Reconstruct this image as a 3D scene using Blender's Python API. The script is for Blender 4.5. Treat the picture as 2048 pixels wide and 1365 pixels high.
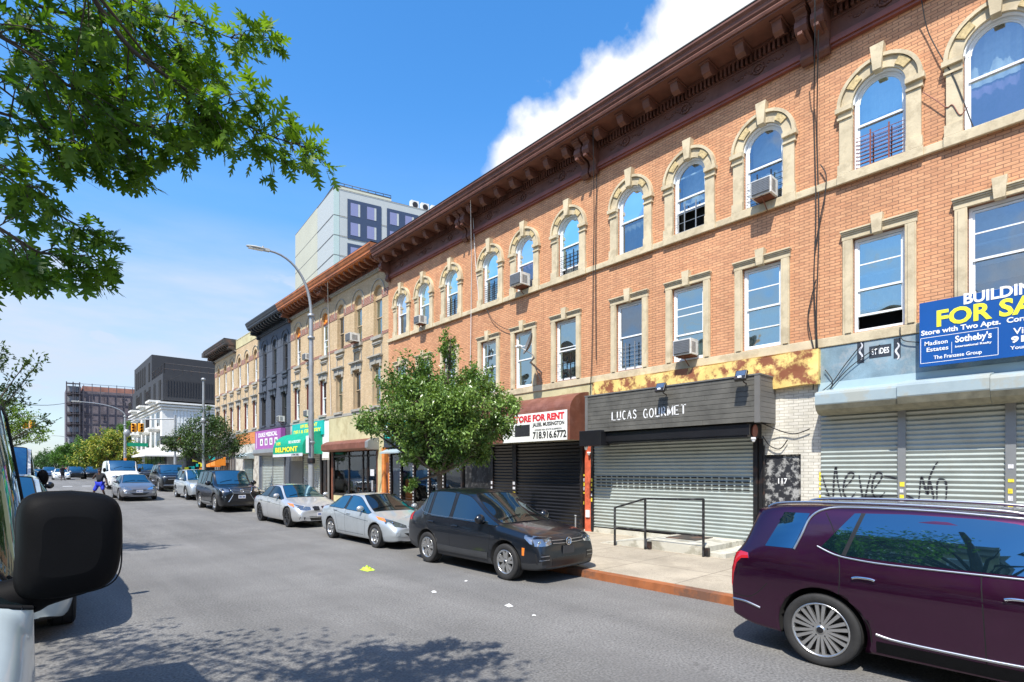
import bpy, bmesh, math, random
from mathutils import Vector, Matrix, noise
from mathutils.bvhtree import BVHTree
R=math.radians; PI=math.pi
for o in list(bpy.data.objects): bpy.data.objects.remove(o)
sc=bpy.context.scene; col=sc.collection
# ---------------------------------------------------------------- camera
F=1085.0; TH=math.atan(974/F); EYE=1.993
FO=1250.0; THO=math.atan(974/FO); EYO=1.88   # frame the facades are measured in, see warp()
cd=bpy.data.cameras.new('camera'); cam=bpy.data.objects.new('camera',cd); col.objects.link(cam)
cam.location=(0,0,EYE); cam.rotation_euler=(R(90),0,-TH)
cd.sensor_width=36; cd.lens=36*F/2048; cd.shift_y=(940-682.5)/2048; cd.clip_start=0.05; cd.clip_end=4000
sc.camera=cam
sc.render.resolution_x=1024; sc.render.resolution_y=682
# ---------------------------------------------------------------- sun and sky
SUN=Vector((-1,-0.45,1.62)).normalized()
sl=bpy.data.lights.new('sun','SUN'); sl.energy=5.0; sl.angle=R(0.55); sl.color=(1,0.95,0.87)
so=bpy.data.objects.new('sun',sl); so.rotation_euler=SUN.to_track_quat('Z','Y').to_euler(); so.location=(-20,-10,40); col.objects.link(so)
W=bpy.data.worlds.new('World'); sc.world=W; W.use_nodes=True
def N(nt,t,**k):
    n=nt.nodes.new(t)
    for a,b in k.items():
        if a=='ins':
            for i,v in b.items(): n.inputs[i].default_value=v
        else: setattr(n,a,b)
    return n
def ramp(nt,pts,interp='LINEAR'):
    n=nt.nodes.new('ShaderNodeValToRGB'); e=n.color_ramp.elements; n.color_ramp.interpolation=interp
    while len(e)<len(pts): e.new(0.5)
    for i,(p,c) in enumerate(pts):
        e[i].position=p; e[i].color=c if len(c)==4 else (*c,1)
    return n
def build_world():
    nt=W.node_tree; nt.nodes.clear(); L=nt.links.new
    out=N(nt,'ShaderNodeOutputWorld'); bg=N(nt,'ShaderNodeBackground'); bg.inputs[1].default_value=0.15
    sky=N(nt,'ShaderNodeTexSky'); sky.sky_type='NISHITA'; sky.sun_disc=False
    sky.sun_elevation=math.asin(SUN.z); sky.sun_rotation=math.atan2(SUN.x,SUN.y)
    sky.air_density=1.0; sky.dust_density=0.5; sky.ozone_density=2.2
    tc=N(nt,'ShaderNodeTexCoord'); sep=N(nt,'ShaderNodeSeparateXYZ'); L(tc.outputs['Generated'],sep.inputs[0])
    hs=N(nt,'ShaderNodeHueSaturation'); hs.inputs['Saturation'].default_value=1.32; hs.inputs['Value'].default_value=1.36
    L(sky.outputs[0],hs.inputs['Color'])
    vz=N(nt,'ShaderNodeMapRange',clamp=True); vz.inputs[1].default_value=0.0; vz.inputs[2].default_value=0.42; vz.inputs[3].default_value=0.80; vz.inputs[4].default_value=1.42; L(sep.outputs[2],vz.inputs[0]); L(vz.outputs[0],hs.inputs['Value'])
    # thin high cloud, flat streaks that thicken to the horizon
    mp=N(nt,'ShaderNodeMapping'); mp.inputs['Scale'].default_value=(1,1,4.5); L(tc.outputs['Generated'],mp.inputs[0])
    n1=N(nt,'ShaderNodeTexNoise',ins={'Scale':2.3,'Detail':7,'Roughness':0.58}); L(mp.outputs[0],n1.inputs['Vector'])
    r1=ramp(nt,[(0.36,(0,0,0)),(0.62,(1,1,1))]); L(n1.outputs[0],r1.inputs[0])
    rz=ramp(nt,[(0.0,(1,1,1)),(0.18,(.95,.95,.95)),(0.29,(.85,.85,.85)),(0.335,(.45,.45,.45)),(0.39,(.10,.10,.10)),(0.55,(0,0,0))]); L(sep.outputs[2],rz.inputs[0])
    # a little base veil low down
    veil=N(nt,'ShaderNodeMath',operation='MULTIPLY_ADD'); veil.inputs[1].default_value=0.62; veil.inputs[2].default_value=0.34; L(r1.outputs[0],veil.inputs[0])
    m1=N(nt,'ShaderNodeMath',operation='MULTIPLY'); L(veil.outputs[0],m1.inputs[0]); L(rz.outputs[0],m1.inputs[1])
    # small puffs low in the sky
    mp2=N(nt,'ShaderNodeMapping'); mp2.inputs['Scale'].default_value=(1,1,2.4); mp2.inputs['Location'].default_value=(3.1,.4,1.2); L(tc.outputs['Generated'],mp2.inputs[0])
    n2=N(nt,'ShaderNodeTexNoise',ins={'Scale':6.5,'Detail':8,'Roughness':0.55}); L(mp2.outputs[0],n2.inputs['Vector'])
    r2=ramp(nt,[(0.53,(0,0,0)),(0.64,(1,1,1))]); L(n2.outputs[0],r2.inputs[0])
    rz2=ramp(nt,[(0.0,(1,1,1)),(0.3,(.8,.8,.8)),(0.36,(0,0,0))]); L(sep.outputs[2],rz2.inputs[0])
    m2=N(nt,'ShaderNodeMath',operation='MULTIPLY'); L(r2.outputs[0],m2.inputs[0]); L(rz2.outputs[0],m2.inputs[1])
    # the big cumulus over the roofs: plane test dot(dir, n) + noise
    cum=[]
    dp=N(nt,'ShaderNodeVectorMath',operation='DOT_PRODUCT'); L(tc.outputs['Generated'],dp.inputs[0]); dp.inputs[1].default_value=CLOUD_N
    n3=N(nt,'ShaderNodeTexNoise',ins={'Scale':6.0,'Detail':12,'Roughness':0.52}); L(tc.outputs['Generated'],n3.inputs['Vector'])
    a3=N(nt,'ShaderNodeMath',operation='MULTIPLY_ADD'); a3.inputs[1].default_value=0.26; L(n3.outputs[0],a3.inputs[0]); L(dp.outputs['Value'],a3.inputs[2])
    r3=ramp(nt,[(0.118,(0,0,0)),(0.145,(1,1,1))]); L(a3.outputs[0],r3.inputs[0])
    rx=N(nt,'ShaderNodeMapRange',clamp=True); rx.inputs[1].default_value=0.30; rx.inputs[2].default_value=0.36; L(sep.outputs[2],rx.inputs[0])
    d2=N(nt,'ShaderNodeVectorMath',operation='DOT_PRODUCT'); L(tc.outputs['Generated'],d2.inputs[0]); d2.inputs[1].default_value=CLOUD_N2
    a5=N(nt,'ShaderNodeMath',operation='MULTIPLY_ADD'); a5.inputs[1].default_value=0.16; L(n3.outputs[0],a5.inputs[0]); L(d2.outputs['Value'],a5.inputs[2])
    r5=ramp(nt,[(0.075,(0,0,0)),(0.10,(1,1,1))]); L(a5.outputs[0],r5.inputs[0])
    m0=N(nt,'ShaderNodeMath',operation='MULTIPLY'); L(r3.outputs[0],m0.inputs[0]); L(r5.outputs[0],m0.inputs[1])
    m3=N(nt,'ShaderNodeMath',operation='MULTIPLY'); L(m0.outputs[0],m3.inputs[0]); L(rx.outputs[0],m3.inputs[1])
    # a few cumulus elsewhere (behind the camera, seen in glass)
    n4=N(nt,'ShaderNodeTexNoise',ins={'Scale':2.6,'Detail':10,'Roughness':0.55}); L(tc.outputs['Generated'],n4.inputs['Vector'])
    r4=ramp(nt,[(0.60,(0,0,0)),(0.68,(.9,.9,.9))]); L(n4.outputs[0],r4.inputs[0])
    rb=N(nt,'ShaderNodeMapRange',clamp=True); rb.inputs[1].default_value=-0.05; rb.inputs[2].default_value=-0.25; L(sep.outputs[0],rb.inputs[0])
    m4=N(nt,'ShaderNodeMath',operation='MULTIPLY'); L(r4.outputs[0],m4.inputs[0]); L(rb.outputs[0],m4.inputs[1])
    fac=m1
    for m in (m2,):
        x=N(nt,'ShaderNodeMath',operation='MAXIMUM'); L(fac.outputs[0],x.inputs[0]); L(m.outputs[0],x.inputs[1]); fac=x
    mix=N(nt,'ShaderNodeMixRGB'); L(fac.outputs[0],mix.inputs[0]); L(hs.outputs[0],mix.inputs[1]); mix.inputs[2].default_value=(3.25,3.7,4.4,1)
    f2=N(nt,'ShaderNodeMath',operation='MAXIMUM'); L(m3.outputs[0],f2.inputs[0]); L(m4.outputs[0],f2.inputs[1])
    mix2=N(nt,'ShaderNodeMixRGB'); L(f2.outputs[0],mix2.inputs[0]); L(mix.outputs[0],mix2.inputs[1]); mix2.inputs[2].default_value=(4.9,5.0,5.1,1)
    L(mix2.outputs[0],bg.inputs[0]); L(bg.outputs[0],out.inputs[0])
def view_dir(px,py):
    k=(px-1024)/F; v=(940-py)/F
    return Vector((math.cos(TH)*k+math.sin(TH),-math.sin(TH)*k+math.cos(TH),v)).normalized()
# cloud boundary plane through two view directions (photo's cloud edge)
_a=view_dir(985,275); _b=view_dir(1300,-10)
_n=_a.cross(_b).normalized()
if _n.dot(view_dir(1500,200))<0: _n=-_n
CLOUD_N=tuple(_n)
_d=view_dir(985,940); CLOUD_N2=(_d.y,-_d.x,0)
build_world()
sc.view_settings.view_transform='Standard'; sc.view_settings.look='None'; sc.view_settings.exposure=0.55; sc.view_settings.gamma=1.0
# ---------------------------------------------------------------- names, tags, meshes
def tag(o,label=None,cat=None,group=None,kind=None):
    if label: o['label']=label
    if cat: o['category']=cat
    if group: o['group']=group
    if kind: o['kind']=kind
    return o
def wloc(o):
    v=Vector((0,0,0))
    while o: v+=o.location; o=o.parent
    return v
def empty(name,loc=(0,0,0),label=None,cat=None,group=None,rz=0,parent=None):
    o=bpy.data.objects.new(name,None); o.location=loc; o.rotation_euler=(0,0,rz); o.empty_display_size=.2
    if parent: o.parent=parent
    col.objects.link(o); return tag(o,label,cat,group)
SPLIT={'mullion':'mullion','shutter_guide':'shutter_guide','sticker_strip':'sticker','post':'post','foot_plate':'foot_plate','banner_bracket':'banner_bracket','window_posters':'poster','door_notice':'notice','shop_window':'shop_window','side_vent':'side_vent','balcony_slab':'balcony_slab','navy_panel':'navy_panel','stencil_plate':'stencil_plate','hoist_bays':'hoist_bay','wiper':'wiper','panel_joint':'panel_joint','brick_band':'brick_band','string_course':'string_course','jamb':'jamb','frame_rail':'frame_rail','meter_box':'meter_box','sill_bracket':'sill_bracket','fog_bar':'fog_bar','scratches':'scratch','panel_gap':'panel_gap'}
class MB:
    def __init__(s): s.v=[]; s.f=[]; s.m=[]; s.sm=[]
    def add(s,vs,fs,mi=0,sm=False):
        b=len(s.v); s.v+= [tuple(v) for v in vs]
        for f in fs: s.f.append(tuple(b+i for i in f)); s.m.append(mi); s.sm.append(sm)
        return s
    def box(s,x0,x1,y0,y1,z0,z1,mi=0):
        return s.add([(x0,y0,z0),(x1,y0,z0),(x1,y1,z0),(x0,y1,z0),(x0,y0,z1),(x1,y0,z1),(x1,y1,z1),(x0,y1,z1)],
            [(0,3,2,1),(4,5,6,7),(0,1,5,4),(1,2,6,5),(2,3,7,6),(3,0,4,7)],mi)
    def prism(s,poly,axis,a,b,mi=0,sm=False):
        # poly of 2d points; axis 'x': (y,z), 'y': (x,z), 'z': (x,y)
        def P(p,t): return (t,p[0],p[1]) if axis=='x' else ((p[0],t,p[1]) if axis=='y' else (p[0],p[1],t))
        n=len(poly); vs=[P(p,a) for p in poly]+[P(p,b) for p in poly]
        s.add(vs,[tuple(range(n))[::-1],tuple(range(n,2*n))],mi)
        s.add(vs,[(i,(i+1)%n,n+(i+1)%n,n+i) for i in range(n)],mi,sm); return s
    def cyl(s,p0,p1,r0,r1=None,n=12,mi=0,cap=True,sm=True):
        return s.tube([p0,p1],[r0,r0 if r1 is None else r1],n,mi,cap,sm)
    def tube(s,pts,r,n=6,mi=0,cap=True,sm=True):
        pts=[Vector(p) for p in pts]; m=len(pts)
        if not isinstance(r,(list,tuple)): r=[r]*m
        vs=[]; up=None
        for i,p in enumerate(pts):
            d=(pts[min(i+1,m-1)]-pts[max(i-1,0)])
            if d.length<1e-9: d=Vector((0,0,1))
            d.normalize()
            if up is None:
                up=Vector((0,0,1)) if abs(d.z)<.9 else Vector((1,0,0))
            a=up-d*up.dot(d)
            if a.length<1e-4: a=d.orthogonal()
            a.normalize(); b=d.cross(a); up=a
            for k in range(n):
                t=2*PI*k/n; vs.append(p+(a*math.cos(t)+b*math.sin(t))*r[i])
        fs=[(i*n+k,i*n+(k+1)%n,(i+1)*n+(k+1)%n,(i+1)*n+k) for i in range(m-1) for k in range(n)]
        s.add(vs,fs,mi,sm)
        if cap: s.add(vs,[tuple(range(n))[::-1],tuple((m-1)*n+k for k in range(n))],mi)
        return s
    def lathe(s,prof,o=(0,0,0),axis='z',n=24,mi=0,sm=True):
        # prof: (r,h)
        vs=[]; m=len(prof)
        for r,h in prof:
            for k in range(n):
                t=2*PI*k/n; a,b=r*math.cos(t),r*math.sin(t)
                p={'z':(a,b,h),'x':(h,a,b),'y':(a,h,b)}[axis]
                vs.append((o[0]+p[0],o[1]+p[1],o[2]+p[2]))
        s.add(vs,[(i*n+k,i*n+(k+1)%n,(i+1)*n+(k+1)%n,(i+1)*n+k) for i in range(m-1) for k in range(n)],mi,sm); return s
    def grid(s,rows,mi=0,sm=True,cu=False):
        n=len(rows[0]); vs=[p for r in rows for p in r]
        s.add(vs,[(i*n+k,i*n+(k+1)%n,(i+1)*n+(k+1)%n,(i+1)*n+k) for i in range(len(rows)-1) for k in range(n if cu else n-1)],mi,sm); return s
    def ell(s,c,r,n=12,m=8,mi=0,M=None):
        rows=[]
        for i in range(m+1):
            ph=-PI/2+PI*i/m
            row=[]
            for k in range(n):
                t=2*PI*k/n; v=Vector((math.cos(ph)*math.cos(t)*r[0],math.cos(ph)*math.sin(t)*r[1],math.sin(ph)*r[2]))
                if M: v=M@v
                row.append((c[0]+v.x,c[1]+v.y,c[2]+v.z))
            rows.append(row)
        return s.grid(rows,mi,True,True)
    def xf(s,M):
        s.v=[tuple(M@Vector(v)) for v in s.v]; return s
    def comps(s):
        par=list(range(len(s.v)))
        def fd(a):
            while par[a]!=a: par[a]=par[par[a]]; a=par[a]
            return a
        # welded prisms / tubes store their caps with separate vertices: join equal positions
        seen={}
        for i,v in enumerate(s.v):
            k=(round(v[0],5),round(v[1],5),round(v[2],5))
            if k in seen: par[fd(i)]=fd(seen[k])
            else: seen[k]=i
        for f in s.f:
            for a,b in zip(f,f[1:]): par[fd(a)]=fd(b)
        gr={}
        for i,f in enumerate(s.f): gr.setdefault(fd(f[0]),[]).append(i)
        out=[]
        for ids in gr.values():
            q=MB(); mp={}
            for i in ids:
                ff=[]
                for v in s.f[i]:
                    if v not in mp: mp[v]=len(q.v); q.v.append(s.v[v])
                    ff.append(mp[v])
                q.f.append(tuple(ff)); q.m.append(s.m[i]); q.sm.append(s.sm[i])
            out.append(q)
        return out
    def build(s,name,mats,parent=None,label=None,cat=None,group=None,kind=None,world=False,auto=None,bevel=0,loc=None,rz=0,subd=0,segs=2,split=False):
        if parent is not None and (split or name in SPLIT) and len(s.f)<1500:
            cs=s.comps()
            if 1<len(cs)<=100:
                o=None
                for c in cs: o=c._build(SPLIT.get(name,name),mats,parent,None,None,None,None,world,auto,bevel,loc,rz,subd,segs)
                return o
        return s._build(name,mats,parent,label,cat,group,kind,world,auto,bevel,loc,rz,subd,segs)
    def _build(s,name,mats,parent=None,label=None,cat=None,group=None,kind=None,world=False,auto=None,bevel=0,loc=None,rz=0,subd=0,segs=2):
        if not isinstance(mats,(list,tuple)): mats=[mats]
        me=bpy.data.meshes.new(name); V=s.v
        o=bpy.data.objects.new(name,me)
        if parent is not None:
            o.parent=parent
            if world:
                w=wloc(parent); V=[(v[0]-w.x,v[1]-w.y,v[2]-w.z) for v in V]
        elif auto is not False and loc is None and V:
            cx=(min(v[0] for v in V)+max(v[0] for v in V))/2; cy=(min(v[1] for v in V)+max(v[1] for v in V))/2; cz=min(v[2] for v in V)
            V=[(v[0]-cx,v[1]-cy,v[2]-cz) for v in V]; o.location=(cx,cy,cz)
        if loc is not None: o.location=loc
        if rz: o.rotation_euler=(0,0,rz)
        me.from_pydata(V,[],s.f)
        for m in mats: me.materials.append(M_(m))
        me.polygons.foreach_set('material_index',s.m); me.polygons.foreach_set('use_smooth',s.sm)
        me.update()
        if bevel:
            b=o.modifiers.new('b','BEVEL'); b.width=bevel; b.segments=segs; b.limit_method='ANGLE'; b.angle_limit=R(40); b.harden_normals=False
        if subd:
            b=o.modifiers.new('s','SUBSURF'); b.levels=subd; b.render_levels=subd
        col.objects.link(o); return tag(o,label,cat,group,kind)
def warp(p,D=None):
    """facade measuring frame -> metres"""
    return Vector((p[0],.9753*p[1]-.1377*(p[0] if D is None else D),1.06*p[2]))
def warp_tree(o,D=None):
    w=wloc(o); lin=(lambda v:Vector((v[0],.9753*v[1]-(.1377*v[0] if D is None else 0),1.06*v[2])))
    def rec(c):
        if c.type=='MESH':
            for v in c.data.vertices: v.co=lin(v.co)
        for k in kids(c): k.location=lin(k.location); rec(k)
    rec(o); o.location=warp(w,D)
def kids(o): return [c for c in bpy.data.objects if c.parent==o]
def copy_tree(o,parent=None):
    c=o.copy(); col.objects.link(c)
    if parent: c.parent=parent
    for ch in kids(o): copy_tree(ch,c)
    return c
def dup(o,loc,label,rz=None,group=None,cat=None):
    c=copy_tree(o); c.location=loc
    if rz is not None: c.rotation_euler.z=rz
    return tag(c,label,cat,group)
def text_mb(txt,size,mat_i=0,ext=.004,bold=0.0,sx=1.0,align='CENTER',serif=False,shear=0):
    cu=bpy.data.curves.new('t','FONT'); cu.body=txt; cu.size=size; cu.extrude=ext; cu.offset=bold; cu.align_x=align; cu.align_y='CENTER'; cu.resolution_u=3; cu.shear=shear
    o=bpy.data.objects.new('t',cu); col.objects.link(o); dg=bpy.context.evaluated_depsgraph_get(); dg.update()
    me=bpy.data.meshes.new_from_object(o.evaluated_get(dg))
    mb=MB(); mb.add([(v.co.x*sx,v.co.y,v.co.z) for v in me.vertices],[tuple(p.vertices) for p in me.polygons],mat_i)
    bpy.data.objects.remove(o); bpy.data.curves.remove(cu); bpy.data.meshes.remove(me)
    return mb
def wall_text(txt,x,y,z,size,ext=.004,bold=0,sx=1.0,tilt=0,width=None,shear=0):
    """text on a street facade (plane x = const, read from -x side); centred at y,z; letters run toward -y"""
    mb=text_mb(txt,size,0,ext,bold,sx,shear=shear)
    if width:
        w=max(v[0] for v in mb.v)-min(v[0] for v in mb.v); k=width/w
        mb.v=[(v[0]*k,v[1],v[2]) for v in mb.v]
    mb.v=[(x-v[2],y-v[0],z+v[1]) for v in mb.v]
    return mb
# ---------------------------------------------------------------- materials (all procedural)
MT={}
def M_(m): return MT[m] if isinstance(m,str) else m
def newmat(name):
    m=bpy.data.materials.new(name); m.use_nodes=True; nt=m.node_tree; nt.nodes.clear(); MT[name]=m
    out=N(nt,'ShaderNodeOutputMaterial'); b=N(nt,'ShaderNodeBsdfPrincipled'); nt.links.new(b.outputs[0],out.inputs[0])
    return m,nt,b,nt.links.new
def coords(nt,world=False):
    if world: return N(nt,'ShaderNodeNewGeometry').outputs['Position']
    return N(nt,'ShaderNodeTexCoord').outputs['Object']
def mulcol(nt,L,src,colr,lo,hi):
    """colr (socket or tuple) * mapped src"""
    mr=N(nt,'ShaderNodeMapRange'); mr.inputs[1].default_value=.3; mr.inputs[2].default_value=.7; mr.inputs[3].default_value=lo; mr.inputs[4].default_value=hi; L(src,mr.inputs[0])
    mx=N(nt,'ShaderNodeVectorMath',operation='SCALE')
    if isinstance(colr,tuple): mx.inputs[0].default_value=colr[:3]
    else: L(colr,mx.inputs[0])
    L(mr.outputs[0],mx.inputs['Scale']); return mx.outputs[0]
def mat(name,c,rough=.6,metal=0,var=.12,vs=2.0,bump=0,bs=60,coat=0,spec=.5,world=False,stain=None,stain_s=1.2,stain_amt=.6,fine=0,stain_lo=.5):
    m,nt,b,L=newmat(name); co=coords(nt,world)
    n=N(nt,'ShaderNodeTexNoise',ins={'Scale':vs,'Detail':6,'Roughness':.6}); L(co,n.inputs['Vector'])
    cs=mulcol(nt,L,n.outputs[0],c,1-var,1+var)
    if fine:
        n5=N(nt,'ShaderNodeTexNoise',ins={'Scale':bs,'Detail':3}); L(co,n5.inputs['Vector']); cs=mulcol(nt,L,n5.outputs[0],cs,1-fine,1+fine)
    if stain:
        n2=N(nt,'ShaderNodeTexNoise',ins={'Scale':stain_s,'Detail':9,'Roughness':.68}); L(co,n2.inputs['Vector'])
        r=ramp(nt,[(stain_lo,(0,0,0)),(stain_lo+.1,(stain_amt,)*3)]); L(n2.outputs[0],r.inputs[0])
        mx=N(nt,'ShaderNodeMixRGB'); L(r.outputs[0],mx.inputs[0]); L(cs,mx.inputs[1]); mx.inputs[2].default_value=(*stain,1); cs=mx.outputs[0]
    L(cs,b.inputs['Base Color'])
    b.inputs['Roughness'].default_value=rough; b.inputs['Metallic'].default_value=metal; b.inputs['Specular IOR Level'].default_value=spec
    if coat: b.inputs['Coat Weight'].default_value=coat; b.inputs['Coat Roughness'].default_value=.03
    if bump:
        n3=N(nt,'ShaderNodeTexNoise',ins={'Scale':bs,'Detail':4}); L(co,n3.inputs['Vector'])
        bp=N(nt,'ShaderNodeBump',ins={'Strength':bump,'Distance':.01}); L(n3.outputs[0],bp.inputs['Height']); L(bp.outputs[0],b.inputs['Normal'])
    return m
def brick(name,c1,c2,mor,bw=.2,bh=.0675,ms=.007,rough=.8,tint=.16,painted=False,dark=None):
    m,nt,b,L=newmat(name); g=N(nt,'ShaderNodeNewGeometry'); sp=N(nt,'ShaderNodeSeparateXYZ'); L(g.outputs['Position'],sp.inputs[0])
    a=N(nt,'ShaderNodeMath',operation='ADD'); L(sp.outputs[0],a.inputs[0]); L(sp.outputs[1],a.inputs[1])
    cb=N(nt,'ShaderNodeCombineXYZ'); L(a.outputs[0],cb.inputs[0]); L(sp.outputs[2],cb.inputs[1])
    # brick edges are never dead straight
    nw=N(nt,'ShaderNodeTexNoise',ins={'Scale':9,'Detail':2}); L(cb.outputs[0],nw.inputs['Vector'])
    ad=N(nt,'ShaderNodeVectorMath',operation='MULTIPLY_ADD'); L(nw.outputs[1],ad.inputs[0]); ad.inputs[1].default_value=(.006,.006,0); L(cb.outputs[0],ad.inputs[2])
    t=N(nt,'ShaderNodeTexBrick'); t.offset=.5; L(ad.outputs[0],t.inputs['Vector'])
    for k,v in {'Scale':1,'Brick Width':bw,'Row Height':bh,'Mortar Size':ms,'Mortar Smooth':.2,'Bias':-.1}.items(): t.inputs[k].default_value=v
    t.inputs['Color1'].default_value=(*c1,1); t.inputs['Color2'].default_value=(*c2,1); t.inputs['Mortar'].default_value=(*mor,1)
    n=N(nt,'ShaderNodeTexNoise',ins={'Scale':.45,'Detail':8,'Roughness':.65}); L(cb.outputs[0],n.inputs['Vector'])
    cs=mulcol(nt,L,n.outputs[0],t.outputs[0],1-tint,1+tint)
    # rain streaks and soot, stretched down the wall
    ms_=N(nt,'ShaderNodeMapping'); ms_.inputs['Scale'].default_value=(3.2,.22,1); L(cb.outputs[0],ms_.inputs[0]); ns=N(nt,'ShaderNodeTexNoise',ins={'Scale':1.0,'Detail':8,'Roughness':.7}); L(ms_.outputs[0],ns.inputs['Vector']); cs=mulcol(nt,L,ns.outputs[0],cs,.84,1.10)
    # per-brick brightness scatter
    sn=N(nt,'ShaderNodeVectorMath',operation='DIVIDE'); L(cb.outputs[0],sn.inputs[0]); sn.inputs[1].default_value=(bw*2.0,bh*1.0,1)
    n4=N(nt,'ShaderNodeTexNoise',ins={'Scale':1.7,'Detail':1}); L(sn.outputs[0],n4.inputs['Vector'])
    cs=mulcol(nt,L,n4.outputs[0],cs,1-tint*1.1,1+tint*1.1)
    if dark:
        n6=N(nt,'ShaderNodeTexNoise',ins={'Scale':.9,'Detail':10,'Roughness':.7}); L(cb.outputs[0],n6.inputs['Vector'])
        r=ramp(nt,[(.54,(0,0,0)),(.72,(.55,.55,.55))]); L(n6.outputs[0],r.inputs[0])
        mx=N(nt,'ShaderNodeMixRGB'); L(r.outputs[0],mx.inputs[0]); L(cs,mx.inputs[1]); mx.inputs[2].default_value=(*dark,1); cs=mx.outputs[0]
    L(cs,b.inputs['Base Color']); b.inputs['Roughness'].default_value=rough
    iv=N(nt,'ShaderNodeMath',operation='SUBTRACT'); iv.inputs[0].default_value=1; L(t.outputs['Fac'],iv.inputs[1])
    bp=N(nt,'ShaderNodeBump',ins={'Strength':.5,'Distance':.008}); L(iv.outputs[0],bp.inputs['Height']); L(bp.outputs[0],b.inputs['Normal'])
    return m
def carpaint(name,c,metal=.0,rough=.35,flake=.0,dirt=.04,coat=1.0):
    m,nt,b,L=newmat(name); co=coords(nt)
    n=N(nt,'ShaderNodeTexNoise',ins={'Scale':3.5,'Detail':8,'Roughness':.7}); L(co,n.inputs['Vector'])
    cs=mulcol(nt,L,n.outputs[0],c,1-dirt*2,1+dirt*2); L(cs,b.inputs['Base Color'])
    mr=N(nt,'ShaderNodeMapRange'); mr.inputs[3].default_value=.02; mr.inputs[4].default_value=.1; L(n.outputs[0],mr.inputs[0]); L(mr.outputs[0],b.inputs['Coat Roughness'])
    b.inputs['Metallic'].default_value=metal; b.inputs['Roughness'].default_value=rough; b.inputs['Coat Weight'].default_value=coat
    if flake:
        n3=N(nt,'ShaderNodeTexNoise',ins={'Scale':500,'Detail':1}); L(co,n3.inputs['Vector'])
        bp=N(nt,'ShaderNodeBump',ins={'Strength':flake,'Distance':.002}); L(n3.outputs[0],bp.inputs['Height']); L(bp.outputs[0],b.inputs['Normal'])
    return m
def glassmat(name,base,refl,tr=None,rough=.015,gc=(.9,.95,1),wav=0):
    m,nt,b,L=newmat(name); out=[n for n in nt.nodes if n.type=='OUTPUT_MATERIAL'][0]
    lw=N(nt,'ShaderNodeFresnel',ins={'IOR':1.5}); mx=N(nt,'ShaderNodeMath',operation='MAXIMUM'); L(lw.outputs[0],mx.inputs[0]); mx.inputs[1].default_value=refl
    gl=N(nt,'ShaderNodeBsdfGlossy',ins={'Color':(*gc,1),'Roughness':rough}); ms=N(nt,'ShaderNodeMixShader')
    L(mx.outputs[0],ms.inputs[0])
    if tr: t=N(nt,'ShaderNodeBsdfTransparent',ins={'Color':(*tr,1)}); L(t.outputs[0],ms.inputs[1]); nt.nodes.remove(b)
    else:
        b.inputs['Base Color'].default_value=(*base,1); b.inputs['Roughness'].default_value=.4; b.inputs['Specular IOR Level'].default_value=0; L(b.outputs[0],ms.inputs[1])
    if wav:
        co=coords(nt,True); n3=N(nt,'ShaderNodeTexNoise',ins={'Scale':1.3,'Detail':1}); L(co,n3.inputs['Vector'])
        bp=N(nt,'ShaderNodeBump',ins={'Strength':wav,'Distance':.06}); L(n3.outputs[0],bp.inputs['Height']); L(bp.outputs[0],gl.inputs['Normal'])
    L(gl.outputs[0],ms.inputs[2]); L(ms.outputs[0],out.inputs[0]); return m
def leafmat(name,c,c2,tr=.35,rough=.5,vs=.6):
    m,nt,b,L=newmat(name); out=[n for n in nt.nodes if n.type=='OUTPUT_MATERIAL'][0]; co=coords(nt)
    n=N(nt,'ShaderNodeTexNoise',ins={'Scale':vs,'Detail':3}); L(co,n.inputs['Vector'])
    n2=N(nt,'ShaderNodeTexNoise',ins={'Scale':vs*16,'Detail':2}); L(co,n2.inputs['Vector'])
    av=N(nt,'ShaderNodeMath',operation='ADD'); L(n.outputs[0],av.inputs[0]); L(n2.outputs[0],av.inputs[1])
    r=ramp(nt,[(.4,c),(.6,c2)]); hf=N(nt,'ShaderNodeMath',operation='MULTIPLY'); hf.inputs[1].default_value=.5; L(av.outputs[0],hf.inputs[0]); L(hf.outputs[0],r.inputs[0])
    L(r.outputs[0],b.inputs['Base Color']); b.inputs['Roughness'].default_value=rough; b.inputs['Specular IOR Level'].default_value=.35
    tl=N(nt,'ShaderNodeBsdfTranslucent'); sc_=N(nt,'ShaderNodeVectorMath',operation='MULTIPLY'); L(r.outputs[0],sc_.inputs[0]); sc_.inputs[1].default_value=(1.5,1.5,.5); L(sc_.outputs[0],tl.inputs[0])
    ms=N(nt,'ShaderNodeMixShader'); ms.inputs[0].default_value=tr; L(b.outputs[0],ms.inputs[1]); L(tl.outputs[0],ms.inputs[2]); L(ms.outputs[0],out.inputs[0]); return m
# setting
mat('asphalt',(.152,.147,.137),.9,var=.2,vs=.35,bump=.6,bs=38,world=True,stain=(.12,.115,.108),stain_s=.5,stain_amt=.45,fine=.45)
mat('ground',(.22,.21,.18),.9,world=True)
mat('concrete',(.40,.345,.26),.85,var=.16,vs=1.1,bump=.35,bs=90,world=True,stain=(.27,.23,.17),stain_s=1.6,stain_amt=.45,fine=.3)
mat('concrete2',(.50,.48,.40),.85,var=.2,vs=2,bump=.3,bs=60,stain=(.22,.2,.14),stain_s=3)
mat('kerb_orange',(.34,.115,.04),.6,var=.3,vs=3,stain=(.10,.065,.05),stain_s=1.5,stain_amt=.8,world=True,bump=.3,bs=50)
mat('steel_kerb',(.20,.12,.09),.5,var=.3,vs=3)
mat('road_white',(.62,.62,.6),.7,var=.2,vs=5,stain=(.2,.2,.2),stain_s=4,world=True)
brick('brick_orange',(.63,.32,.16),(.53,.245,.12),(.30,.15,.08),tint=.12,ms=.008,bh=.0635,dark=(.33,.16,.09))
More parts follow.
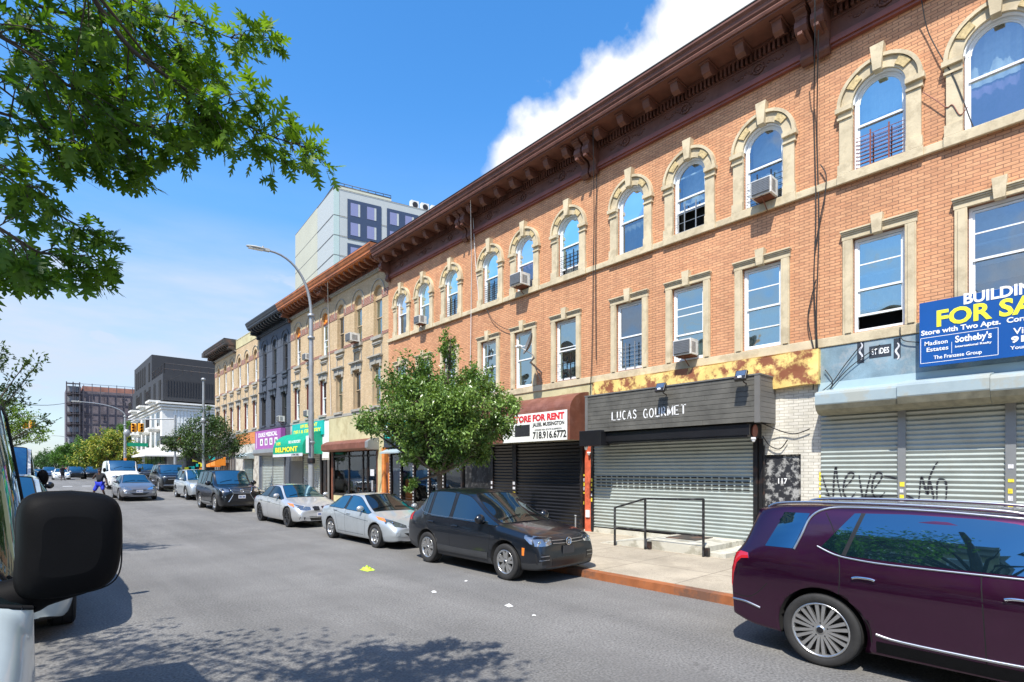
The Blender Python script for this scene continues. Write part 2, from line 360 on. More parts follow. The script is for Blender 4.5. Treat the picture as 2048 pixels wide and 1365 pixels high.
brick('brick_buff',(.56,.42,.25),(.50,.36,.20),(.36,.26,.16),tint=.1,ms=.005)
brick('brick_red',(.25,.055,.04),(.20,.045,.035),(.40,.30,.22),tint=.1,ms=.014)
brick('brick_grey',(.085,.10,.125),(.075,.09,.115),(.06,.07,.09),tint=.08,ms=.005)
brick('brick_white',(.66,.63,.55),(.60,.57,.48),(.40,.37,.30),tint=.12,ms=.006,dark=(.32,.27,.2))
brick('brick_back',(.30,.18,.12),(.26,.14,.10),(.3,.28,.25))
mat('stone',(.56,.47,.31),.8,var=.16,vs=2.2,bump=.3,bs=40,stain=(.36,.29,.18),stain_s=2.4,stain_amt=.55)
mat('stone_rough',(.52,.40,.20),.9,var=.3,vs=14,bump=1.0,bs=22)
mat('stone_grey',(.34,.32,.27),.8,var=.2,vs=3,bump=.2,bs=40)
mat('cornice_brown',(.125,.047,.030),.6,var=.3,vs=2.5,stain=(.17,.075,.05),stain_s=2,stain_amt=.5,bump=.15,bs=30)
mat('cornice_red',(.22,.065,.042),.5,var=.2,vs=2)
mat('cornice_orange',(.46,.14,.035),.5,var=.2,vs=2,stain=(.2,.07,.03),stain_s=1.4)
mat('cornice_rust',(.20,.07,.032),.6,var=.35,vs=2.4,stain=(.09,.045,.03),stain_s=1.6)
mat('cornice_dark',(.028,.036,.048),.5,var=.2)
mat('cornice_black',(.05,.042,.036),.6,var=.3,stain=(.2,.09,.05),stain_s=2.5,stain_amt=.5)
mat('tar',(.02,.02,.022),.7)
mat('frame_white',(.78,.80,.80),.4,var=.05)
mat('frame_dark',(.05,.05,.05),.5)
mat('frame_maroon',(.14,.035,.025),.5)
mat('frame_tan',(.42,.32,.2),.6)
mat('navy_trim',(.04,.05,.065),.5)
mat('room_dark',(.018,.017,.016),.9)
mat('curtain_white',(.60,.62,.60),.8,var=.15,vs=8)
mat('curtain_cream',(.42,.40,.33),.8,var=.15,vs=8)
mat('curtain_purple',(.28,.16,.34),.8,var=.3,vs=4)
mat('curtain_red',(.34,.10,.10),.8,var=.3,vs=4)
mat('curtain_grey',(.25,.27,.27),.8,var=.2,vs=6)
glassmat('glass',(0,0,0),.30,tr=(.62,.72,.72),wav=.25)
glassmat('glass_bright',(0,0,0),.48,tr=(.6,.75,.75),gc=(.82,1,1),wav=.35)
glassmat('glass_dark',(.02,.03,.035),.16,wav=.25)
glassmat('glass_shop',(0,0,0),.14,tr=(.75,.8,.8),wav=.1)
mat('iron_black',(.012,.012,.013),.45,var=.2,vs=5,stain=(.10,.04,.02),stain_s=5,stain_amt=.4)
mat('shutter_grey',(.36,.40,.375),.42,metal=.12,var=.1,vs=2,stain=(.33,.34,.30),stain_s=1.5,stain_amt=.4)
mat('shutter_black',(.012,.012,.014),.35,var=.2,vs=2)
mat('shutter_teal',(.10,.16,.16),.45,metal=.3,var=.15,vs=2,stain=(.25,.24,.2),stain_s=5,stain_amt=.5)
mat('slot_black',(.008,.008,.008),.9)
mat('rail_black',(.012,.012,.013),.5,stain=(.2,.2,.2),stain_s=6,stain_amt=.3)
mat('siding_grey',(.105,.10,.085),.6,var=.3,vs=3,bump=.2,bs=20)
mat('siding_trim',(.14,.135,.125),.6,var=.12)
mat('white_paint',(.78,.78,.74),.5,var=.06)
mat('letter_white',(.8,.8,.78),.5,var=.04)
mat('letter_black',(.02,.02,.02),.5); mat('letter_red',(.62,.02,.03),.5); mat('letter_yellow',(.85,.80,.04),.5,var=.03)
mat('sign_blue',(.006,.075,.29),.35,var=.12,vs=.8)
mat('sign_cream',(.78,.78,.72),.5,var=.05)
mat('yellow_rust',(.78,.56,.18),.55,var=.2,vs=2,stain=(.25,.085,.035),stain_s=2.6,stain_amt=1.0,bump=.6,bs=9,stain_lo=.47)
mat('blue_panel',(.19,.28,.33),.55,var=.3,vs=2.4,stain=(.34,.36,.36),stain_s=2.6,stain_amt=.55,fine=.1)
mat('blue_light',(.36,.48,.52),.5,var=.1,vs=1.5)
mat('hood_metal',(.34,.42,.44),.5,metal=.1,var=.12,vs=2,stain=(.36,.34,.26),stain_s=2)
mat('hood_under',(.22,.21,.15),.7,var=.3,vs=5)
mat('door_black',(.025,.026,.03),.4,stain=(.42,.42,.40),stain_s=7,stain_amt=.8)
mat('stucco_cream',(.52,.47,.27),.85,var=.14,vs=1,bump=.3,bs=40,stain=(.34,.27,.13),stain_s=1.3,stain_amt=.5)
mat('stucco_dirty',(.46,.44,.38),.85,var=.3,vs=3,stain=(.2,.16,.12),stain_s=2,stain_amt=.7)
mat('awning_brown',(.17,.06,.035),.55,var=.2,vs=2.5,stain=(.23,.10,.07),stain_s=3)
mat('awning_green',(.0,.30,.17),.5,var=.12,vs=2)
mat('awning_under',(.35,.33,.25),.8)
mat('purple_sign',(.34,.09,.34),.5,var=.08)
mat('teal_sign',(.0,.42,.36),.5,var=.1)
mat('red_orange',(.60,.12,.055),.6,var=.3,vs=6,stain=(.3,.06,.03),stain_s=8)
mat('wood_orange',(.58,.20,.045),.5,var=.25,vs=5)
mat('wood_brown',(.15,.05,.025),.6,var=.3,vs=5)
mat('grey_metal',(.30,.31,.31),.45,metal=.5,var=.1)
mat('ac_white',(.66,.66,.62),.5,var=.1,vs=6,stain=(.4,.38,.32),stain_s=5,stain_amt=.5)
mat('ac_grille',(.12,.12,.125),.6)
mat('cam_white',(.8,.8,.78),.3); mat('wire',(.02,.018,.016),.6); mat('wire_white',(.55,.53,.5),.6)
mat('yellow_sticker',(.75,.6,.05),.5,var=.4,vs=30); mat('sticker_white',(.6,.6,.62),.5,var=.3,vs=30)
mat('orange_box',(.80,.25,.02),.5); mat('graf_black',(.02,.02,.025),.5); mat('graf_white',(.75,.78,.80),.5,var=.1); mat('graf_yellow',(.6,.62,.15),.5)
mat('black_render',(.032,.033,.037),.7,var=.1); mat('black_slat',(.022,.022,.025),.6); mat('white_render',(.72,.71,.66),.7,var=.06)
mat('white_siding',(.66,.70,.70),.6,var=.05)
mat('scaffold',(.10,.085,.10),.7,var=.3,vs=.3,stain=(.2,.17,.18),stain_s=.35); mat('scaffold_frame',(.055,.05,.06),.6); mat('hoist_grey',(.24,.25,.27),.6,var=.3,vs=1)
mat('scaffold_orange',(.26,.12,.09),.7,var=.3,vs=.5)
mat('tower_cream',(.43,.43,.34),.7,var=.05,vs=.2); mat('tower_pale',(.40,.43,.42),.6,var=.04); mat('tower_mint',(.40,.50,.47),.5,var=.03); mat('tower_navy',(.03,.05,.10),.5,var=.08)
glassmat('tower_glass',(.22,.16,.22),.25)
mat('lamp_grey',(.36,.37,.37),.45,metal=.5,var=.15,vs=3); mat('lamp_head',(.42,.42,.38),.5)
mat('signal_yellow',(.75,.36,.02),.45); mat('signal_lens',(.05,.01,.01),.2); mat('green_sign',(.0,.28,.14),.5)
# cars
carpaint('paint_purple',(.064,.011,.046),metal=.9,rough=.32,flake=.1)
carpaint('paint_black',(.003,.0035,.005),rough=.3,dirt=.1,coat=.55)
carpaint('paint_navyblack',(.003,.005,.009),rough=.3,dirt=.08,coat=.6)
carpaint('paint_silver',(.46,.50,.52),metal=.5,rough=.38,flake=.1)
carpaint('paint_silver2',(.50,.51,.51),metal=.5,rough=.38,flake=.1)
carpaint('paint_grey',(.16,.16,.17),metal=.5,rough=.36,flake=.1)
carpaint('paint_white',(.74,.74,.72),rough=.4); carpaint('paint_palewhite',(.40,.46,.47),rough=.35)
carpaint('paint_red',(.45,.03,.02),rough=.4); carpaint('paint_blue',(.05,.10,.2),metal=.3)
glassmat('car_glass',(.006,.010,.012),.16,gc=(.75,.92,1)); glassmat('car_glass_blue',(.006,.03,.04),.34,gc=(.55,.85,1))
glassmat('car_glass_deep',(.004,.012,.02),.30,gc=(.30,.62,.85))
glassmat('lens_clear',(.30,.33,.35),.2); glassmat('lens_red',(.45,.01,.02),.12,gc=(1,.8,.8)); glassmat('lens_amber',(.75,.20,.02),.08); glassmat('lens_head',(.07,.08,.09),.30)
mat('chrome',(.75,.77,.78),.12,metal=1,var=.03); mat('chrome_dull',(.60,.62,.63),.3,metal=1,var=.05)
mat('rim_alloy',(.55,.55,.54),.28,metal=.9,var=.08); mat('rim_dark',(.012,.012,.013),.4)
mat('tyre',(.012,.012,.012),.85,var=.3,vs=20,bump=.2,bs=80); mat('tyre_side',(.02,.0195,.019),.8,var=.25,vs=12)
mat('plastic_black',(.004,.004,.0045),.65,var=.15,vs=12,bump=.1,bs=300,spec=.1); mat('plastic_grey',(.035,.037,.04),.6,var=.15)
mat('under_black',(.006,.006,.006),.9); mat('grille_black',(.012,.012,.013),.35); mat('seam',(.004,.004,.004),.9); mat('plate_white',(.55,.55,.58),.4)
mat('cabin_light',(.2,.21,.2),.7)
# vegetation and people
mat('bark',(.11,.085,.065),.9,var=.35,vs=8,bump=1,bs=25); mat('twig',(.06,.045,.03),.85,var=.3)
leafmat('leaf_oak',(.045,.11,.014),(.15,.26,.03),tr=.48)
leafmat('leaf_zelkova',(.055,.115,.025),(.24,.36,.09),tr=.2,rough=.3)
leafmat('leaf_dark',(.035,.075,.022),(.10,.16,.05),tr=.28)
leafmat('leaf_far',(.035,.09,.03),(.08,.15,.05),tr=.25)
leafmat('leaf_lime',(.10,.19,.02),(.19,.29,.04),tr=.35)
leafmat('leaf_gold',(.17,.24,.03),(.50,.45,.09),tr=.2,vs=.9)
leafmat('leaf_mid',(.05,.13,.02),(.12,.22,.04),tr=.3)
mat('skin_dark',(.09,.045,.028),.5,var=.1); mat('skin_mid',(.28,.15,.09),.5); mat('hair_black',(.01,.009,.008),.8)
mat('cloth_black',(.015,.015,.018),.85); mat('cloth_blue',(.01,.03,.45),.75,var=.15,vs=9); mat('cloth_white',(.6,.6,.6),.8); mat('cloth_red',(.4,.03,.03),.8); mat('cloth_grey',(.12,.12,.13),.8); mat('shoe_black',(.02,.02,.02),.6)
mat('litter_green',(.45,.62,.05),.5); mat('litter_white',(.7,.7,.68),.6)

def road_wear():
    m=MT['asphalt']; nt=m.node_tree; L=nt.links.new; b=[n for n in nt.nodes if n.type=='BSDF_PRINCIPLED'][0]; src=b.inputs['Base Color'].links[0].from_socket
    g=N(nt,'ShaderNodeNewGeometry'); mp=N(nt,'ShaderNodeMapping'); mp.inputs['Scale'].default_value=(1.1,.07,1); L(g.outputs['Position'],mp.inputs[0])
    n=N(nt,'ShaderNodeTexNoise',ins={'Scale':1.0,'Detail':7,'Roughness':.6}); L(mp.outputs[0],n.inputs['Vector']); c=mulcol(nt,L,n.outputs[0],src,.82,1.16)
    n2=N(nt,'ShaderNodeTexNoise',ins={'Scale':2.3,'Detail':10,'Roughness':.75}); L(g.outputs['Position'],n2.inputs['Vector'])
    r=ramp(nt,[(.60,(0,0,0)),(.66,(.55,.55,.55))]); L(n2.outputs[0],r.inputs[0]); mx=N(nt,'ShaderNodeMixRGB'); L(r.outputs[0],mx.inputs[0]); L(c,mx.inputs[1]); mx.inputs[2].default_value=(.085,.08,.075,1)
    v=N(nt,'ShaderNodeTexVoronoi',ins={'Scale':3.0}); L(g.outputs['Position'],v.inputs['Vector']); r2=ramp(nt,[(.018,(.8,.8,.8)),(.03,(0,0,0))]); L(v.outputs['Distance'],r2.inputs[0])
    mx2=N(nt,'ShaderNodeMixRGB'); L(r2.outputs[0],mx2.inputs[0]); L(mx.outputs[0],mx2.inputs[1]); mx2.inputs[2].default_value=(.33,.32,.31,1); L(mx2.outputs[0],b.inputs['Base Color'])
road_wear()
def gum(name,col,th=.03,sc=2.2):
    m=MT[name]; nt=m.node_tree; L=nt.links.new; b=[n for n in nt.nodes if n.type=='BSDF_PRINCIPLED'][0]; src=b.inputs['Base Color'].links[0].from_socket
    g=N(nt,'ShaderNodeNewGeometry'); v=N(nt,'ShaderNodeTexVoronoi',ins={'Scale':sc}); L(g.outputs['Position'],v.inputs['Vector']); r2=ramp(nt,[(th*.7,(.8,.8,.8)),(th,(0,0,0))]); L(v.outputs['Distance'],r2.inputs[0])
    mx2=N(nt,'ShaderNodeMixRGB'); L(r2.outputs[0],mx2.inputs[0]); L(src,mx2.inputs[1]); mx2.inputs[2].default_value=(*col,1); L(mx2.outputs[0],b.inputs['Base Color'])
gum('concrete',(.10,.085,.07),.05,2.6)

mat('orange_mark',(.62,.33,.10),.8,var=.3,vs=14,stain=(.42,.36,.27),stain_s=9,stain_amt=.9)

mat('seam_rubber',(.008,.008,.009),.7,spec=.2)
# ---------------------------------------------------------------- setting
FX=12.5   # facade plane
def rz_(s):
    t=min(1,max(0,(s-16)/48)); return .74*t*t*(3-2*t)
def strip(name,m,x0,x1,s0,s1,dz,kind='structure',nx=1,step=2.0,thick=0,dz1=None,**k):
    mb=MB(); n=max(1,int((s1-s0)/step)); rows=[]
    if dz1 is None: dz1=dz
    for i in range(n+1):
        s=s0+(s1-s0)*i/n; g=rz_(s)
        row=[(x0+(x1-x0)*j/nx,s,g+dz+(dz1-dz)*j/nx) for j in range(nx+1)]
        if thick: row=[(x0,s,g+dz-thick)]+row+[(x1,s,g+dz1-thick)]
        rows.append(row)
    mb.grid(rows,0,False)
    if thick:
        for r in (rows[0],rows[-1]): mb.add(r,[tuple(range(len(r)))])
    return mb.build(name,m,kind=kind,**k)
# concrete slabs get scored joints
def add_joints(name,px,py,w=.014,dk=.5):
    m=MT[name]; nt=m.node_tree; L=nt.links.new; b=[n for n in nt.nodes if n.type=='BSDF_PRINCIPLED'][0]
    lk=b.inputs['Base Color'].links[0].from_socket
    g=N(nt,'ShaderNodeNewGeometry'); t=N(nt,'ShaderNodeTexBrick'); t.offset=0; L(g.outputs['Position'],t.inputs['Vector'])
    for k,v in {'Scale':1,'Brick Width':px,'Row Height':py,'Mortar Size':w,'Mortar Smooth':.3}.items(): t.inputs[k].default_value=v
    t.inputs['Color1'].default_value=(1,1,1,1); t.inputs['Color2'].default_value=(.86,.86,.86,1); t.inputs['Mortar'].default_value=(dk,dk,dk,1)
    mx=N(nt,'ShaderNodeMixRGB',blend_type='MULTIPLY'); mx.inputs[0].default_value=1; L(lk,mx.inputs[1]); L(t.outputs[0],mx.inputs[2]); L(mx.outputs[0],b.inputs['Base Color'])
add_joints('concrete',1.52,1.60)
strip('ground','ground',-700,900,-60,1500,-.05,step=6)
strip('road','asphalt',-40,120,-30,420,0,step=2,nx=2)
strip('pavement','concrete',7.88,FX,-8,53.4,.138,thick=.2,dz1=.165)
strip('pavement','concrete',-9,-2.2,-12,53.4,.138,thick=.2)
strip('pavement','concrete',9.2,13.2,71,400,.13,thick=.2)
strip('pavement','concrete',-9,-2.2,70,400,.13,thick=.2)
strip('pavement','concrete',FX,60,53.2,56.5,.15,thick=.2)
strip('kerb','kerb_orange',7.70,7.88,-8,12.6,.133,thick=.2,step=1)
strip('kerb','concrete2',7.70,7.88,12.6,53.4,.133,thick=.2)
strip('kerb','concrete2',-2.2,-2.02,-12,53.4,.133,thick=.2)
# zebra crossing over the avenue
zb=MB()
for i in range(9):
    x=-1.4+i*1.2
    g=rz_(55); zb.add([(x,54.6,g+.012),(x+.6,54.6,g+.012),(x+.6,57.6,g+.012),(x,57.6,g+.012)],[(0,1,2,3)])
zb.build('crosswalk_marking','road_white',kind='structure')
# tar seams and patches in the asphalt
mat('tar_seam',(.035,.035,.037),.6,world=True); mat('asphalt_patch',(.06,.06,.062),.9,var=.2,vs=1.5,bump=.4,bs=90,world=True,fine=.2)
sm=MB(); rnd=random.Random(4)
def seam(pts,w=.02,z=.005):
    for a,b in zip(pts,pts[1:]):
        a=Vector(a);b=Vector(b);d=(b-a).normalized();n=Vector((-d.y,d.x,0))*w
        sm.add([(a.x-n.x,a.y-n.y,z+rz_(a.y)),(a.x+n.x,a.y+n.y,z+rz_(a.y)),(b.x+n.x,b.y+n.y,z+rz_(b.y)),(b.x-n.x,b.y-n.y,z+rz_(b.y))],[(0,1,2,3)])
for x0,y0,y1 in ((3.4,1,20),(5.9,12,30),(1.9,9,21)):
    p=[(x0,y0,0)]; y=y0
    while y<y1:
        y+=rnd.uniform(.3,.8); p.append((p[-1][0]+rnd.uniform(-.05,.05),y,0))
    seam(p,.007)

# ---------------------------------------------------------------- facade helpers
AR=.92
def ring(mb,x0,x1,yc,zc,r0,r1,a0=0,a1=PI,n=16,mi=0,sm=True):
    """half ring on a facade; x0 front (street side) to x1 back"""
    fr=[];
    for i in range(n+1):
        t=a0+(a1-a0)*i/n; c,s=math.cos(t),math.sin(t)*AR
        fr.append([(x1,yc+r0*c,zc+r0*s),(x0,yc+r0*c,zc+r0*s),(x0,yc+r1*c,zc+r1*s),(x1,yc+r1*c,zc+r1*s)])
    # flat front with separate smooth sides
    mb.grid([[r[1],r[2]] for r in fr],mi,False); mb.grid([[r[0],r[1]] for r in fr],mi,sm); mb.grid([[r[2],r[3]] for r in fr],mi,sm)
    for r in (fr[0],fr[-1]): mb.add(r,[(0,1,2,3)],mi)
def arch_poly(yc,w,z0,zs,n=14,rise=None):
    rr=w/2; rise=(rr if rise is None else rise)*AR
    return [(yc+rr,z0)]+[(yc+rr*math.cos(PI*i/n),zs+rise*math.sin(PI*i/n)) for i in range(n+1)]+[(yc-rr,z0)]
def facade(mb,x,sA,sB,floors,mi=0,niche=1,nd=.55,rev=.14):
    """floors: list of (z0,z1,[openings (c,w,zb,zs,arch)])"""
    def q(y0,y1,z0,z1):
        if y1-y0>1e-4 and z1-z0>1e-4: mb.add([(x,y0,z0),(x,y1,z0),(x,y1,z1),(x,y0,z1)],[(0,3,2,1)],mi)
    for z0,z1,ops in floors:
        y=sA
        for c,w,zb,zs,arch in sorted(ops):
            a,b=c-w/2,c+w/2; q(y,a,z0,z1); q(a,b,z0,zb)
            if arch:
                n=14; P=[(c+w/2*math.cos(PI*i/n),zs+AR*w/2*math.sin(PI*i/n)) for i in range(n+1)]
                for p,r in zip(P,P[1:]): mb.add([(x,p[0],p[1]),(x,p[0],z1),(x,r[0],z1),(x,r[0],r[1])],[(0,1,2,3)],mi)
                pl=arch_poly(c,w,zb,zs)
            else:
                q(a,b,zs,z1); pl=[(b,zb),(b,zs),(a,zs),(a,zb)]
            # reveal
            m=len(pl); vs=[(x,p[0],p[1]) for p in pl]+[(x+rev,p[0],p[1]) for p in pl]
            mb.add(vs,[(i,(i+1)%m,m+(i+1)%m,m+i) for i in range(m)],mi)
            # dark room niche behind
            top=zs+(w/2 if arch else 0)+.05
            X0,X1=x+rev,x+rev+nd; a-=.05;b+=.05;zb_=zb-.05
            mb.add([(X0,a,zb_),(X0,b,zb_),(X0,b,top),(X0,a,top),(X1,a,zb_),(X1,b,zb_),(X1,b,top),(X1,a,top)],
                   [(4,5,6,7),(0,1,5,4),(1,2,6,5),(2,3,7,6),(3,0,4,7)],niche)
            y=c+w/2
        q(y,sB,z0,z1)
def shell(mb,x,sA,sB,z0,z1,depth,mi,roof,z_side=None):
    """sides, back and roof of a row building"""
    X=x+depth
    mb.add([(x,sA,z0),(X,sA,z0),(X,sB,z0),(x,sB,z0),(x,sA,z1),(X,sA,z1),(X,sB,z1),(x,sB,z1)],[(0,1,5,4),(1,2,6,5),(2,3,7,6)],mi)
    mb.add([(x,sA,z1-.02),(X,sA,z1-.02),(X,sB,z1-.02),(x,sB,z1-.02)],[(0,1,2,3)],roof)
def curtain(mb,x,y0,y1,z0,z1,mi,amp=.018,k=38,sag=0):
    n=int((y1-y0)/.03)+2; rows=[]
    ph=random.random()*6
    for z in (z0,z1):
        rows.append([(x+amp*math.sin(k*(y0+(y1-y0)*i/n)+ph)+.008*math.sin(90*i/n),y0+(y1-y0)*i/n,z) for i in range(n+1)])
    mb.grid(rows,mi)
def sash_window(b,c,w,zb,zs,arch,x,frame='frame_white',st=None,fw=.05,trim=None,lab=None):
    """double hung window set at depth x; b building empty"""
    st=st or {}
    top=zs+(w/2 if arch else 0)
    if arch: top_in=zs+w/2-fw*1.6
    f=MB(); a,bb=c-w/2,c+w/2
    mr=st.get('mid',.5); zm=zb+(top-zb)*mr
    # outer frame
    f.box(x,x+.09,a,a+fw,zb,zs); f.box(x,x+.09,bb-fw,bb,zb,zs); f.box(x+.002,x+.088,a+fw,bb-fw,zb,zb+fw*.9)
    if arch: ring(f,x,x+.09,c,zs,w/2-fw*1.25,w/2)
    else: f.box(x+.002,x+.088,a+fw,bb-fw,zs-fw,zs)
    # sashes: upper in front, lower set back
    i0,i1=a+fw,bb-fw; s2=.032
    for (u0,u1,xo,tp) in ((zm-.02,top-fw*1.25,x+.02,True),(zb+fw*.9,zm+.02,x+.05,False)):
        if not tp and st.get('open'):
            h=u1-u0; u0=u0+h*st['open']; u1=min(u1+h*st['open'],top-.1)
        f.box(xo,xo+.028,i0,i0+s2,u0,(min(u1,zs) if arch else u1)); f.box(xo,xo+.028,i1-s2,i1,u0,(min(u1,zs) if arch else u1))
        f.box(xo-.002,xo+.03,i0+s2,i1-s2,u0,u0+s2*1.2)
        if not(tp and arch): f.box(xo-.002,xo+.03,i0+s2,i1-s2,u1-s2*1.1,u1)
        if arch and tp: ring(f,xo,xo+.028,c,zs,w/2-fw*1.25-s2,w/2-fw*1.25)
    for zz in st.get('bars_h',[]):
        f.box(x+.022,x+.045,i0+s2,i1-s2,zb+(top-zb)*zz-.012,zb+(top-zb)*zz+.012)
    win=f.build('window',frame,b,world=True)
    if lab: win['label']=lab
    # panes
    g=MB(); wi=(i1-i0)
    up0=zm; xo=x+.034
    if arch: g.add([(xo,p[0],p[1]) for p in arch_poly(c,wi-.01,up0,zs,14,w/2-fw*1.3)],[tuple(range(17))])
    else: g.add([(xo,i0,up0),(xo,i1,up0),(xo,i1,zs-fw),(xo,i0,zs-fw)],[(0,3,2,1)])
    l0,l1=zb+fw*.8,zm
    if st.get('open'): l0+= (l1-l0)*st['open']
    g.add([(x+.064,i0,l0),(x+.064,i1,l0),(x+.064,i1,l1),(x+.064,i0,l1)],[(0,3,2,1)])
    g.build('pane',random.choice(['glass','glass_bright','glass_bright']),win,world=True)
    cu=st.get('cu','curtain_white'); cl=st.get('cl',cu)
    if cu or cl:
        k=MB()
        kf=random.uniform(16,44); xc=random.uniform(.10,.34); am=random.uniform(.006,.022)
        if cu: curtain(k,x+xc,a+.03,bb-.03,zm-.05+random.choice([0,0,.12,.25]),top+.0,0,am,kf)
        if cl: curtain(k,x+xc+.02,a+.03,bb-.03,zb+(top-zb)*st.get('cl0',.0)+.02,zm-.04,1)
        k.build('curtain',[cu or cl,cl or cu],win,world=True)
    if st.get('guard'):
        q=MB(); n=st['guard'] if isinstance(st['guard'],int) else 8; h=(zm-zb)*.75
        for i in range(n): q.box(x-.035,x-.025,a+.03,bb-.03,zb+.05+h*i/n,zb+.06+h*i/n)
        for yy in (c-.16,c+.16): q.box(x-.045,x-.02,yy-.012,yy+.012,zb+.02,zb+h+.06)
        q.build('guard_bars',st.get('gm','iron_black'),win,world=True)
    return win
def ac_unit(c,z,label,x=FX,w=.52,h=.34,d=.34,group='air conditioners in the windows'):
    e=empty('air_conditioner',(x-.12,c,z),label,'air conditioner',group)
    b=MB(); b.box(-d+.03,.05,-w/2,w/2,0,h); 
    for i in range(9): b.box(-d*.75,-.08,-w/2-.004,-w/2+.0,.05+i*.028,.062+i*.028,1)
    b.build('casing',['ac_white','ac_grille'],e,bevel=.012)
    g=MB(); g.box(-d,-d+.028,-w/2+.03,w/2-.03,.03,h-.03)
    for i in range(14):
        y=-w/2+.05+(w-.1)*i/13; g.box(-d-.006,-d,y-.004,y+.004,.04,h-.04,1)
    for i in range(8):
        zz=.05+(h-.1)*i/7; g.box(-d-.008,-d-.001,-w/2+.04,w/2-.04,zz-.003,zz+.003,1)
    g.build('grille',['ac_grille','grey_metal'],e)
    s=MB(); s.tube([(-d+.06,0,-.01),(.04,0,-.22)],.012); s.box(-.25,.1,-w/2+.05,w/2-.05,-.025,-.003); s.build('bracket','wood_brown',e)
    return e
def keystone(mb,c,z0,z1,w0,w1,x0,x1,mi=0):
    mb.prism([(c-w0/2,z0),(c+w0/2,z0),(c+w1/2,z1),(c-w1/2,z1)],'x',x0,x1,mi)
# ---------------------------------------------------------------- orange brick row houses
UP_C=[.0,1.87,3.70]
def red_building(s0,s1,cu,cl,label,stu,stl,group='orange brick row buildings',wall_z0=3.3,cz=None):
    b=empty('brick_building',(FX+7,(s0+s1)/2,.15),label,'building',group)
    uw,lw=.92,.90
    upz=(7.55,8.85); loz=(4.50,6.29)
    w=MB()
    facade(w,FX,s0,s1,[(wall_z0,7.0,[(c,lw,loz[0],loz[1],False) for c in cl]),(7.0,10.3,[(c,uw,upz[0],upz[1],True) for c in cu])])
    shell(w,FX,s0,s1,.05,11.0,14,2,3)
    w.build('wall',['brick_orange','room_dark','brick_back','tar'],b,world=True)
    # string courses
    t=MB()
    t.box(FX-.07,FX+.0,s0+.002,s1-.002,7.40,7.545); t.box(FX-.055,FX,s0+.002,s1-.002,4.30,4.48)
    for c in cu: t.box(FX-.105,FX-.072,c-.74,c+.74,7.385,7.565)
    t.build('string_course','stone',b,world=True,bevel=.012)
    for c,st in zip(cu,stu):
        win=sash_window(b,c,uw-.02,upz[0]+.02,upz[1],True,FX+.06,'frame_white',st)
        m=MB()
        for sg in (-1,1):
            y0,y1=sorted((c+sg*.46,c+sg*.70)); m.box(FX-.07,FX+.0,y0,y1,7.76,8.62)
            y0,y1=sorted((c+sg*.46,c+sg*.725)); m.box(FX-.10,FX+.0,y0,y1,7.566,7.757)
            y0,y1=sorted((c+sg*.458,c+sg*.735)); m.box(FX-.10,FX,y0,y1,8.623,8.665); m.box(FX-.075,FX,y0+.01,y1-.01,8.667,8.755)
            y0,y1=sorted((c+sg*.455,c+sg*.765)); m.box(FX-.135,FX,y0,y1,8.757,8.845)
        ring(m,FX-.07,FX,c,8.85,.46,.665,n=18); ring(m,FX-.12,FX,c,8.852,.668,.735,n=22)
        for a0,a1 in ((R(32),R(56)),(R(124),R(148))): ring(m,FX-.098,FX-.04,c,8.85,.50,.655,a0,a1,5,1,False)
        # white liner of the opening
        ring(m,FX-.02,FX+.055,c,8.85,.435,.458,n=18,mi=2)
        keystone(m,c,9.24,9.70,.14,.24,FX-.17,FX,0)
        m.build('surround',['stone','stone_rough','frame_white'],win,world=True)
    for c,st in zip(cl,stl):
        win=sash_window(b,c,lw-.02,loz[0]+.01,loz[1]-.01,False,FX+.06,'frame_white',st)
        m=MB()
        for sg in (-1,1):
            y0,y1=sorted((c+sg*.45,c+sg*.63)); m.box(FX-.055,FX,y0,y1,4.482,6.288); m.box(FX-.075,FX-.056,y0+.02,y1-.05,4.5,6.27)
        m.box(FX-.06,FX,c-.645,c+.645,6.29,6.37)
        for i in range(3): m.box(FX-.075-.022*i,FX,c-.65-.008*i,c+.65+.008*i,6.372+.032*i,6.372+.032*i+.026)
        keystone(m,c,6.26,6.60,.15,.21,FX-.15,FX)
        m.build('surround',['stone'],win,world=True)
    cornice_red(b,s0,s1,cz)
    return b
def console(b,c,z0,z1,o0,o1,w,m):
    """scrolled bracket, profile in (x,z)"""
    h=z1-z0; q=[]
    def P(u,v): return (FX-(o0+(o1-o0)*u),z0+h*v)
    pr=[(0,0),(.12,0),(.2,.05),(.24,.16),(.2,.3),(.3,.42),(.55,.46),(.75,.5),(.86,.6),(.84,.72),(.74,.8),(.8,.86),(1,.9),(1,1),(0,1)]
    mb=MB(); mb.prism([P(*p) for p in pr],'y',c-w/2,c+w/2)
    mb.box(FX-o1-.03,FX-o0,c-w/2-.02,c+w/2+.02,z1-.06,z1)
    mb.tube([(FX-o0-(o1-o0)*.62,c-w/2-.012,z0+h*.64),(FX-o0-(o1-o0)*.62,c+w/2+.012,z0+h*.64)],h*.12,n=12)
    mb.tube([(FX-o0-(o1-o0)*.14,c-w/2-.01,z0+h*.12),(FX-o0-(o1-o0)*.14,c+w/2+.01,z0+h*.12)],h*.085,n=12)
    mb.box(FX-o0-(o1-o0)*.9,FX-o0-(o1-o0)*.1,c-w*.2,c+w*.2,z0+h*.4,z0+h*.47)
    return mb.build('bracket',m,b,world=True,bevel=.008)
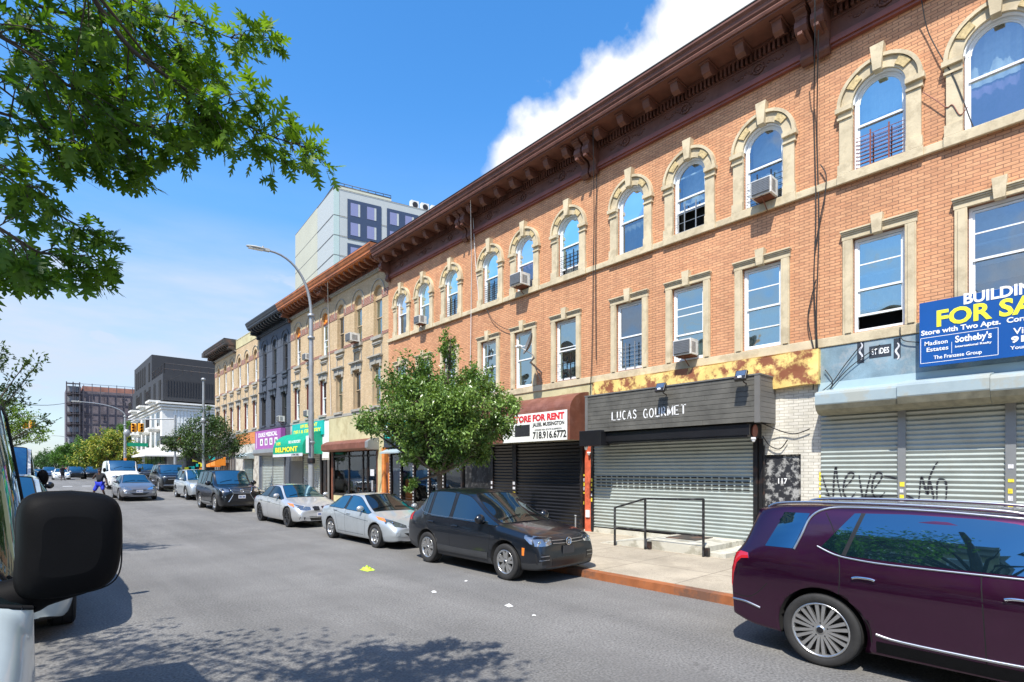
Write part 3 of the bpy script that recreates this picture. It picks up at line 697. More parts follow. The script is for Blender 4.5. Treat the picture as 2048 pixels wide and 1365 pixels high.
def cornice_red(b,s0,s1,cz=None,m='cornice_brown'):
    k=MB(); a,e=s0+.004,s1-.004
    k.box(FX-.09,FX,a,e,10.13,10.18,1); k.box(FX-.13,FX,a,e,10.182,10.235,1); k.box(FX-.10,FX,a,e,10.237,10.31,1)
    k.box(FX-.05,FX,a,e,10.312,10.869)
    for i in range(1): k.box(FX-.07,FX,a,e,10.66,10.70)
    n=int((s1-s0-.6)/.105)
    for i in range(n):
        y=s0+.32+i*.105; k.box(FX-.15,FX-.02,y,y+.05,10.70,10.868)
    k.box(FX-.17,FX,a,e,10.87,10.93)
    # soffit and crown profile swept along the front
    pr=[(0,10.932),(.80,10.932),(.80,10.97),(.84,10.97),(.86,11.02),(.84,11.06),(.88,11.10),(.90,11.17),(.95,11.22),(.95,11.26),(0,11.30)]
    k.prism([(FX-u,v) for u,v in pr],'y',a,e)
    k.box(FX-.93,FX+1,a,e,11.30,11.325,2)
    # wreaths and garlands on the frieze
    L=s1-s0
    for j in range(3):
        c=s0+L*(.2+.3*j); z=10.51
        rr=[(c+.12*math.cos(t*PI/9),z+.10*math.sin(t*PI/9)) for t in range(18)]
        for t in range(18):
            p,q=rr[t],rr[(t+1)%18]; rad=.022+.01*(t%2)
            k.tube([(FX-.065,p[0],p[1]),(FX-.065,q[0],q[1])],rad,5,0,False)
        k.ell((FX-.055,c,z),(.03,.05,.045),8,5)
        for sg in (-1,1):
            for t in range(7):
                y=c+sg*(.16+.075*t); zz=z-.03+.05*math.sin(t*1.1)+.012*t
                k.ell((FX-.055,y,zz),(.025,.04,.016+.012*(t%2)),6,4,0,Matrix.Rotation(sg*(.5 if t%2 else -.4),3,'X'))
    cor=k.build('cornice',[m,'cornice_red','tar'],b,world=True)
    nm=7
    for i in range(nm):
        y=s0+.62+(L-1.24)*i/(nm-1)
        q=MB(); q.prism([(FX-.17,10.82),(FX-.30,10.76),(FX-.42,10.68),(FX-.54,10.72),(FX-.60,10.82),(FX-.62,10.93),(FX-.17,10.93)],'y',y-.10,y+.10)
        q.box(FX-.66,FX-.17,y-.13,y+.13,10.89,10.931)
        q.build('modillion',m,cor,world=True)
    for y in (s0+.16,s1-.16): console(cor,y,10.02,10.93,.05,.62,.24,m)
# ---------------------------------------------------------------- buff brick row houses
def buff_building(s0,s1,cu,cl,label,wm='brick_buff',cm='cornice_rust',fm='cornice_orange',trim='stone_grey',band='brick_red',stu=None,stl=None,frame='frame_white',fr2='frame_maroon',tymp=None,cornice=True,wz0=4.35,group='buff brick row buildings',relief='stone_grey',corner=False):
    b=empty('brick_building',(FX+7,(s0+s1)/2,.15+rz_((s0+s1)/2)),label,'building',group)
    uw,lw=.86,.84; w=MB()
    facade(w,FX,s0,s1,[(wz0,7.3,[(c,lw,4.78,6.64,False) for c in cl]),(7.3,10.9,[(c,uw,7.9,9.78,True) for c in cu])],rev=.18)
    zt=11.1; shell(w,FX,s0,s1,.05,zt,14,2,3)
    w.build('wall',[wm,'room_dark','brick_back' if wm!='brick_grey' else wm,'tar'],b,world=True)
    t=MB(); t2=MB()
    # red brick bands between windows
    ys=[s0+.003]+[v for c in sorted(cu) for v in (c-uw/2-.0,c+uw/2+.0)]+[s1-.003]
    for i in range(0,len(ys),2):
        t2.box(FX-.02,FX,ys[i],ys[i+1],9.52,9.86); t2.box(FX-.02,FX,ys[i],ys[i+1],7.885,8.02)
    t2.build('brick_band',band,b,world=True)
    t.box(FX-.05,FX,s0+.003,s1-.003,4.52,4.66)
    for c in cu:
        t.box(FX-.12,FX,c-.52,c+.52,7.74,7.88); t.box(FX-.10,FX,c-.45,c+.45,7.56,7.62); t.box(FX-.07,FX,c-.43,c+.43,7.50,7.558)
        t.box(FX-.04,FX,c-.43,c-.37,7.05,7.498); t.box(FX-.04,FX,c+.37,c+.43,7.05,7.498)
    t.build('sill_course',trim if wm=='brick_grey' else 'frame_tan' if False else trim,b,world=True)
    for i,c in enumerate(cu):
        st=(stu or [{}]*3)[i]
        win=sash_window(b,c,uw-.02,7.91,9.60,False,FX+.13,frame,st,fw=.045)
        m=MB(); ring(m,FX-.045,FX,c,9.80,.66,.70,n=16); 
        for sg in(-1,1):
            y0,y1=sorted((c+sg*.66,c+sg*.70)); m.box(FX-.045,FX,y0,y1,9.60,9.80)
        # tympanum
        m.add([(FX+.14,p[0],p[1]) for p in arch_poly(c,uw+.02,9.60,9.78)],[tuple(range(17))],1)
        m.box(FX+.10,FX+.16,c-uw/2,c+uw/2,9.56,9.64,2)
        if tymp and tymp[i]!='brick_buff': m.lathe([(0,0),(.16,0),(.19,-.02),(.2,-.045),(.17,-.05),(.14,-.03),(.06,-.03),(.0,-.05)],(FX+.14,c,9.86),'x',14,1)
        m.build('tympanum',[relief,(tymp[i] if tymp else wm),fr2],win,world=True)
    for i,c in enumerate(cl):
        st=(stl or [{}]*3)[i]
        win=sash_window(b,c,lw-.02,4.79,6.63,False,FX+.13,frame,st,fw=.045)
        m=MB(); m.box(FX-.06,FX,c-.58,c+.58,6.66,6.92); m.box(FX-.12,FX,c-.62,c+.62,6.922,6.965); m.box(FX-.18,FX,c-.66,c+.66,6.967,7.03)
        keystone(m,c,6.66,6.95,.14,.2,FX-.09,FX-.055)
        for sg in(-1,1):
            y0,y1=sorted((c+sg*.43,c+sg*.56)); m.box(FX-.075,FX,y0,y1,6.50,6.658)
        m.build('lintel',trim,win,world=True); m=MB(); m.box(FX-.11,FX,c-.5,c+.5,4.665,4.775); m.build('sill',trim,win,world=True)
        # coloured brick jamb
        j=MB(); j.box(FX+.002,FX+.13,c+lw/2-.012,c+lw/2-.0,4.79,6.63); j.build('jamb',fr2,win,world=True)
    if cornice:
        k=MB(); a,e=s0+.004,s1-.004
        k.box(FX-.10,FX,a,e,10.74,10.79,1); k.box(FX-.14,FX,a,e,10.792,10.85,1)
        for i in range(int((s1-s0)/.14)): k.box(FX-.17,FX-.142,s0+.04+i*.14,s0+.1+i*.14,10.79,10.85,1)
        k.box(FX-.06,FX,a,e,10.852,11.20)
        k.box(FX-.12,FX,a,e,11.10,11.20)
        pr=[(0,11.202),(.80,11.202),(.80,11.25),(.83,11.25),(.84,11.34),(.88,11.38),(.93,11.50),(.95,11.52),(.95,11.58),(0,11.62)]
        k.prism([(FX-u,v) for u,v in pr],'y',a,e,2)
        k.box(FX-.9,FX+1,a,e,11.62,11.64,3)
        for i in range(26):
            y=s0+.3+(s1-s0-.6)*i/25; k.ell((FX-.07,y,10.97+.04*math.sin(i*1.7)),(.03,.09,.03),6,4,0,Matrix.Rotation(.6*(-1)**i,3,'X'))
        cor=k.build('cornice',[cm,relief,fm,'tar'],b,world=True)
        for i in range(11):
            y=s0+.5+(s1-s0-1.0)*i/10; q=MB()
            q.prism([(FX-.06,11.08),(FX-.3,10.98),(FX-.5,11.0),(FX-.66,11.08),(FX-.7,11.2),(FX-.06,11.2)],'y',y-.07,y+.07); q.build('modillion',cm,cor,world=True)
        for y in (s0+.14,s1-.14): console(cor,y,10.62,11.2,.05,.72,.2,cm)
    else:
        k=MB(); k.box(FX-.03,FX+.3,s0+.003,s1-.003,10.9,11.52); k.box(FX-.05,FX+.32,s0+.003,s1-.003,11.52,11.56); k.build('parapet','stucco_cream',b,world=True)
    return b
# ---------------------------------------------------------------- shop front helpers
def shutter(par,sA,sB,z0,z1,x,m,pitch=.087,slots=None,name='roller_shutter',grafs=None):
    mb=MB(); rows=[]; z=z0
    while z<z1:
        for u,v in ((0,0.002),(.50,-.025),(.62,-.030),(.72,-.028),(.90,-.008)): 
            if z+u*pitch<z1: rows.append([(x+v,sA,z+u*pitch),(x+v,sB,z+u*pitch)])
        z+=pitch
    mb.grid(rows,0,False)
    mb.box(x-.03,x+.02,sA,sB,z0-.05,z0,0)
    if slots:
        za,zb_,n=slots; k=round((zb_-za)/pitch)
        for r in range(k+1):
            zz=z0+pitch*(round((za-z0)/pitch)+r)+.4*pitch
            for i in range(n):
                y=sA+.08+(sB-sA-.16)*(i+.5)/n; d=(sB-sA-.16)/n*.38
                mb.box(x-.034,x-.02,y-d,y+d,zz,zz+.032,1)
    return mb.build(name,[m,'slot_black'],par,world=True)
def ribbon(mb,pts,w,x,mi=0,taper=True):
    """painted stroke on a facade plane: pts (y,z)"""
    n=len(pts); L=[];Rr=[]
    for i,p in enumerate(pts):
        a=pts[max(0,i-1)]; b=pts[min(n-1,i+1)]; d=Vector((b[0]-a[0],b[1]-a[1]))
        if d.length<1e-6: d=Vector((1,0))
        d.normalize(); k=w*(1 if not taper else (.45+.55*math.sin(PI*(i+.5)/n)))
        L.append((x,p[0]-d.y*k,p[1]+d.x*k)); Rr.append((x,p[0]+d.y*k,p[1]-d.x*k))
    mb.grid([L,Rr],mi,False)
def smooth(pts,n=6):
    out=[]
    for i in range(len(pts)-1):
        p0=pts[max(0,i-1)];p1=pts[i];p2=pts[i+1];p3=pts[min(len(pts)-1,i+2)]
        for k in range(n):
            t=k/n; out.append(tuple(.5*((2*p1[j])+(-p0[j]+p2[j])*t+(2*p0[j]-5*p1[j]+4*p2[j]-p3[j])*t*t+(-p0[j]+3*p1[j]-3*p2[j]+p3[j])*t**3) for j in range(len(p1))))
    out.append(tuple(pts[-1])); return out
_before=set(bpy.data.objects)
def PX(px,py,D):
    k=(px-1024)/FO; c,n=math.cos(THO),math.sin(THO); s=D*(c-k*n)/(n+k*c); Z=D*n+s*c
    return s,EYO+(940-py)*Z/FO
random.seed(11)
W1=dict
gb='guard'
red_building(-.2,6.10,[4.96,3.18,1.35],[4.97,3.13,1.3],'orange brick building nearest the camera with the blue shop panel and blue sign',
  [W1(cu='curtain_white',cl='curtain_purple',guard=9,gm='cornice_red'),W1(cu='curtain_white',cl='curtain_purple'),W1()],
  [W1(cu='curtain_white',cl='curtain_white',cl0=.25,open=.33,mid=.45,bars_h=[.72]),W1(cu='curtain_white',cl='curtain_grey',cl0=.3,open=.3,bars_h=[.75]),W1()])
red_building(6.10,12.38,[10.97,9.15,7.26],[11.03,9.20,7.30],'orange brick building above the grey gourmet shop front and rusty yellow band',
  [W1(cu='curtain_grey',cl='curtain_grey'),W1(cu='curtain_white',cl=None,open=.62,guard=3,gm='grey_metal'),W1(cu='curtain_white',cl='curtain_grey',guard=5)],
  [W1(cu='curtain_grey',cl=None,guard=6,gm='grey_metal'),W1(cu=None,cl='curtain_white',mid=.36,bars_h=[.72,.62]),W1(cu=None,cl='curtain_white',mid=.5,bars_h=[.74,.25])])
red_building(12.38,18.45,[17.2,15.36,13.33],[17.31,15.43,13.46],'orange brick building above the brown awning with the for rent sign',
  [W1(cu=None,cl=None,guard=9),W1(cu='curtain_purple',cl='curtain_purple'),W1(cu=None,cl='curtain_white',guard=6,open=.2)],
  [W1(cu='curtain_grey',cl='curtain_grey',bars_h=[.72]),W1(cu='curtain_grey',cl=None,bars_h=[.75]),W1(cu='curtain_white',cl='curtain_grey',bars_h=[.55],guard=3)])
red_building(18.45,24.8,[23.53,21.68,19.65],[23.6,21.7,19.8],'orange brick building behind the street tree, beside the buff buildings',
  [W1(cu='curtain_white',cl='curtain_grey'),W1(cu='curtain_grey',cl='curtain_white'),W1(cu='curtain_white',cl=None,guard=8)],
  [W1(),W1(cu=None),W1()])
D5=dict(frame='frame_dark')
buff_building(24.8,31.5,[30.05,27.95,25.85],[30.23,28.1,26.0],'buff brick building with rust brown cornice over the yellow stucco shop front',fm='cornice_orange',
  stu=[W1(cu=None,cl='curtain_grey'),W1(cu='curtain_white',cl=None),W1(cu='curtain_white',cl='curtain_grey')],stl=[W1(cu='curtain_grey',cl=None)]*3,frame='frame_tan',fr2='frame_tan')
buff_building(31.5,37.5,[36.25,34.2,32.15],[36.4,34.4,32.35],'buff brick building with orange cornice and orange arches over the green awning',
  tymp=['orange_box','brick_buff','orange_box'],stu=[W1(cu='curtain_white',cl='curtain_grey',bars_h=[.3])]*3,stl=[W1(cu=None,cl=None),W1(cl='curtain_white'),W1(cl='curtain_white')],cm='cornice_rust',fm='cornice_orange')
buff_building(37.5,43.9,[42.65,40.6,38.5],[42.85,40.85,38.7],'charcoal painted brick building with a black cornice over the purple sign',wm='brick_grey',cm='cornice_dark',fm='cornice_dark',trim='navy_trim',band='brick_grey',relief='navy_trim',
  frame='frame_dark',fr2='frame_dark',stu=[W1(cu='curtain_grey')]*3,stl=[W1(cu=None,cl=None)]*3,tymp=['navy_trim']*3,group='dark painted row buildings')
buff_building(43.9,49.65,[48.85,46.8,44.75],[49.0,47.0,44.9],'buff brick building with a plain flat parapet and no cornice',cornice=False,frame='frame_white',stu=[W1(cu='curtain_white')]*3,stl=[W1(cu='curtain_white')]*3)
buff_building(49.65,56.35,[55.1,52.95,50.9],[55.2,53.0,51.0],'buff brick corner building with black cornice at the far end of the row',cm='cornice_black',fm='cornice_black',frame='frame_white',stu=[W1(cu='curtain_white')]*3,stl=[W1(cu='curtain_white')]*3)
# cornice return on the corner of the last building is its own small run
_b=[o for o in bpy.data.objects if o.get('label','').startswith('buff brick corner')][0]
k=MB(); k.box(FX-.9,FX+8,56.36,57.1,11.21,11.56); k.box(FX-.04,FX+8,56.36,56.5,10.8,11.2)
for i in range(14): k.box(FX+.1+i*.55,FX+.26+i*.55,56.5,56.95,11.02,11.2)
k.build('side_cornice','cornice_black',_b,world=True)
BL={}
for o in bpy.data.objects:
    if o.name.startswith('brick_building') and o.parent is None: BL[round(o.location.y,1)]=o
bld=[BL[k] for k in sorted(BL)]   # nearest first
B0,B1,B2,B3,B4,B5,B6,B7,B8=bld
ac_unit(7.12,7.60,'air conditioner in the arched window over the gourmet sign',w=.46,h=.34,d=.34)
ac_unit(15.30,7.62,'large air conditioner in the middle arched window over the brown awning',w=.55,h=.37,d=.40)
ac_unit(21.60,7.60,'small air conditioner in the arched window above the street tree',w=.42,h=.30)
ac_unit(9.10,4.56,'air conditioner in the lower window above the rusty yellow band',w=.5,h=.36,d=.34)
ac_unit(27.85,7.90,'air conditioner high on the buff wall under the rust brown cornice',w=.55,h=.38,d=.5)
ac_unit(34.1,7.92,'air conditioner behind the lamp post on the buff wall, upper floor',w=.5)
ac_unit(33.9,4.80,'air conditioner above the green sign beside the lamp post',w=.55)
ac_unit(38.6,4.80,'air conditioner in the lower window of the charcoal building',w=.5)
# ======================= shop front 0 : blue panel, roller shutters
def part(mb,name,m,par,**k): return mb.build(name,m,par,world=True,**k)
q=MB(); q.box(FX-.03,FX+.1,-.19,6.08,3.60,4.29); q.box(FX-.035,FX-.031,-.19,6.08,3.60,3.62)
part(q,'fascia_panel','blue_panel',B0)
q=MB(); q.box(FX-.045,FX,-.19,6.08,3.34,3.598); part(q,'fascia_strip','blue_light',B0)
for i,(a,e,dz,do) in enumerate(((4.52,5.95,0,0),(3.2,4.515,.02,.04),(-.19,3.195,.0,.03))):
    q=MB(); o=.58+do
    pr=[(0,3.46+dz),(o-.08,3.37+dz),(o,3.34+dz),(o+.01,3.30+dz),(o+.01,3.13+dz),(o,3.11+dz)]
    q.grid([[(FX-u,a,v) for u,v in pr],[(FX-u,e,v) for u,v in pr]],0,False)
    pu=[(o,3.11+dz),(o-.05,3.02),(o-.16,2.95),(o-.34,2.93),(.05,3.0)]
    q.grid([[(FX-u,a,v) for u,v in pu],[(FX-u,e,v) for u,v in pu]],1,False)
    for yy in (a,e): q.add([(FX-u,yy,v) for u,v in pr+pu[1:]],[tuple(range(len(pr)+4))],0)
    part(q,'shutter_housing',['hood_metal','hood_under'],B0)
q=MB()
q.box(FX-.02,FX+.4,-.19,6.02,.05,.14); q.box(FX+.35,FX+.4,-.19,6.08,.1,3.4,1); q.box(FX-.01,FX+.1,6.02,6.10,.1,3.36,2)
part(q,'shopfront_base',['concrete2','room_dark','brick_white'],B0)
for a,e in ((4.63,6.02),(3.06,4.50),(1.4,2.92),(-.15,1.28)): shutter(B0,a,e,.16,3.08,FX-.02,'shutter_grey')
q=MB()
for a,e in ((4.50,4.63),(2.92,3.06),(1.28,1.4)): q.box(FX-.08,FX+.05,a,e,.13,3.05)
part(q,'mullion','grey_metal',B0)
def stickers(par,y,zs,w=.07,x=FX-.085):
    q=MB(); r=random.Random(int(y*100))
    for z in zs:
        mi=0 if r.random()<.65 else 1; q.box(x-.003,x,y-w/2+r.uniform(-.01,.01),y+w/2,z,z+r.uniform(.05,.10),mi)
    part(q,'sticker_strip',['yellow_sticker','sticker_white'],par)
stickers(B0,4.56,[1.28,1.37,1.47,1.58,1.05,.9]); stickers(B0,2.99,[1.25,1.38,1.5,1.68,1.9,1.02]); stickers(B0,6.04,[1.22,1.3,1.39,1.48,1.57,1.66,1.76,1.1],.05,FX-.015)
# graffiti strokes, painted on the shutters (heights in the photo)
def graffiti(strokes,name,m,w,x=FX-.048,D=12.47,sm_=True):
    q=MB()
    for st in strokes:
        p=[PX(a,b,D) for a,b in st]; p=smooth(p,7) if sm_ else p
        ribbon(q,p,w,x)
    return q
g1=[[(1645,952),(1652,975),(1665,1003),(1668,960),(1672,935),(1676,965),(1684,998)],[(1690,975),(1702,962),(1708,950),(1700,946),(1690,960),(1687,985),(1698,998),(1712,985)],
    [(1718,950),(1722,975),(1728,1000),(1735,975),(1742,948)],[(1748,978),(1760,962),(1764,950),(1755,946),(1746,962),(1745,985),(1755,998),(1770,985)],[(1768,952),(1785,956),(1800,962)],[(1650,990),(1690,1000),(1740,994),(1798,992)]]
g2=[[(1838,998),(1840,975),(1843,955),(1850,975),(1856,988),(1858,960),(1868,935),(1876,924)],[(1860,962),(1864,980),(1868,998)],[(1874,998),(1874,972),(1878,960),(1890,962),(1893,975),(1892,998)],[(1806,985),(1822,996),(1835,1003)]]
q=graffiti(g1,'x','graf_black',.018); p_=graffiti(g2,'x','graf_black',.018); q.add(p_.v,p_.f,0)
part(q,'spray_graffiti','graf_black',B0)
# old drink stencils on the blue panel
q=MB()
for (a,b,c,d,mi) in ((1714,1728,683,726,1),(1787,1801,678,716,1),(1738,1782,694,712,1)):
    s0,z1=PX(a,c,FX-.03); s1,z0=PX(b,d,FX-.03); q.box(FX-.034,FX-.030,min(s0,s1),max(s0,s1),z0,z1,1 if mi else 0)
part(q,'stencil_plate',['blue_light','cornice_dark'],B0)
s_,z_=PX(1760,703,FX-.035); t=wall_text('ST IDES',FX-.036,s_,z_,.15,bold=.003,width=.30); part(t,'stencil_lettering','letter_white',B0)
q=MB()
for a in (1721,1794):
    pts=[PX(a+3*math.sin(i*1.2),686+i*4.2,FX-.04) for i in range(9)]; ribbon(q,smooth(pts,4),.018,FX-.037)
part(q,'stencil_ornament','sticker_white',B0)
# ======================= blue FOR SALE banner
e=empty('for_sale_sign',(FX-.3,3.0,3.64),'blue building for sale banner with yellow and white lettering over the blue shop panel','sign')
SX=FX-.27; b=MB(); b.box(SX,SX+.03,1.82,4.20,3.655,4.76); part(b,'banner_board','sign_blue',e)
def bt(txt,px,py,h,m,bold=0,width=None,anchor='L',sx=1.0,shear=0):
    s,z=PX(px,py,SX); t=wall_text(txt,SX-.004,0,z,h,.003,bold,sx,shear=shear)
    ys=[v[1] for v in t.v]; w=max(ys)-min(ys)
    if width: t.v=[(v[0],v[1]*width/w,v[2]) for v in t.v]; ys=[v[1] for v in t.v]
    off=s-max(ys) if anchor=='L' else s-(max(ys)+min(ys))/2
    t.v=[(v[0],v[1]+off,v[2]) for v in t.v]; return t
def addm(a,b,mi=0): a.add(b.v,b.f,mi); return a
white=MB()
addm(white,bt('BUILDING',1928,600,.24,'',.008,1.08)); addm(white,bt('Store with Two Apts.  Corner yard included',1843,668,.115,'',.003,2.30))
for t_,x_,y_,h_,w_ in (('Madison',1850,689,.10,.34),('Estates',1854,701,.10,.32),('International Realty',1911,694,.048,.50),('The Franzese Group',1868,716,.085,.68),('Your',2021,697,.075,.2)): addm(white,bt(t_,x_,y_,h_,'',.0012,w_))
addm(white,bt("Sotheby's",1911,680,.15,'',.004,.50)); addm(white,bt('Vi',2027,664,.14,'',.002,.13)); addm(white,bt('91',2023,681,.13,'',.006,.16))
for a,c,bx,d in ((1842,678,1997,662),(1842,728,1997,714)):
    p0=PX(a,c,SX); p1=PX(bx,d,SX)
    white.box(SX-.003,SX,p1[0],p0[0],p0[1]-.004,p0[1]+.004)
p0=PX(1842,678,SX); p1=PX(1842,728,SX); p2=PX(1997,662,SX)
for y in (p0[0],p2[0]): white.box(SX-.003,SX,y-.004,y+.004,p1[1],p0[1])
y=PX(1904,700,SX)[0]; white.box(SX-.003,SX,y-.003,y+.003,3.83,4.02)
part(white,'banner_lettering','letter_white',e)
part(bt('FOR SALE',1874,640,.37,'',.012,1.72),'banner_lettering','letter_yellow',e)
q=MB()
for y in (1.9,3.0,4.1): q.tube([(SX+.02,y,4.7),(FX,y,4.72)],.012)
part(q,'banner_bracket','iron_black',e)
# ======================= shop front 1 : gourmet shop
q=MB(); 
# warped, rusty yellow sheet band
n=40; rows=[]
rr=random.Random(3)
for j in range(7):
    rows.append([(FX-.16-.015*math.sin(i*.9+j)-.02*rr.random(),6.03+6.2*i/n,3.58+.69*j/6+(.012*math.sin(i*.7) if j in(0,6) else 0)) for i in range(n+1)])
q.grid(rows,0,True)
for r in (rows[0],rows[-1]): q.grid([r,[(FX,p[1],p[2]) for p in r]],0,False)
for i in (0,n): q.add([r[i] for r in rows]+[(FX,rows[-1][i][1],4.27),(FX,rows[0][i][1],3.58)],[tuple(range(9))],0)
part(q,'fascia_band','yellow_rust',B1)
q=MB(); q.box(FX-.01,FX+.3,6.10,6.44,.05,3.60); q.box(FX-.01,FX+.3,7.29,7.36,.05,3.60); q.box(FX-.01,FX+.3,6.44,7.29,2.20,3.60); q.box(FX+.02,FX+.3,7.36,12.38,2.5,3.6); q.box(FX-.01,FX+.3,12.30,12.38,.05,3.6)
part(q,'shop_wall','brick_white',B1)
q=MB(); q.box(FX+.06,FX+.10,6.44,7.29,.12,2.2); q.box(FX+.04,FX+.06,6.5,7.23,.2,2.12)
dr=part(q,'door','door_black',B1)
q=MB(); q.box(FX+.0,FX+.04,6.6,6.84,1.04,1.10); q.tube([(FX+.0,7.14,1.1),(FX-.02,7.14,1.1)],.03,8); part(q,'letter_slot','grey_metal',dr)
s_,z_=PX(1566,963,FX+.03); part(wall_text('117',FX+.036,6.86,z_,.16,bold=.003,width=.2),'house_number','letter_white',dr)
q=MB(); q.box(FX-.06,FX+.3,7.36,12.30,.05,.32); q.box(FX+.3,FX+.34,7.3,12.38,.1,3.0,1); part(q,'threshold',['concrete2','room_dark'],B1)
shutter(B1,7.46,12.28,.34,2.62,FX-.03,'shutter_grey',slots=(1.42,1.72,24))
q=MB(); q.box(FX-.10,FX+.02,7.36,7.46,.2,2.62); q.box(FX-.10,FX+.02,12.28,12.37,.2,2.62); q.box(FX-.06,FX+.02,7.26,7.34,.15,2.55); q.tube([(FX-.07,7.22,.2),(FX-.07,7.22,2.4)],.022,8)
part(q,'shutter_guide','iron_black',B1)
# sign box with weathered boards
SB=11.68
e=empty('shop_sign',(SB+.4,9.35,2.83),'grey weathered board sign box with worn white gourmet lettering','sign')
q=MB(); z=2.86; i=0
pr=random.Random(8)
while z<3.76:
    h=.107
    y=6.99; 
    while y<11.75:
        y2=min(11.75,y+pr.uniform(.9,2.4)); q.box(SB+pr.uniform(0,.006),SB+.05,y+.0015,y2-.0015,z,min(z+h-.008,3.79)); y=y2
    z+=h
part(q,'sign_board','siding_grey',e)
q=MB(); q.box(SB-.012,SB+.04,6.87,6.99,2.84,3.80); q.box(SB-.012,SB+.04,11.75,11.85,2.84,3.80); q.box(SB-.02,FX-.16,6.86,11.86,3.80,3.83); q.box(SB+.05,FX,11.80,11.84,2.84,3.8)
part(q,'sign_trim','siding_trim',e)
q=MB()
for i in range(9): q.box(SB+.04,FX,6.875,6.90,2.85+i*.106,2.85+i*.106+.1)
q.box(SB+.05,FX-.01,6.91,11.79,2.86,3.79,1)
part(q,'side_board',['siding_trim','room_dark'],e)
# worn serif lettering: strokes with serifs
def serif(par,txt,px0,py0,px1,py1,h,name,m,x):
    """letters as thick/thin strokes in a unit box"""
    G={'L':[('v',0),('h',0,0,.7)],'U':[('v',.05),('v',.75),('c',.05,.75)],'C':[('o',.1,.8,50,310)],'A':[('d',0,0,.4,1),('D',.4,1,.8,0),('h',.35,.2,.6)],'S':[('s',)],'G':[('o',.1,.8,50,330),('v2',.75)],
       'O':[('o',.05,.8,0,360)],'R':[('v',.05),('o',.05,.6,-90,90,.5,1),('D',.3,.5,.8,0)],'M':[('v',.0),('D',0,1,.4,.1),('d',.4,.1,.8,1),('v',.85)],'E':[('v',.05),('h',0,.05,.7),('h',.5,.05,.55),('h',1,.05,.7)],'T':[('v',.4),('h',1,0,.8)]}
    s0,z0=PX(px0,py0,x); s1,z1=PX(px1,py1,x); q=MB(); n=len(txt); adv=(s0-s1)/n; w=adv*.86
    T=.055*h*1.7; t=T*.45
    def bar(a,b,c,d,wd,y0,zb): 
        A=Vector((y0-a*w,zb+b*h)); B=Vector((y0-c*w,zb+d*h)); D_=(B-A).normalized(); Nn=Vector((-D_.y,D_.x))*wd
        q.add([(x-.006,A.x+Nn.x,A.y+Nn.y),(x-.006,A.x-Nn.x,A.y-Nn.y),(x-.006,B.x-Nn.x,B.y-Nn.y),(x-.006,B.x+Nn.x,B.y+Nn.y)],[(0,1,2,3)])
    for i,ch in enumerate(txt):
        if ch==' ': continue
        y0=s0-adv*i; zb=z0+(z1-z0)*i/n-h/2
        for st in G[ch]:
            if st[0]=='v': bar(st[1],0,st[1],1,T,y0,zb); bar(st[1]-.1,0,st[1]+.1,0,t,y0,zb); bar(st[1]-.1,1,st[1]+.1,1,t,y0,zb)
            elif st[0]=='v2': bar(st[1],0,st[1],.45,T,y0,zb); bar(st[1]-.15,.45,st[1]+.1,.45,t,y0,zb)
            elif st[0]=='h': bar(st[2],st[1],st[3],st[1],t,y0,zb); bar(st[3],st[1]-.08,st[3],st[1]+.08,t,y0,zb)
            elif st[0]=='d': bar(st[1],st[2],st[3],st[4],t,y0,zb)
            elif st[0]=='D': bar(st[1],st[2],st[3],st[4],T,y0,zb)
            elif st[0] in 'oc':
                if st[0]=='c': a,b,c,d,zl,zh=st[1],st[2],180,360,0,.5
                else: a,b,c,d=st[1:5]; zl,zh=(st[5],st[6]) if len(st)>5 else (0,1)
                pp=[]
                for k in range(15):
                    an=R(c+(d-c)*k/14); pp.append((y0-((a+b)/2+(b-a)/2*math.cos(an))*w, zb+((zl+zh)/2+(zh-zl)/2*math.sin(an))*h))
                ribbon(q,pp,T*.75,x-.006,0,False)
            elif st[0]=='s':
                pp=[(.7,.8),(.55,.97),(.3,.97),(.15,.8),(.25,.6),(.5,.48),(.7,.3),(.6,.05),(.3,.02),(.1,.18)]
                ribbon(q,smooth([(y0-a*w,zb+b*h) for a,b in pp],3),T*.7,x-.006,0,False)
    return part(q,name,m,par)
serif(e,'LUCAS',1224,833,1276,828,.20,'sign_lettering','letter_white',SB); serif(e,'GOURMET',1286,828,1375,818,.20,'sign_lettering','letter_white',SB)
q=MB(); q.box(SB+.10,FX,7.3,11.95,2.56,2.838); q.box(SB+.08,SB+.12,7.25,11.9,2.60,2.82)
part(q,'shutter_housing','shutter_black',B1)
q=MB(); q.tube([(SB+.4,7.29,2.70),(SB+.4,7.26,2.70)],.13,20); part(q,'housing_end','cornice_red',B1)
def floodlight(px,py,label):
    s,z=PX(px,py,SB-.25)
    e=empty('floodlight',(SB,s,z),label,'floodlight','floodlights over the gourmet sign')
    b=MB(); M=Matrix.Rotation(R(28),4,'Y')
    b.box(-.035,.035,-.13,.13,-.11,.11); b.xf(Matrix.Translation((-.25,0,0))@M); b.build('lamp_housing','iron_black',e,bevel=.01)
    g=MB(); g.box(-.042,-.036,-.105,.105,-.03,.09); g.xf(Matrix.Translation((-.25,0,0))@M); g.build('lamp_glass','lens_head',e)
    g=MB(); g.box(-.06,-.036,-.04,.04,-.085,-.045); g.xf(Matrix.Translation((-.25,0,0))@M); g.build('sensor','frame_white',e)
    a=MB(); a.tube([(0,.0,-.14),(-.12,0,-.12),(-.22,0,-.05)],.014); a.tube([(-.22,-.14,-.0),(-.22,-.14,-.06),(-.2,.14,-.06),(-.22,.14,.0)],.01); a.build('arm','iron_black',e)
floodlight(1319,776,'left floodlight over the worn gourmet lettering'); floodlight(1479,752,'right floodlight near the end of the grey sign box')
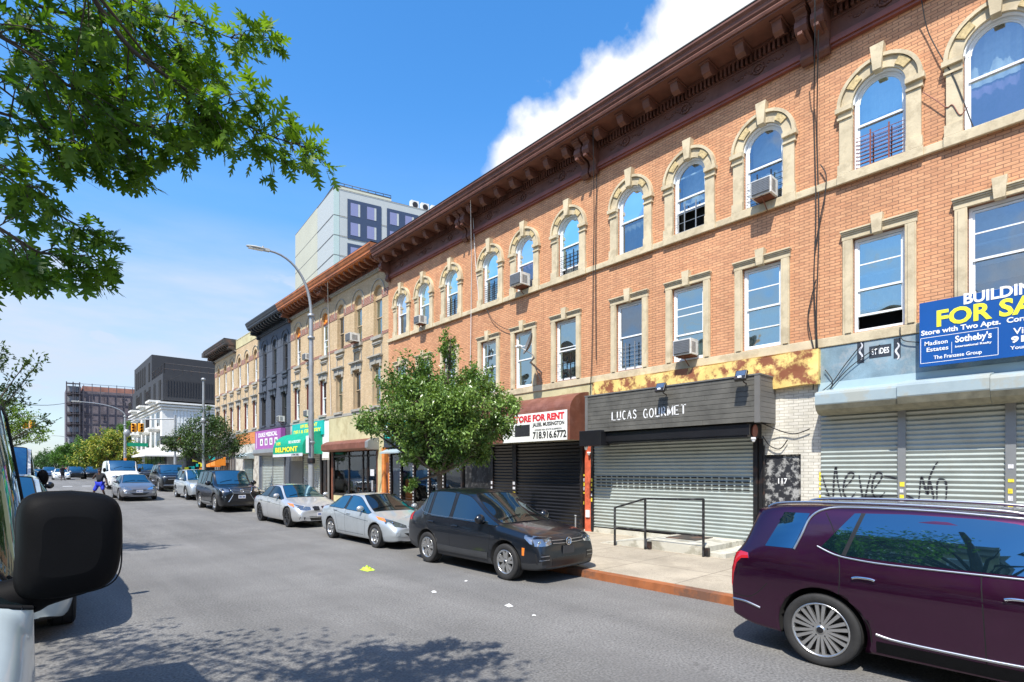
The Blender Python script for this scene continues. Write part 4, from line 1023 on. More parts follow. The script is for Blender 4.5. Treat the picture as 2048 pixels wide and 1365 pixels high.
def dome_cam(x,s,z,label,m='cam_white'):
    e=empty('security_camera',(x,s,z),label,'security camera','small white security cameras')
    q=MB(); q.lathe([(.0,.05),(.055,.05),(.055,.01),(.045,0)],n=14); q.ell((0,0,0),(.042,.042,.05),12,8); q.build('camera_body',m,e)
s_,z_=PX(1507,880,SB+.2); dome_cam(SB+.2,s_,z_,'white dome camera under the right end of the shutter housing')
s_,z_=PX(1172,897,SB); dome_cam(SB,s_,z_,'white dome camera under the black box by the orange pier')
s_,z_=PX(1178,908,FX-.1); dome_cam(FX-.1,s_,z_,'white twin spotlight on the orange pier')
e=empty('wall_box',(SB-.1,12.05,2.5),'black metal box hung at the left end of the grey sign','box')
q=MB(); s0,za=PX(1158,893,SB-.15); s1,zb=PX(1201,860,SB-.15); q.box(SB-.15,SB+.25,s1,s0,za,zb); part(q,'box_shell','shutter_black',e,bevel=.01)
q=MB(); q.box(SB+.25,FX,s1+.1,s0-.1,za+.05,za+.12); part(q,'box_bracket','iron_black',e)
q=MB(); q.box(FX-.03,FX+.2,12.40,12.66,.1,2.62); part(q,'pier','red_orange',B2); 
stickers(B2,12.70,[1.2,1.3,1.42,1.55,.9,1.7],.06,FX-.04); stickers(B1,12.33,[1.3,1.42,1.55,1.0,1.15],.05,FX-.105)
q=MB(); q.box(FX-.07,FX-.03,12.45,12.6,.55,.75); part(q,'meter_box','frame_white',B2)
# platform, ramp and rail
q=MB(); q.box(10.78,FX-.06,7.45,9.05,.10,.345); q.box(10.80,FX-.2,7.06,7.447,.10,.235)
q.add([(10.78,9.05,.12),(FX-.06,9.05,.12),(FX-.06,9.05,.345),(10.78,9.05,.345),(10.78,10.5,.12),(FX-.06,10.5,.12),(10.78,10.5,.14),(FX-.06,10.5,.14)],[(0,1,5,4),(3,2,7,6),(0,4,6,3),(1,2,7,5)])
q.build('entrance_ramp','concrete2',label='low concrete ramp and step in front of the grey gourmet shutter',cat='ramp',bevel=.01)
e=empty('handrail',(10.66,8.7,.13),'black iron handrail beside the low concrete ramp','handrail')
H=[(9.86,1.02),(8.97,1.26),(7.49,1.30)]
q=MB()
for s,z in H: q.box(10.64,10.68,s-.022,s+.022,.13,z)
part(q,'post','rail_black',e,bevel=.003)
q=MB()
for (a,za),(b_,zb) in ((H[0],H[1]),(H[1],H[2])):
    q.add([(10.638,a,za-.03),(10.682,a,za-.03),(10.682,a,za+.01),(10.638,a,za+.01),(10.638,b_,zb-.03),(10.682,b_,zb-.03),(10.682,b_,zb+.01),(10.638,b_,zb+.01)],[(0,1,2,3),(4,7,6,5),(0,4,5,1),(1,5,6,2),(2,6,7,3),(3,7,4,0)])
q.box(10.645,10.675,7.49,9.86,.545,.58); part(q,'top_rail','rail_black',e)
q=MB()
for s,z in H: q.box(10.60,10.72,s-.07,s+.07,.13,.142)
for s in (8.9,7.43): q.box(10.68,10.76,s-.04,s+.04,.16,.32)
part(q,'foot_plate','iron_black',e)
m_=MB(); m_.box(11.4,12.2,8.1,8.9,.347,.362); m_.build('door_mat','cornice_black',label='dark mat on top of the low concrete ramp',cat='door mat')
# ======================= shop front 2 : brown awning, black shutters
def barrel_awning(name,par_xyz,label,s0,s1,out,ztop,zb,zk,m,cat='awning',group=None,val=None):
    e=empty(name,(FX-out/2,(s0+s1)/2,zb),label,cat,group); q=MB(); pts=[]
    for i in range(11):
        t=PI/2*i/10; pts.append((FX-out*math.sin(t),zk+(ztop-zk)*math.cos(t)))
    pts.append((FX-out,zb))
    nseg=int((s1-s0)/.6); rows=[[(x,s0+(s1-s0)*j/nseg,z+(.012 if j%2 else 0)*(1 if k<10 else 0)) for j in range(nseg+1)] for k,(x,z) in enumerate(pts)]
    q.grid(rows,0,False)
    for s in (s0,s1): q.add([(x,s,z) for x,z in pts]+[(FX,s,zb)],[tuple(range(len(pts)+1))],0)
    part(q,'awning_cover',m,e)
    q=MB(); q.add([(FX-out+.01,s0+.01,zb+.012),(FX,s0+.01,zb+.012),(FX,s1-.01,zb+.012),(FX-out+.01,s1-.01,zb+.012)],[(0,1,2,3)]); part(q,'awning_underside','awning_under',e)
    return e
aw=barrel_awning('shop_awning',0,'brown metal barrel awning above the black shutters',12.45,17.9,.86,4.06,2.70,3.52,'awning_brown')
e=empty('for_rent_sign',(11.62,13.9,2.72),'white store for rent sign with red letters and phone number on the brown awning','sign')
AX=FX-.875; q=MB(); q.box(AX-.02,AX,12.47,15.35,2.70,3.52); part(q,'sign_panel','sign_cream',e)
def at(txt,s,z,h,bold,width,x=AX-.024):
    t=wall_text(txt,x,0,z,h,.002,bold); ys=[v[1] for v in t.v]; w=max(ys)-min(ys); k=width/w
    t.v=[(v[0],v[1]*k,v[2]) for v in t.v]; ys=[v[1] for v in t.v]; off=s-(max(ys)+min(ys))/2
    t.v=[(v[0],v[1]+off,v[2]) for v in t.v]; return t
part(at('STORE FOR RENT',13.72,3.36,.25,.012,2.3),'sign_lettering','letter_red',e)
q=at('JALEEL MUSSINGTON',13.25,3.17,.145,.004,1.35); addm(q,at('LICENSED REAL ESTATE SALESPERSON',13.25,3.02,.06,.0,1.15)); addm(q,at('718.916.6772',13.2,2.86,.27,.008,1.42))
part(q,'sign_lettering','letter_black',e)
q=MB(); q.box(AX-.024,AX-.02,14.05,14.75,2.86,3.2); part(q,'agency_block','letter_black',e)
part(at('THE',14.5,3.1,.07,.001,.2,AX-.028),'agency_lettering','letter_white',e) if False else None
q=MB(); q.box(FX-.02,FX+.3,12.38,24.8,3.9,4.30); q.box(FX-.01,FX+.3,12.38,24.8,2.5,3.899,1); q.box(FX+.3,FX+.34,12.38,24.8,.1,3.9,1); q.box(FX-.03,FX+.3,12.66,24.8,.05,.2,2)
part(q,'shop_wall',['stucco_cream','room_dark','concrete2'],B2)
shutter(B2,12.80,15.72,.2,2.70,FX-.04,'shutter_black',.1); shutter(B2,15.92,16.98,.2,2.70,FX-.04,'shutter_black',.1)
q=MB(); q.box(FX-.1,FX+.02,15.72,15.92,.15,2.7); q.box(FX-.1,FX+.02,16.98,17.1,.15,2.7); q.box(FX-.1,FX+.02,12.70,12.80,.15,2.7); part(q,'shutter_guide','iron_black',B2)
stickers(B2,15.82,[1.1,1.25,1.4,.8,.95],.12,FX-.105); stickers(B2,17.04,[1.1,1.25,1.4,.8,.95],.08,FX-.105)
for i,(a,e_) in enumerate(((17.15,17.75),(17.95,18.75))):
    q=MB(); q.box(FX-.02,FX+.05,a,e_,.2,2.2); 
    for j in range(int((e_-a)/.075)): q.box(FX-.03,FX-.02,a+.01+j*.075,a+.065+j*.075,.25,2.15)
    part(q,'door','rail_black',B2)
q=MB(); q.box(FX-.01,FX+.05,17.1,18.9,2.2,2.75); 
for i in range(6): q.box(FX-.03,FX-.011,17.1,18.9,2.22+i*.09,2.28+i*.09)
q.box(FX-.03,FX+.05,17.75,17.95,.2,2.2); part(q,'transom_slats','rail_black',B2)
# ======================= shop front 3 : dark glazed shop behind the tree
q=MB(); q.box(FX-.05,FX+.02,18.9,24.6,.2,.55); 
for y in (18.95,20.2,21.3,22.5,23.6,24.55): q.box(FX-.06,FX+.03,y-.05,y+.05,.2,2.7)
q.box(FX-.06,FX+.03,18.9,24.6,2.6,2.72); part(q,'shopfront_frame','iron_black',B3)
q=MB(); q.add([(FX,18.95,.5),(FX,24.55,.5),(FX,24.55,2.6),(FX,18.95,2.6)],[(0,3,2,1)]); part(q,'shopfront_glass','glass_shop',B3)
q=MB()
rr=random.Random(5)
for (y0,y1,z0,z1,mi) in ((23.65,24.4,.6,1.95,0),(22.7,22.95,1.6,2.0,1),(22.65,23.4,2.05,2.5,2),(22.6,23.3,.6,1.5,3),(21.5,21.8,1.7,1.95,1),(20.4,20.9,.9,1.4,0),(21.4,21.6,1.0,1.4,1)):
    q.box(FX+.03,FX+.035,y0,y1,z0,z1,mi)
part(q,'window_posters',['sticker_white','blue_light','curtain_purple','wood_orange'],B3)
q=MB()
for z in (2.62,): 
    for i in range(40): q.box(FX-.075,FX-.062,19+.14*i,19.07+.14*i,z,z+.03)
for y in (20.2,21.3,22.5,23.6,24.55):
    for i in range(18): q.box(FX-.075,FX-.062,y-.015,y+.015,.3+.13*i,.36+.13*i)
part(q,'light_string','letter_white',B3)
e=empty('shop_sign',(FX-.2,22.0,2.85),'teal and white shop sign half hidden behind the street tree','sign')
q=MB(); q.box(FX-.28,FX-.02,19.2,24.7,3.22,3.88,0); q.box(FX-.281,FX-.03,19.2,24.7,2.84,3.215,1); part(q,'sign_board',['teal_sign','cornice_dark'],e)
part(at('BEAUTY',23.6,3.55,.42,.02,1.9,FX-.285),'sign_lettering','letter_white',e) if False else part(at('B',24.45,3.55,.5,.02,.32,FX-.285),'sign_lettering','letter_white',e)
q=MB(); q.prism([(FX,2.84),(FX-.55,2.62),(FX-.55,2.56),(FX,2.6)],'y',22.4,24.6); part(q,'canopy','hood_metal',e)
# ======================= shop front 4 : yellow stucco
q=MB(); q.box(FX-.04,FX+.3,24.8,31.48,2.88,4.50); q.box(FX-.04,FX+.3,25.32,25.78,.1,2.88); q.box(FX-.02,FX+.3,26.9,30.9,.1,.62); q.box(FX+.9,FX+.94,24.8,31.4,.1,2.9,1)
part(q,'shop_wall',['stucco_cream','room_dark'],B4)
e=empty('shutter_housing',(FX-.3,28.3,2.75),'brown roller housing with a grey end over the glazed shop in yellow stucco','awning')
q=MB(); pr=[(0,3.32),(.3,3.30),(.55,3.18),(.62,3.12),(.62,2.86),(.5,2.78),(0,2.78)]; q.prism([(FX-u,v) for u,v in pr],'y',25.9,31.1,0); q.prism([(FX-u*1.01,v+.003) for u,v in pr],'y',25.6,25.898,1); part(q,'housing_cover',['awning_brown','grey_metal'],e)
q=MB(); q.box(FX-.05,FX+.05,30.95,31.15,.1,2.78); q.box(FX-.06,FX+.05,25.78,25.86,.1,2.78); part(q,'jamb','wood_brown',B4)
q=MB()
for y in (26.9,27.4,29.0,30.9): q.box(FX-.03,FX+.05,y-.05,y+.05,.6,2.78)
q.box(FX-.03,FX+.05,26.9,30.9,.6,.68); q.box(FX-.03,FX+.05,26.0,30.9,2.5,2.58); q.box(FX-.03,FX+.05,25.86,25.98,.1,2.7); q.box(FX-.03,FX+.05,26.8,26.9,.1,2.7)
part(q,'shopfront_frame','iron_black',B4)
q=MB(); q.add([(FX+.01,25.9,.3),(FX+.01,30.9,.3),(FX+.01,30.9,2.75),(FX+.01,25.9,2.75)],[(0,3,2,1)]); part(q,'shopfront_glass','glass_shop',B4)
q=MB(); rr=random.Random(9)
for i in range(26):
    y=rr.uniform(27.2,30.7); z=rr.uniform(.7,1.2); q.ell((FX+.4+rr.random()*.3,y,z),(.08,.1,.1*rr.uniform(.6,2)),7,5,i%4)
part(q,'window_display',['wood_orange','frame_white','leaf_mid','curtain_grey'],B4)
q=MB(); q.box(FX-.06,FX,26.35,26.37,.9,1.4); q.box(FX-.015,FX-.005,26.2,26.6,1.6,1.9); part(q,'door_notice','sticker_white',B4)
q=MB(); q.box(FX-.08,FX+.1,25.05,25.31,.1,2.85); part(q,'door_jamb','wood_orange',B4)
q=MB(); q.box(FX+.0,FX+.05,24.3+.5,25.05,.1,2.2); q.box(FX-.02,FX+.05,24.62,24.80,.1,2.85,1); part(q,'side_door',['wood_brown','wood_orange'],B4)
# ======================= shop front 5 : green awning
q=MB(); q.box(FX-.02,FX+.3,31.5,37.5,2.4,4.52,0); q.box(FX-.02,FX+.3,31.5,31.9,.1,2.4,1); q.box(FX-.02,FX+.3,35.3,37.5,.1,2.4,1); q.box(FX-.03,FX,31.55,33.3,2.5,4.42,2); q.box(FX+.2,FX+.24,31.9,35.3,.1,2.4,1)
part(q,'shop_wall',['stucco_dirty','siding_trim','frame_white'],B5)
g=rz_(34)
shutter(B5,32.7,35.2,.3,2.7,FX-.03,'shutter_grey',.1)
q=MB(); q.box(FX-.06,FX+.0,35.2,35.35,.2,2.7); q.box(FX-.06,FX+.0,32.5,32.7,.2,2.7); q.box(FX-.1,FX,31.75,32.1,.2,2.4); part(q,'shutter_guide','iron_black',B5)
q=MB(); rr=random.Random(2)
for i in range(9):
    y=35.0-i*.26; p=[(y+.1*math.sin(k*1.9+i)+.05*k,.75+.19*k+.06*math.cos(k*2.3+i)) for k in range(6)]
    ribbon(q,smooth(p,5),.025,FX-.06,0); ribbon(q,smooth([(a-.03,b) for a,b in p],5),.05,FX-.057,1)
ribbon(q,smooth([(35.1-.3*i,1.95+.14*(i%2)) for i in range(9)],5),.03,FX-.058,2)
part(q,'spray_graffiti',['graf_black','graf_white','graf_yellow'],B5)
aw=barrel_awning('shop_awning',0,'green barrel awning with belmont lettering beside the lamp post',32.3,37.2,1.15,3.95,2.72,3.05,'awning_green')
q=MB(); q.box(FX-1.165,FX-1.152,32.3,37.2,2.60,2.76); part(q,'valance','sticker_white',aw)
part(at('BELMONT',34.9,2.98,.36,.012,3.7,FX-1.16),'awning_lettering','letter_yellow',aw)
q=at('105',36.3,3.34,.24,.006,.7,FX-1.12); part(q,'awning_lettering','letter_yellow',aw)
q=at('DELI & GROCERY',33.7,3.38,.2,.006,1.9,FX-1.10); part(q,'awning_lettering','letter_white',aw)
part(at('ATM DELI',33.4,2.68,.14,.004,1.2,FX-1.17),'awning_lettering','letter_black',aw)
e=empty('shop_sign',(FX-.1,34,3.9),'teal and yellow deli grocery sign board above the green awning','sign')
q=MB(); q.box(FX-.12,FX-.03,32.1,36.9,3.75,4.50); part(q,'sign_board','teal_sign',e)
q=at('109 BELMONT',34.2,4.32,.26,.008,2.6,FX-.125); addm(q,at('DELI & GROCERY',34.5,4.0,.34,.01,4.2,FX-.125)); part(q,'sign_lettering','letter_yellow',e)
# ======================= shop front 6 : purple sign
q=MB(); q.box(FX-.02,FX+.3,37.5,43.9,2.9,4.52); q.box(FX-.02,FX+.3,37.5,38.5,.1,2.9); q.box(FX-.02,FX+.3,43.0,43.9,.1,2.9); part(q,'shop_wall','brick_grey',B6)
shutter(B6,38.6,40.7,.35,2.85,FX-.03,'shutter_grey',.1); shutter(B6,40.85,42.9,.35,2.85,FX-.03,'shutter_grey',.1)
q=MB(); 
for y in (38.5,40.7,42.9): q.box(FX-.08,FX+.0,y,y+.12,.2,2.9)
q.prism([(FX,3.25),(FX-.55,3.2),(FX-.6,2.95),(FX-.5,2.8),(FX,2.8)],'y',38.2,43.4); part(q,'shutter_housing','grey_metal',B6)
e=empty('shop_sign',(FX-.2,41,3.2),'purple medical shop sign with white pictures on the charcoal building','sign')
q=MB(); q.box(FX-.34,FX-.05,38.3,43.6,3.22,4.42); part(q,'sign_board','purple_sign',e)
q=at('DUKE MEDICAL',40.9,4.12,.36,.012,3.9,FX-.345)
for i in range(4):
    y=42.2-i*1.0; q.box(FX-.345,FX-.341,y-.28,y+.28,3.45,3.88)
q.box(FX-.345,FX-.341,43.25,43.32,3.3,4.3)
part(q,'sign_lettering','letter_white',e)
q=MB()
for i in range(4):
    y=42.2-i*1.0; q.ell((FX-.346,y,3.68),(.004,.1+.03*(i%2),.13),8,6); q.box(FX-.35,FX-.346,y-.16,y+.1,3.55,3.6)
part(q,'sign_pictures','cornice_dark',e)
# ======================= shop fronts 7, 8
q=MB(); q.box(FX-.02,FX+.3,43.9,49.65,.1,3.7,0); q.box(FX-.03,FX+.3,43.9,49.65,3.7,4.5,1); part(q,'shop_wall',['stucco_dirty','wood_orange'],B7)
shutter(B7,45.2,47.2,.5,2.6,FX-.05,'shutter_teal',.1)
q=MB(); q.prism([(FX,3.1),(FX-.5,2.98),(FX-.62,2.8),(FX-.5,2.65),(FX,2.65)],'y',44.9,47.6); part(q,'shutter_housing','hood_metal',B7)
q=MB(); q.box(FX-.02,FX+.3,49.65,56.35,.1,4.5); q.box(FX-.3,FX-.02,50,56.3,3.1,3.9,1); part(q,'shop_wall',['siding_trim','shutter_black'],B8)
q=MB()
for i in range(9): q.box(FX-.05,FX-.02,50.1+i*.7,50.2+i*.7,.5,3.1)
part(q,'shopfront_frame','iron_black',B8)
for i,(y,z,l) in enumerate(((53.8,2.75,'orange awning box on the corner building, the farther one'),(52.2,2.85,'orange awning box on the corner building, the nearer one'))):
    q=MB(); q.prism([(FX-.3,z),(FX-1.1,z-.3),(FX-1.1,z-.65),(FX-.3,z-.65)],'y',y-.7,y+.7); q.build('shop_awning','orange_box',label=l,cat='awning',group='orange awnings on the corner building')
# ======================= wires and pipes on the facades
def wire(pts,r,label,m='wire',group='cables on the brick fronts',sm_=True,name='cable'):
    q=MB(); 
    for P_ in (pts if isinstance(pts[0][0],(list,tuple)) else [pts]):
        P3=[(p[2] if len(p)>2 else FX-.08,)+PX(p[0],p[1],p[2] if len(p)>2 else FX-.08) for p in P_]
        q.tube(smooth(P3,6) if sm_ else P3,r,5)
    return q.build(name,m,label=label,cat='cable',group=group)
wire([[(1629,-40,FX-.95),(1630,60,FX-.7),(1628,230),(1632,420),(1628,560),(1632,690),(1626,780)],[(1637,60,FX-.7),(1634,260),(1638,450),(1633,640),(1640,760)],[(1641,330),(1652,350),(1650,390),(1640,440),(1630,500)],[(1632,560),(1622,600),(1616,640),(1628,700)]],.012,'tangled black cables between the two nearest brick buildings')
wire([[(1186,250,FX-.7),(1188,420),(1186,560),(1184,700),(1180,790)],[(1194,330),(1191,500),(1192,720)]],.011,'pair of black cables down the joint above the brown awning')
wire([[(941,400,FX-.7),(943,520),(942,640),(940,760)],[(946,430),(951,520),(958,600)]],.014,'grey cables at the joint between two brick buildings above the street tree','wire_white')
wire([[(968,605),(985,640),(1010,658),(1030,660)]],.010,'black cable looping between the arched and the square windows')
wire([[(1843,0,FX-.2),(1855,60),(1880,110),(1905,150),(1922,190),(1948,260)]],.010,'black cable hanging past the right arched window')
wire([[(1846,185),(1870,200),(1893,215),(1905,210),(1920,230),(1935,215)]],.008,'thin cable wandering between the two nearest arched windows','cornice_red')
wire([[(1722,690),(1690,730),(1665,765),(1645,782)],[(1760,690),(1700,735),(1660,778)],[(1800,655),(1805,680),(1840,685)],[(1650,740),(1665,762),(1660,780)]],.009,'loose black cables on the blue shop panel')
wire([[(1520,845,FX-.3),(1560,862,FX-.1),(1590,868),(1620,858)],[(1525,872,FX-.1),(1540,892),(1560,898),(1575,880)]],.012,'black cable sagging across the white brick over the door')
wire([[(655,560,FX-.7),(657,640),(660,760),(662,830)]],.018,'white pipe down the joint of the buff buildings','wire_white',name='drain_pipe')
# grooved dirty stains under sills are in the materials; satellite dish
e=empty('satellite_dish',(FX-.1,14.35,4.6),'grey satellite dish on a wall arm beside the lower window over the brown awning','satellite dish')
A=PX(1083,745,FX-.03); Bp=(FX-1.0,)+PX(1068,708,FX-1.0)
q=MB(); p0=(FX-.02,)+A; p1=(FX-.55,)+PX(1066,716,FX-.55)
q.tube([p0,(FX-.5,p0[1]+.02,p0[2]+.25),p1],.03,8); q.tube([(FX-.02,p0[1],p0[2]-.3),(FX-.35,p0[1],p0[2]+.2)],.018); part(q,'mast','grey_metal',e)
dc=Vector((FX-.75,p1[1]-.02,p1[2]+.35)); q=MB(); dirn=Vector((-1,.55,.45)).normalized(); Mq=dirn.to_track_quat('Z','Y').to_matrix()
rows=[]
for i in range(7):
    r=.34*i/6; rows.append([tuple(dc+Mq@Vector((r*math.cos(t*PI/12)*.85,r*math.sin(t*PI/12),.28*r*r*3))) for t in range(24)])
q.grid(rows,0,True,True); rows=[[tuple(Vector(p)-dirn*.015) for p in r] for r in rows]; q.grid(rows,0,True,True); part(q,'dish','siding_trim',e)
q=MB(); arm=dc+dirn*.45+Vector((0,0,-.22)); q.tube([p1,tuple(dc-dirn*.05+Vector((0,0,-.25))),tuple(arm)],.018)
for d in (-.08,0,.08): q.cyl(tuple(arm+Vector((0,d,.0))),tuple(arm+Vector((0,d,0))-dirn*.1),.03,.035,10)
part(q,'receiver','cam_white',e)
q=MB(); q.box(FX-.5,FX-.38,p1[1]-.0,p1[1]+.0001,0,.0001)
# short bollards / pipes by the black shutter
for i,(px,py0,py1,l) in enumerate(((1151,1070,1032,'thin grey pipe stub by the black shutter, the taller one'),(1159,1072,1049,'short dark pipe stub next to the taller one by the black shutter'))):
    s,z=PX(px,py0,11.9); s,z1=PX(px,py1,11.9); q=MB(); q.cyl((11.9,s,.13),(11.9,s,z1),.022,n=8); q.lathe([(.0,z1+.02),(.04,z1+.015),(.04,z1-.01),(.0,z1-.012)],(11.9,s,0),n=10); q.build('pipe_stub','lamp_grey' if i==0 else 'iron_black',label=l,cat='pipe')

# cellar hatch and orange spray marks on the pavement
q=MB(); q.box(11.25,12.42,10.55,12.25,.131,.142); q.box(11.83,11.85,10.6,12.2,.142,.146); q.build('cellar_hatch','awning_brown',label='flat brown metal cellar hatch in the pavement by the orange pier',cat='hatch')
rr=random.Random(12); q=MB()
for (px,py,rx,ry) in ((1562,1146,.16,.05),(1585,1143,.1,.05),(1615,1139,.12,.035),(1640,1136,.05,.03),(1492,1142,.08,.02)):
    k=(px-1024)/FO; v=(py-940)/FO; Z=(EYO-.135)/v; c_,n_=math.cos(THO),math.sin(THO); X=k*Z; x=X*c_+Z*n_; y=-X*n_+Z*c_
    pts=[]
    for i in range(18):
        t=2*PI*i/18; r_=.6+.6*rr.random(); pts.append((x+rx*.9*r_*math.sin(t),y+rx*1.6*r_*math.cos(t),.1345))
    q.add(pts,[tuple(range(18))])
q.build('spray_mark','orange_mark',label='orange spray paint marks on the pavement near the kerb',cat='paint mark')
# from the measuring frame to metres
for o in list(bpy.data.objects):
    if o in _before or o.parent is not None: continue
    n=o.name.split('.')[0]
    if n=='brick_building': warp_tree(o,12.5)
    elif n in ('cable','drain_pipe'): warp_tree(o)
    elif n in ('entrance_ramp','door_mat','handrail'): warp_tree(o,10.75)
    elif n=='shop_sign' and 'gourmet' in o['label']: warp_tree(o,11.75)
    else: warp_tree(o,min(12.5,o.location.x))
# ---------------------------------------------------------------- cars
def interp(tab,y):
    if y<=tab[0][0]: return tab[0][1]
    for (a,va),(b,vb) in zip(tab,tab[1:]):
        if y<=b: return va+(vb-va)*(y-a)/(b-a)
    return tab[-1][1]
def car_shell(sp):
    """one closed loft, front at y=0 (local -L/2). Returns evaluated bmesh data (verts, faces, mats)"""
    L,Wd=sp['L'],sp['W']/2; yr=sp['ys']
    # stations with flags; cabin marks: cowl yC, roof front yR, roof rear yS, rear glass base yT
    yC,yR,yS,yT=sp['cowl'],sp['roof0'],sp['roof1'],sp['deck']
    zb=sp['zb']; belt=sp['belt']; top=sp['top']; plan=sp['plan']; under=sp['under']
    roofw=sp['roofw']; 
    rows=[]; flags=[]
    def station(y,fl):
        w=Wd*interp(plan,y); b=interp(belt,y); t=interp(top,y); u=interp(under,y)
        cab=yC<y<yT
        g=0
        if y<=yC: g=0
        elif y<yR: g=(y-yC)/(yR-yC)
        elif y<=yS: g=1
        elif y<yT: g=(yT-y)/(yT-yS)
        wb=w*sp.get('beltw',.95)
        # roof rail half width and height
        wr=wb*(1-g)*.86+g*Wd*roofw
        P=[(0,u),(w*.72,u),(w*.93,u+.03),(w*sp.get('r3',.985),u+.16),(w*sp.get('r4',1.0),u+(b-u)*.50),(w*sp.get('r5',.995),u+(b-u)*sp.get('h5',.78)),(wb,b)]
        if g>0:
            zr=b+(t-b)*(.02+.90*g) if y<=yR or y>=yS else t-(t-b)*.10
            zr=b+(t-.055*g-b)*1.0*g + .02*(1-g) if g<1 else t-.075
            P+=[(wr+.0,zr),(wr-.075,zr+.035*g+.012),(wr*.5,t-.012),(0,t)]
        else:
            d=t-b
            P+=[(wb*.90,b+d*.35),(wb*.80,b+d*.62),(wb*.42,b+d*.93),(0,t)]
        return P
    for y,fl in yr:
        P=station(y,fl); wy=sp.get('warp',lambda t:t)(y); rows.append([( x, wy-L/2, z) for x,z in P]); flags.append(fl)
    # windshield curvature: move centre forward
    n=len(rows[0]); me=bpy.data.meshes.new('c'); V=[];Fs=[];Mi=[]
    idx=[]
    nose=sp.get('nose',{}) ; 
    for i,r in enumerate(rows):
        ring=[]
        y=yr[i][0]
        for j,p in enumerate(r):
            yy=p[1]
            cx=1-abs(p[0])/Wd
            if y<=.35: yy-=.0
            if yC-.01<=y<=yC+.3: yy-= .10*max(0,cx)   # curved cowl
            if y>=yT-.05 and y<yT+.2: yy+=.06*max(0,cx)
            if i==0: # raked nose
                zz=(p[2]-interp(under,0))/(max(.05,interp(top,0)-interp(under,0)))
                yy+=nose.get('top',.08)*max(0,zz-.55)*2+nose.get('bot',.05)*max(0,.3-zz)*3+nose.get('side',.10)*(abs(p[0])/Wd)**3
            if i==len(rows)-1:
                zz=(p[2]-interp(under,L))/(max(.05,interp(top,L)-interp(under,L)))
                yy-=sp.get('tail',.06)*max(0,zz-.5)*2+.05*max(0,.3-zz)*3+.06*(abs(p[0])/Wd)**3
            ring.append((p[0],yy,p[2]))
        idx.append(ring)
    for i,ring in enumerate(idx):
        a=[]
        for j,p in enumerate(ring):
            V.append(p); a.append(len(V)-1)
        b_=[]
        for j,p in enumerate(ring):
            if j in(0,n-1): b_.append(a[j])
            else: V.append((-p[0],p[1],p[2])); b_.append(len(V)-1)
        idx[i]=(a,b_)
    GL,PI_=1,2
    for i in range(len(idx)-1):
        fl=flags[i]
        for side in (0,1):
            A=idx[i][side];B=idx[i+1][side]
            for j in range(n-1):
                m=0
                if j==0: m=3
                if j in(1,): m=3
                if sp.get('clad') and j in (2,): m=4
                if j==6 and fl in 'gw': m=1     # side glass
                if j==6 and fl=='p': m=5        # dark pillar
                if j in(8,9) and fl in 'wW': m=1     # windscreen
                if j in(8,9) and fl in 'rR': m=1     # rear screen
                if j==6 and fl=='r': m=1
                f=(A[j],B[j],B[j+1],A[j+1])
                if side: f=f[::-1]
                Fs.append(f); Mi.append(m)
    for i,fl in ((0,1),(len(idx)-1,0)):
        a,b_=idx[i]
        for j in range(n-1):
            f=(a[j],a[j+1],b_[j+1],b_[j]) if (j not in(0,n-2)) else ((a[0],a[1],b_[1]) if j==0 else (a[j],a[j+1],b_[j]))
            if i!=0: f=f[::-1]
            Fs.append(f); Mi.append(sp.get('capmat',0) if i==0 else 0)
    me.from_pydata(V,[],Fs); me.polygons.foreach_set('material_index',Mi); me.update()
    for _ in range(6): me.materials.append(None)
    # creases along glass borders
    bm=bmesh.new(); bm.from_mesh(me); cl=bm.edges.layers.float.get('crease_edge') or bm.edges.layers.float.new('crease_edge')
    bmesh.ops.recalc_face_normals(bm,faces=bm.faces)
    for e in bm.edges:
        ms={f.material_index for f in e.link_faces}
        if len(ms)>1 and (1 in ms): e[cl]=.85
        elif len(ms)>1: e[cl]=.6
    vl=bm.verts.layers.float.get('crease_vert') or bm.verts.layers.float.new('crease_vert')
    for v in bm.verts:
        gn=[f for f in v.link_faces if f.material_index==1]
        if len(gn)==1 and len(v.link_faces)>=3: v[vl]=.75
    for e in bm.edges:
        ms=[f.material_index for f in e.link_faces]
        if 1 in ms and any(m!=1 for m in ms): e[cl]=1.0
    bm.to_mesh(me); bm.free()
    o=bpy.data.objects.new('c',me); col.objects.link(o); s=o.modifiers.new('s','SUBSURF'); s.levels=s.render_levels=sp.get('sub',2)
    # wheel wells
    cut=MB(); wr=sp['wr']; ar=wr+sp.get('gap',.06)
    for y in sp['axles']:
        for sg in(-1,1):
            x0,x1=sg*(Wd+.1),sg*(Wd-.34)
            cut.cyl((x0,y-L/2,wr+.015),(x1,y-L/2,wr+.015),ar,n=40,mi=3,sm=False)
            cut.box(min(x0,x1)+.003,max(x0,x1)-.003,y-L/2-ar*.93,y-L/2+ar*.93,-.3,wr*.75,3)
    # use cylinders only with an opening below
    outv=None
    cm=bpy.data.meshes.new('k'); 
    c2=MB()
    for y in sp['axles']:
        for sg in(-1,1):
            x0,x1=sg*(Wd+.1),sg*(Wd-.34); pts=[]
            for k in range(25):
                t=-R(20)+ (PI+R(40))*k/24; pts.append((y-L/2+ar*math.cos(t),wr+.015+ar*math.sin(t)))
            pts.append((pts[-1][0],-.3)); pts.append((pts[0][0],-.3))
            c2.prism(pts,'x',min(x0,x1),max(x0,x1),3)
    cm.from_pydata(c2.v,[],c2.f)
    for _ in range(6): cm.materials.append(None)
    cm.polygons.foreach_set('material_index',c2.m); cm.update()
    bm=bmesh.new(); bm.from_mesh(cm); bmesh.ops.remove_doubles(bm,verts=bm.verts,dist=1e-5); bmesh.ops.recalc_face_normals(bm,faces=bm.faces); bm.to_mesh(cm); bm.free()
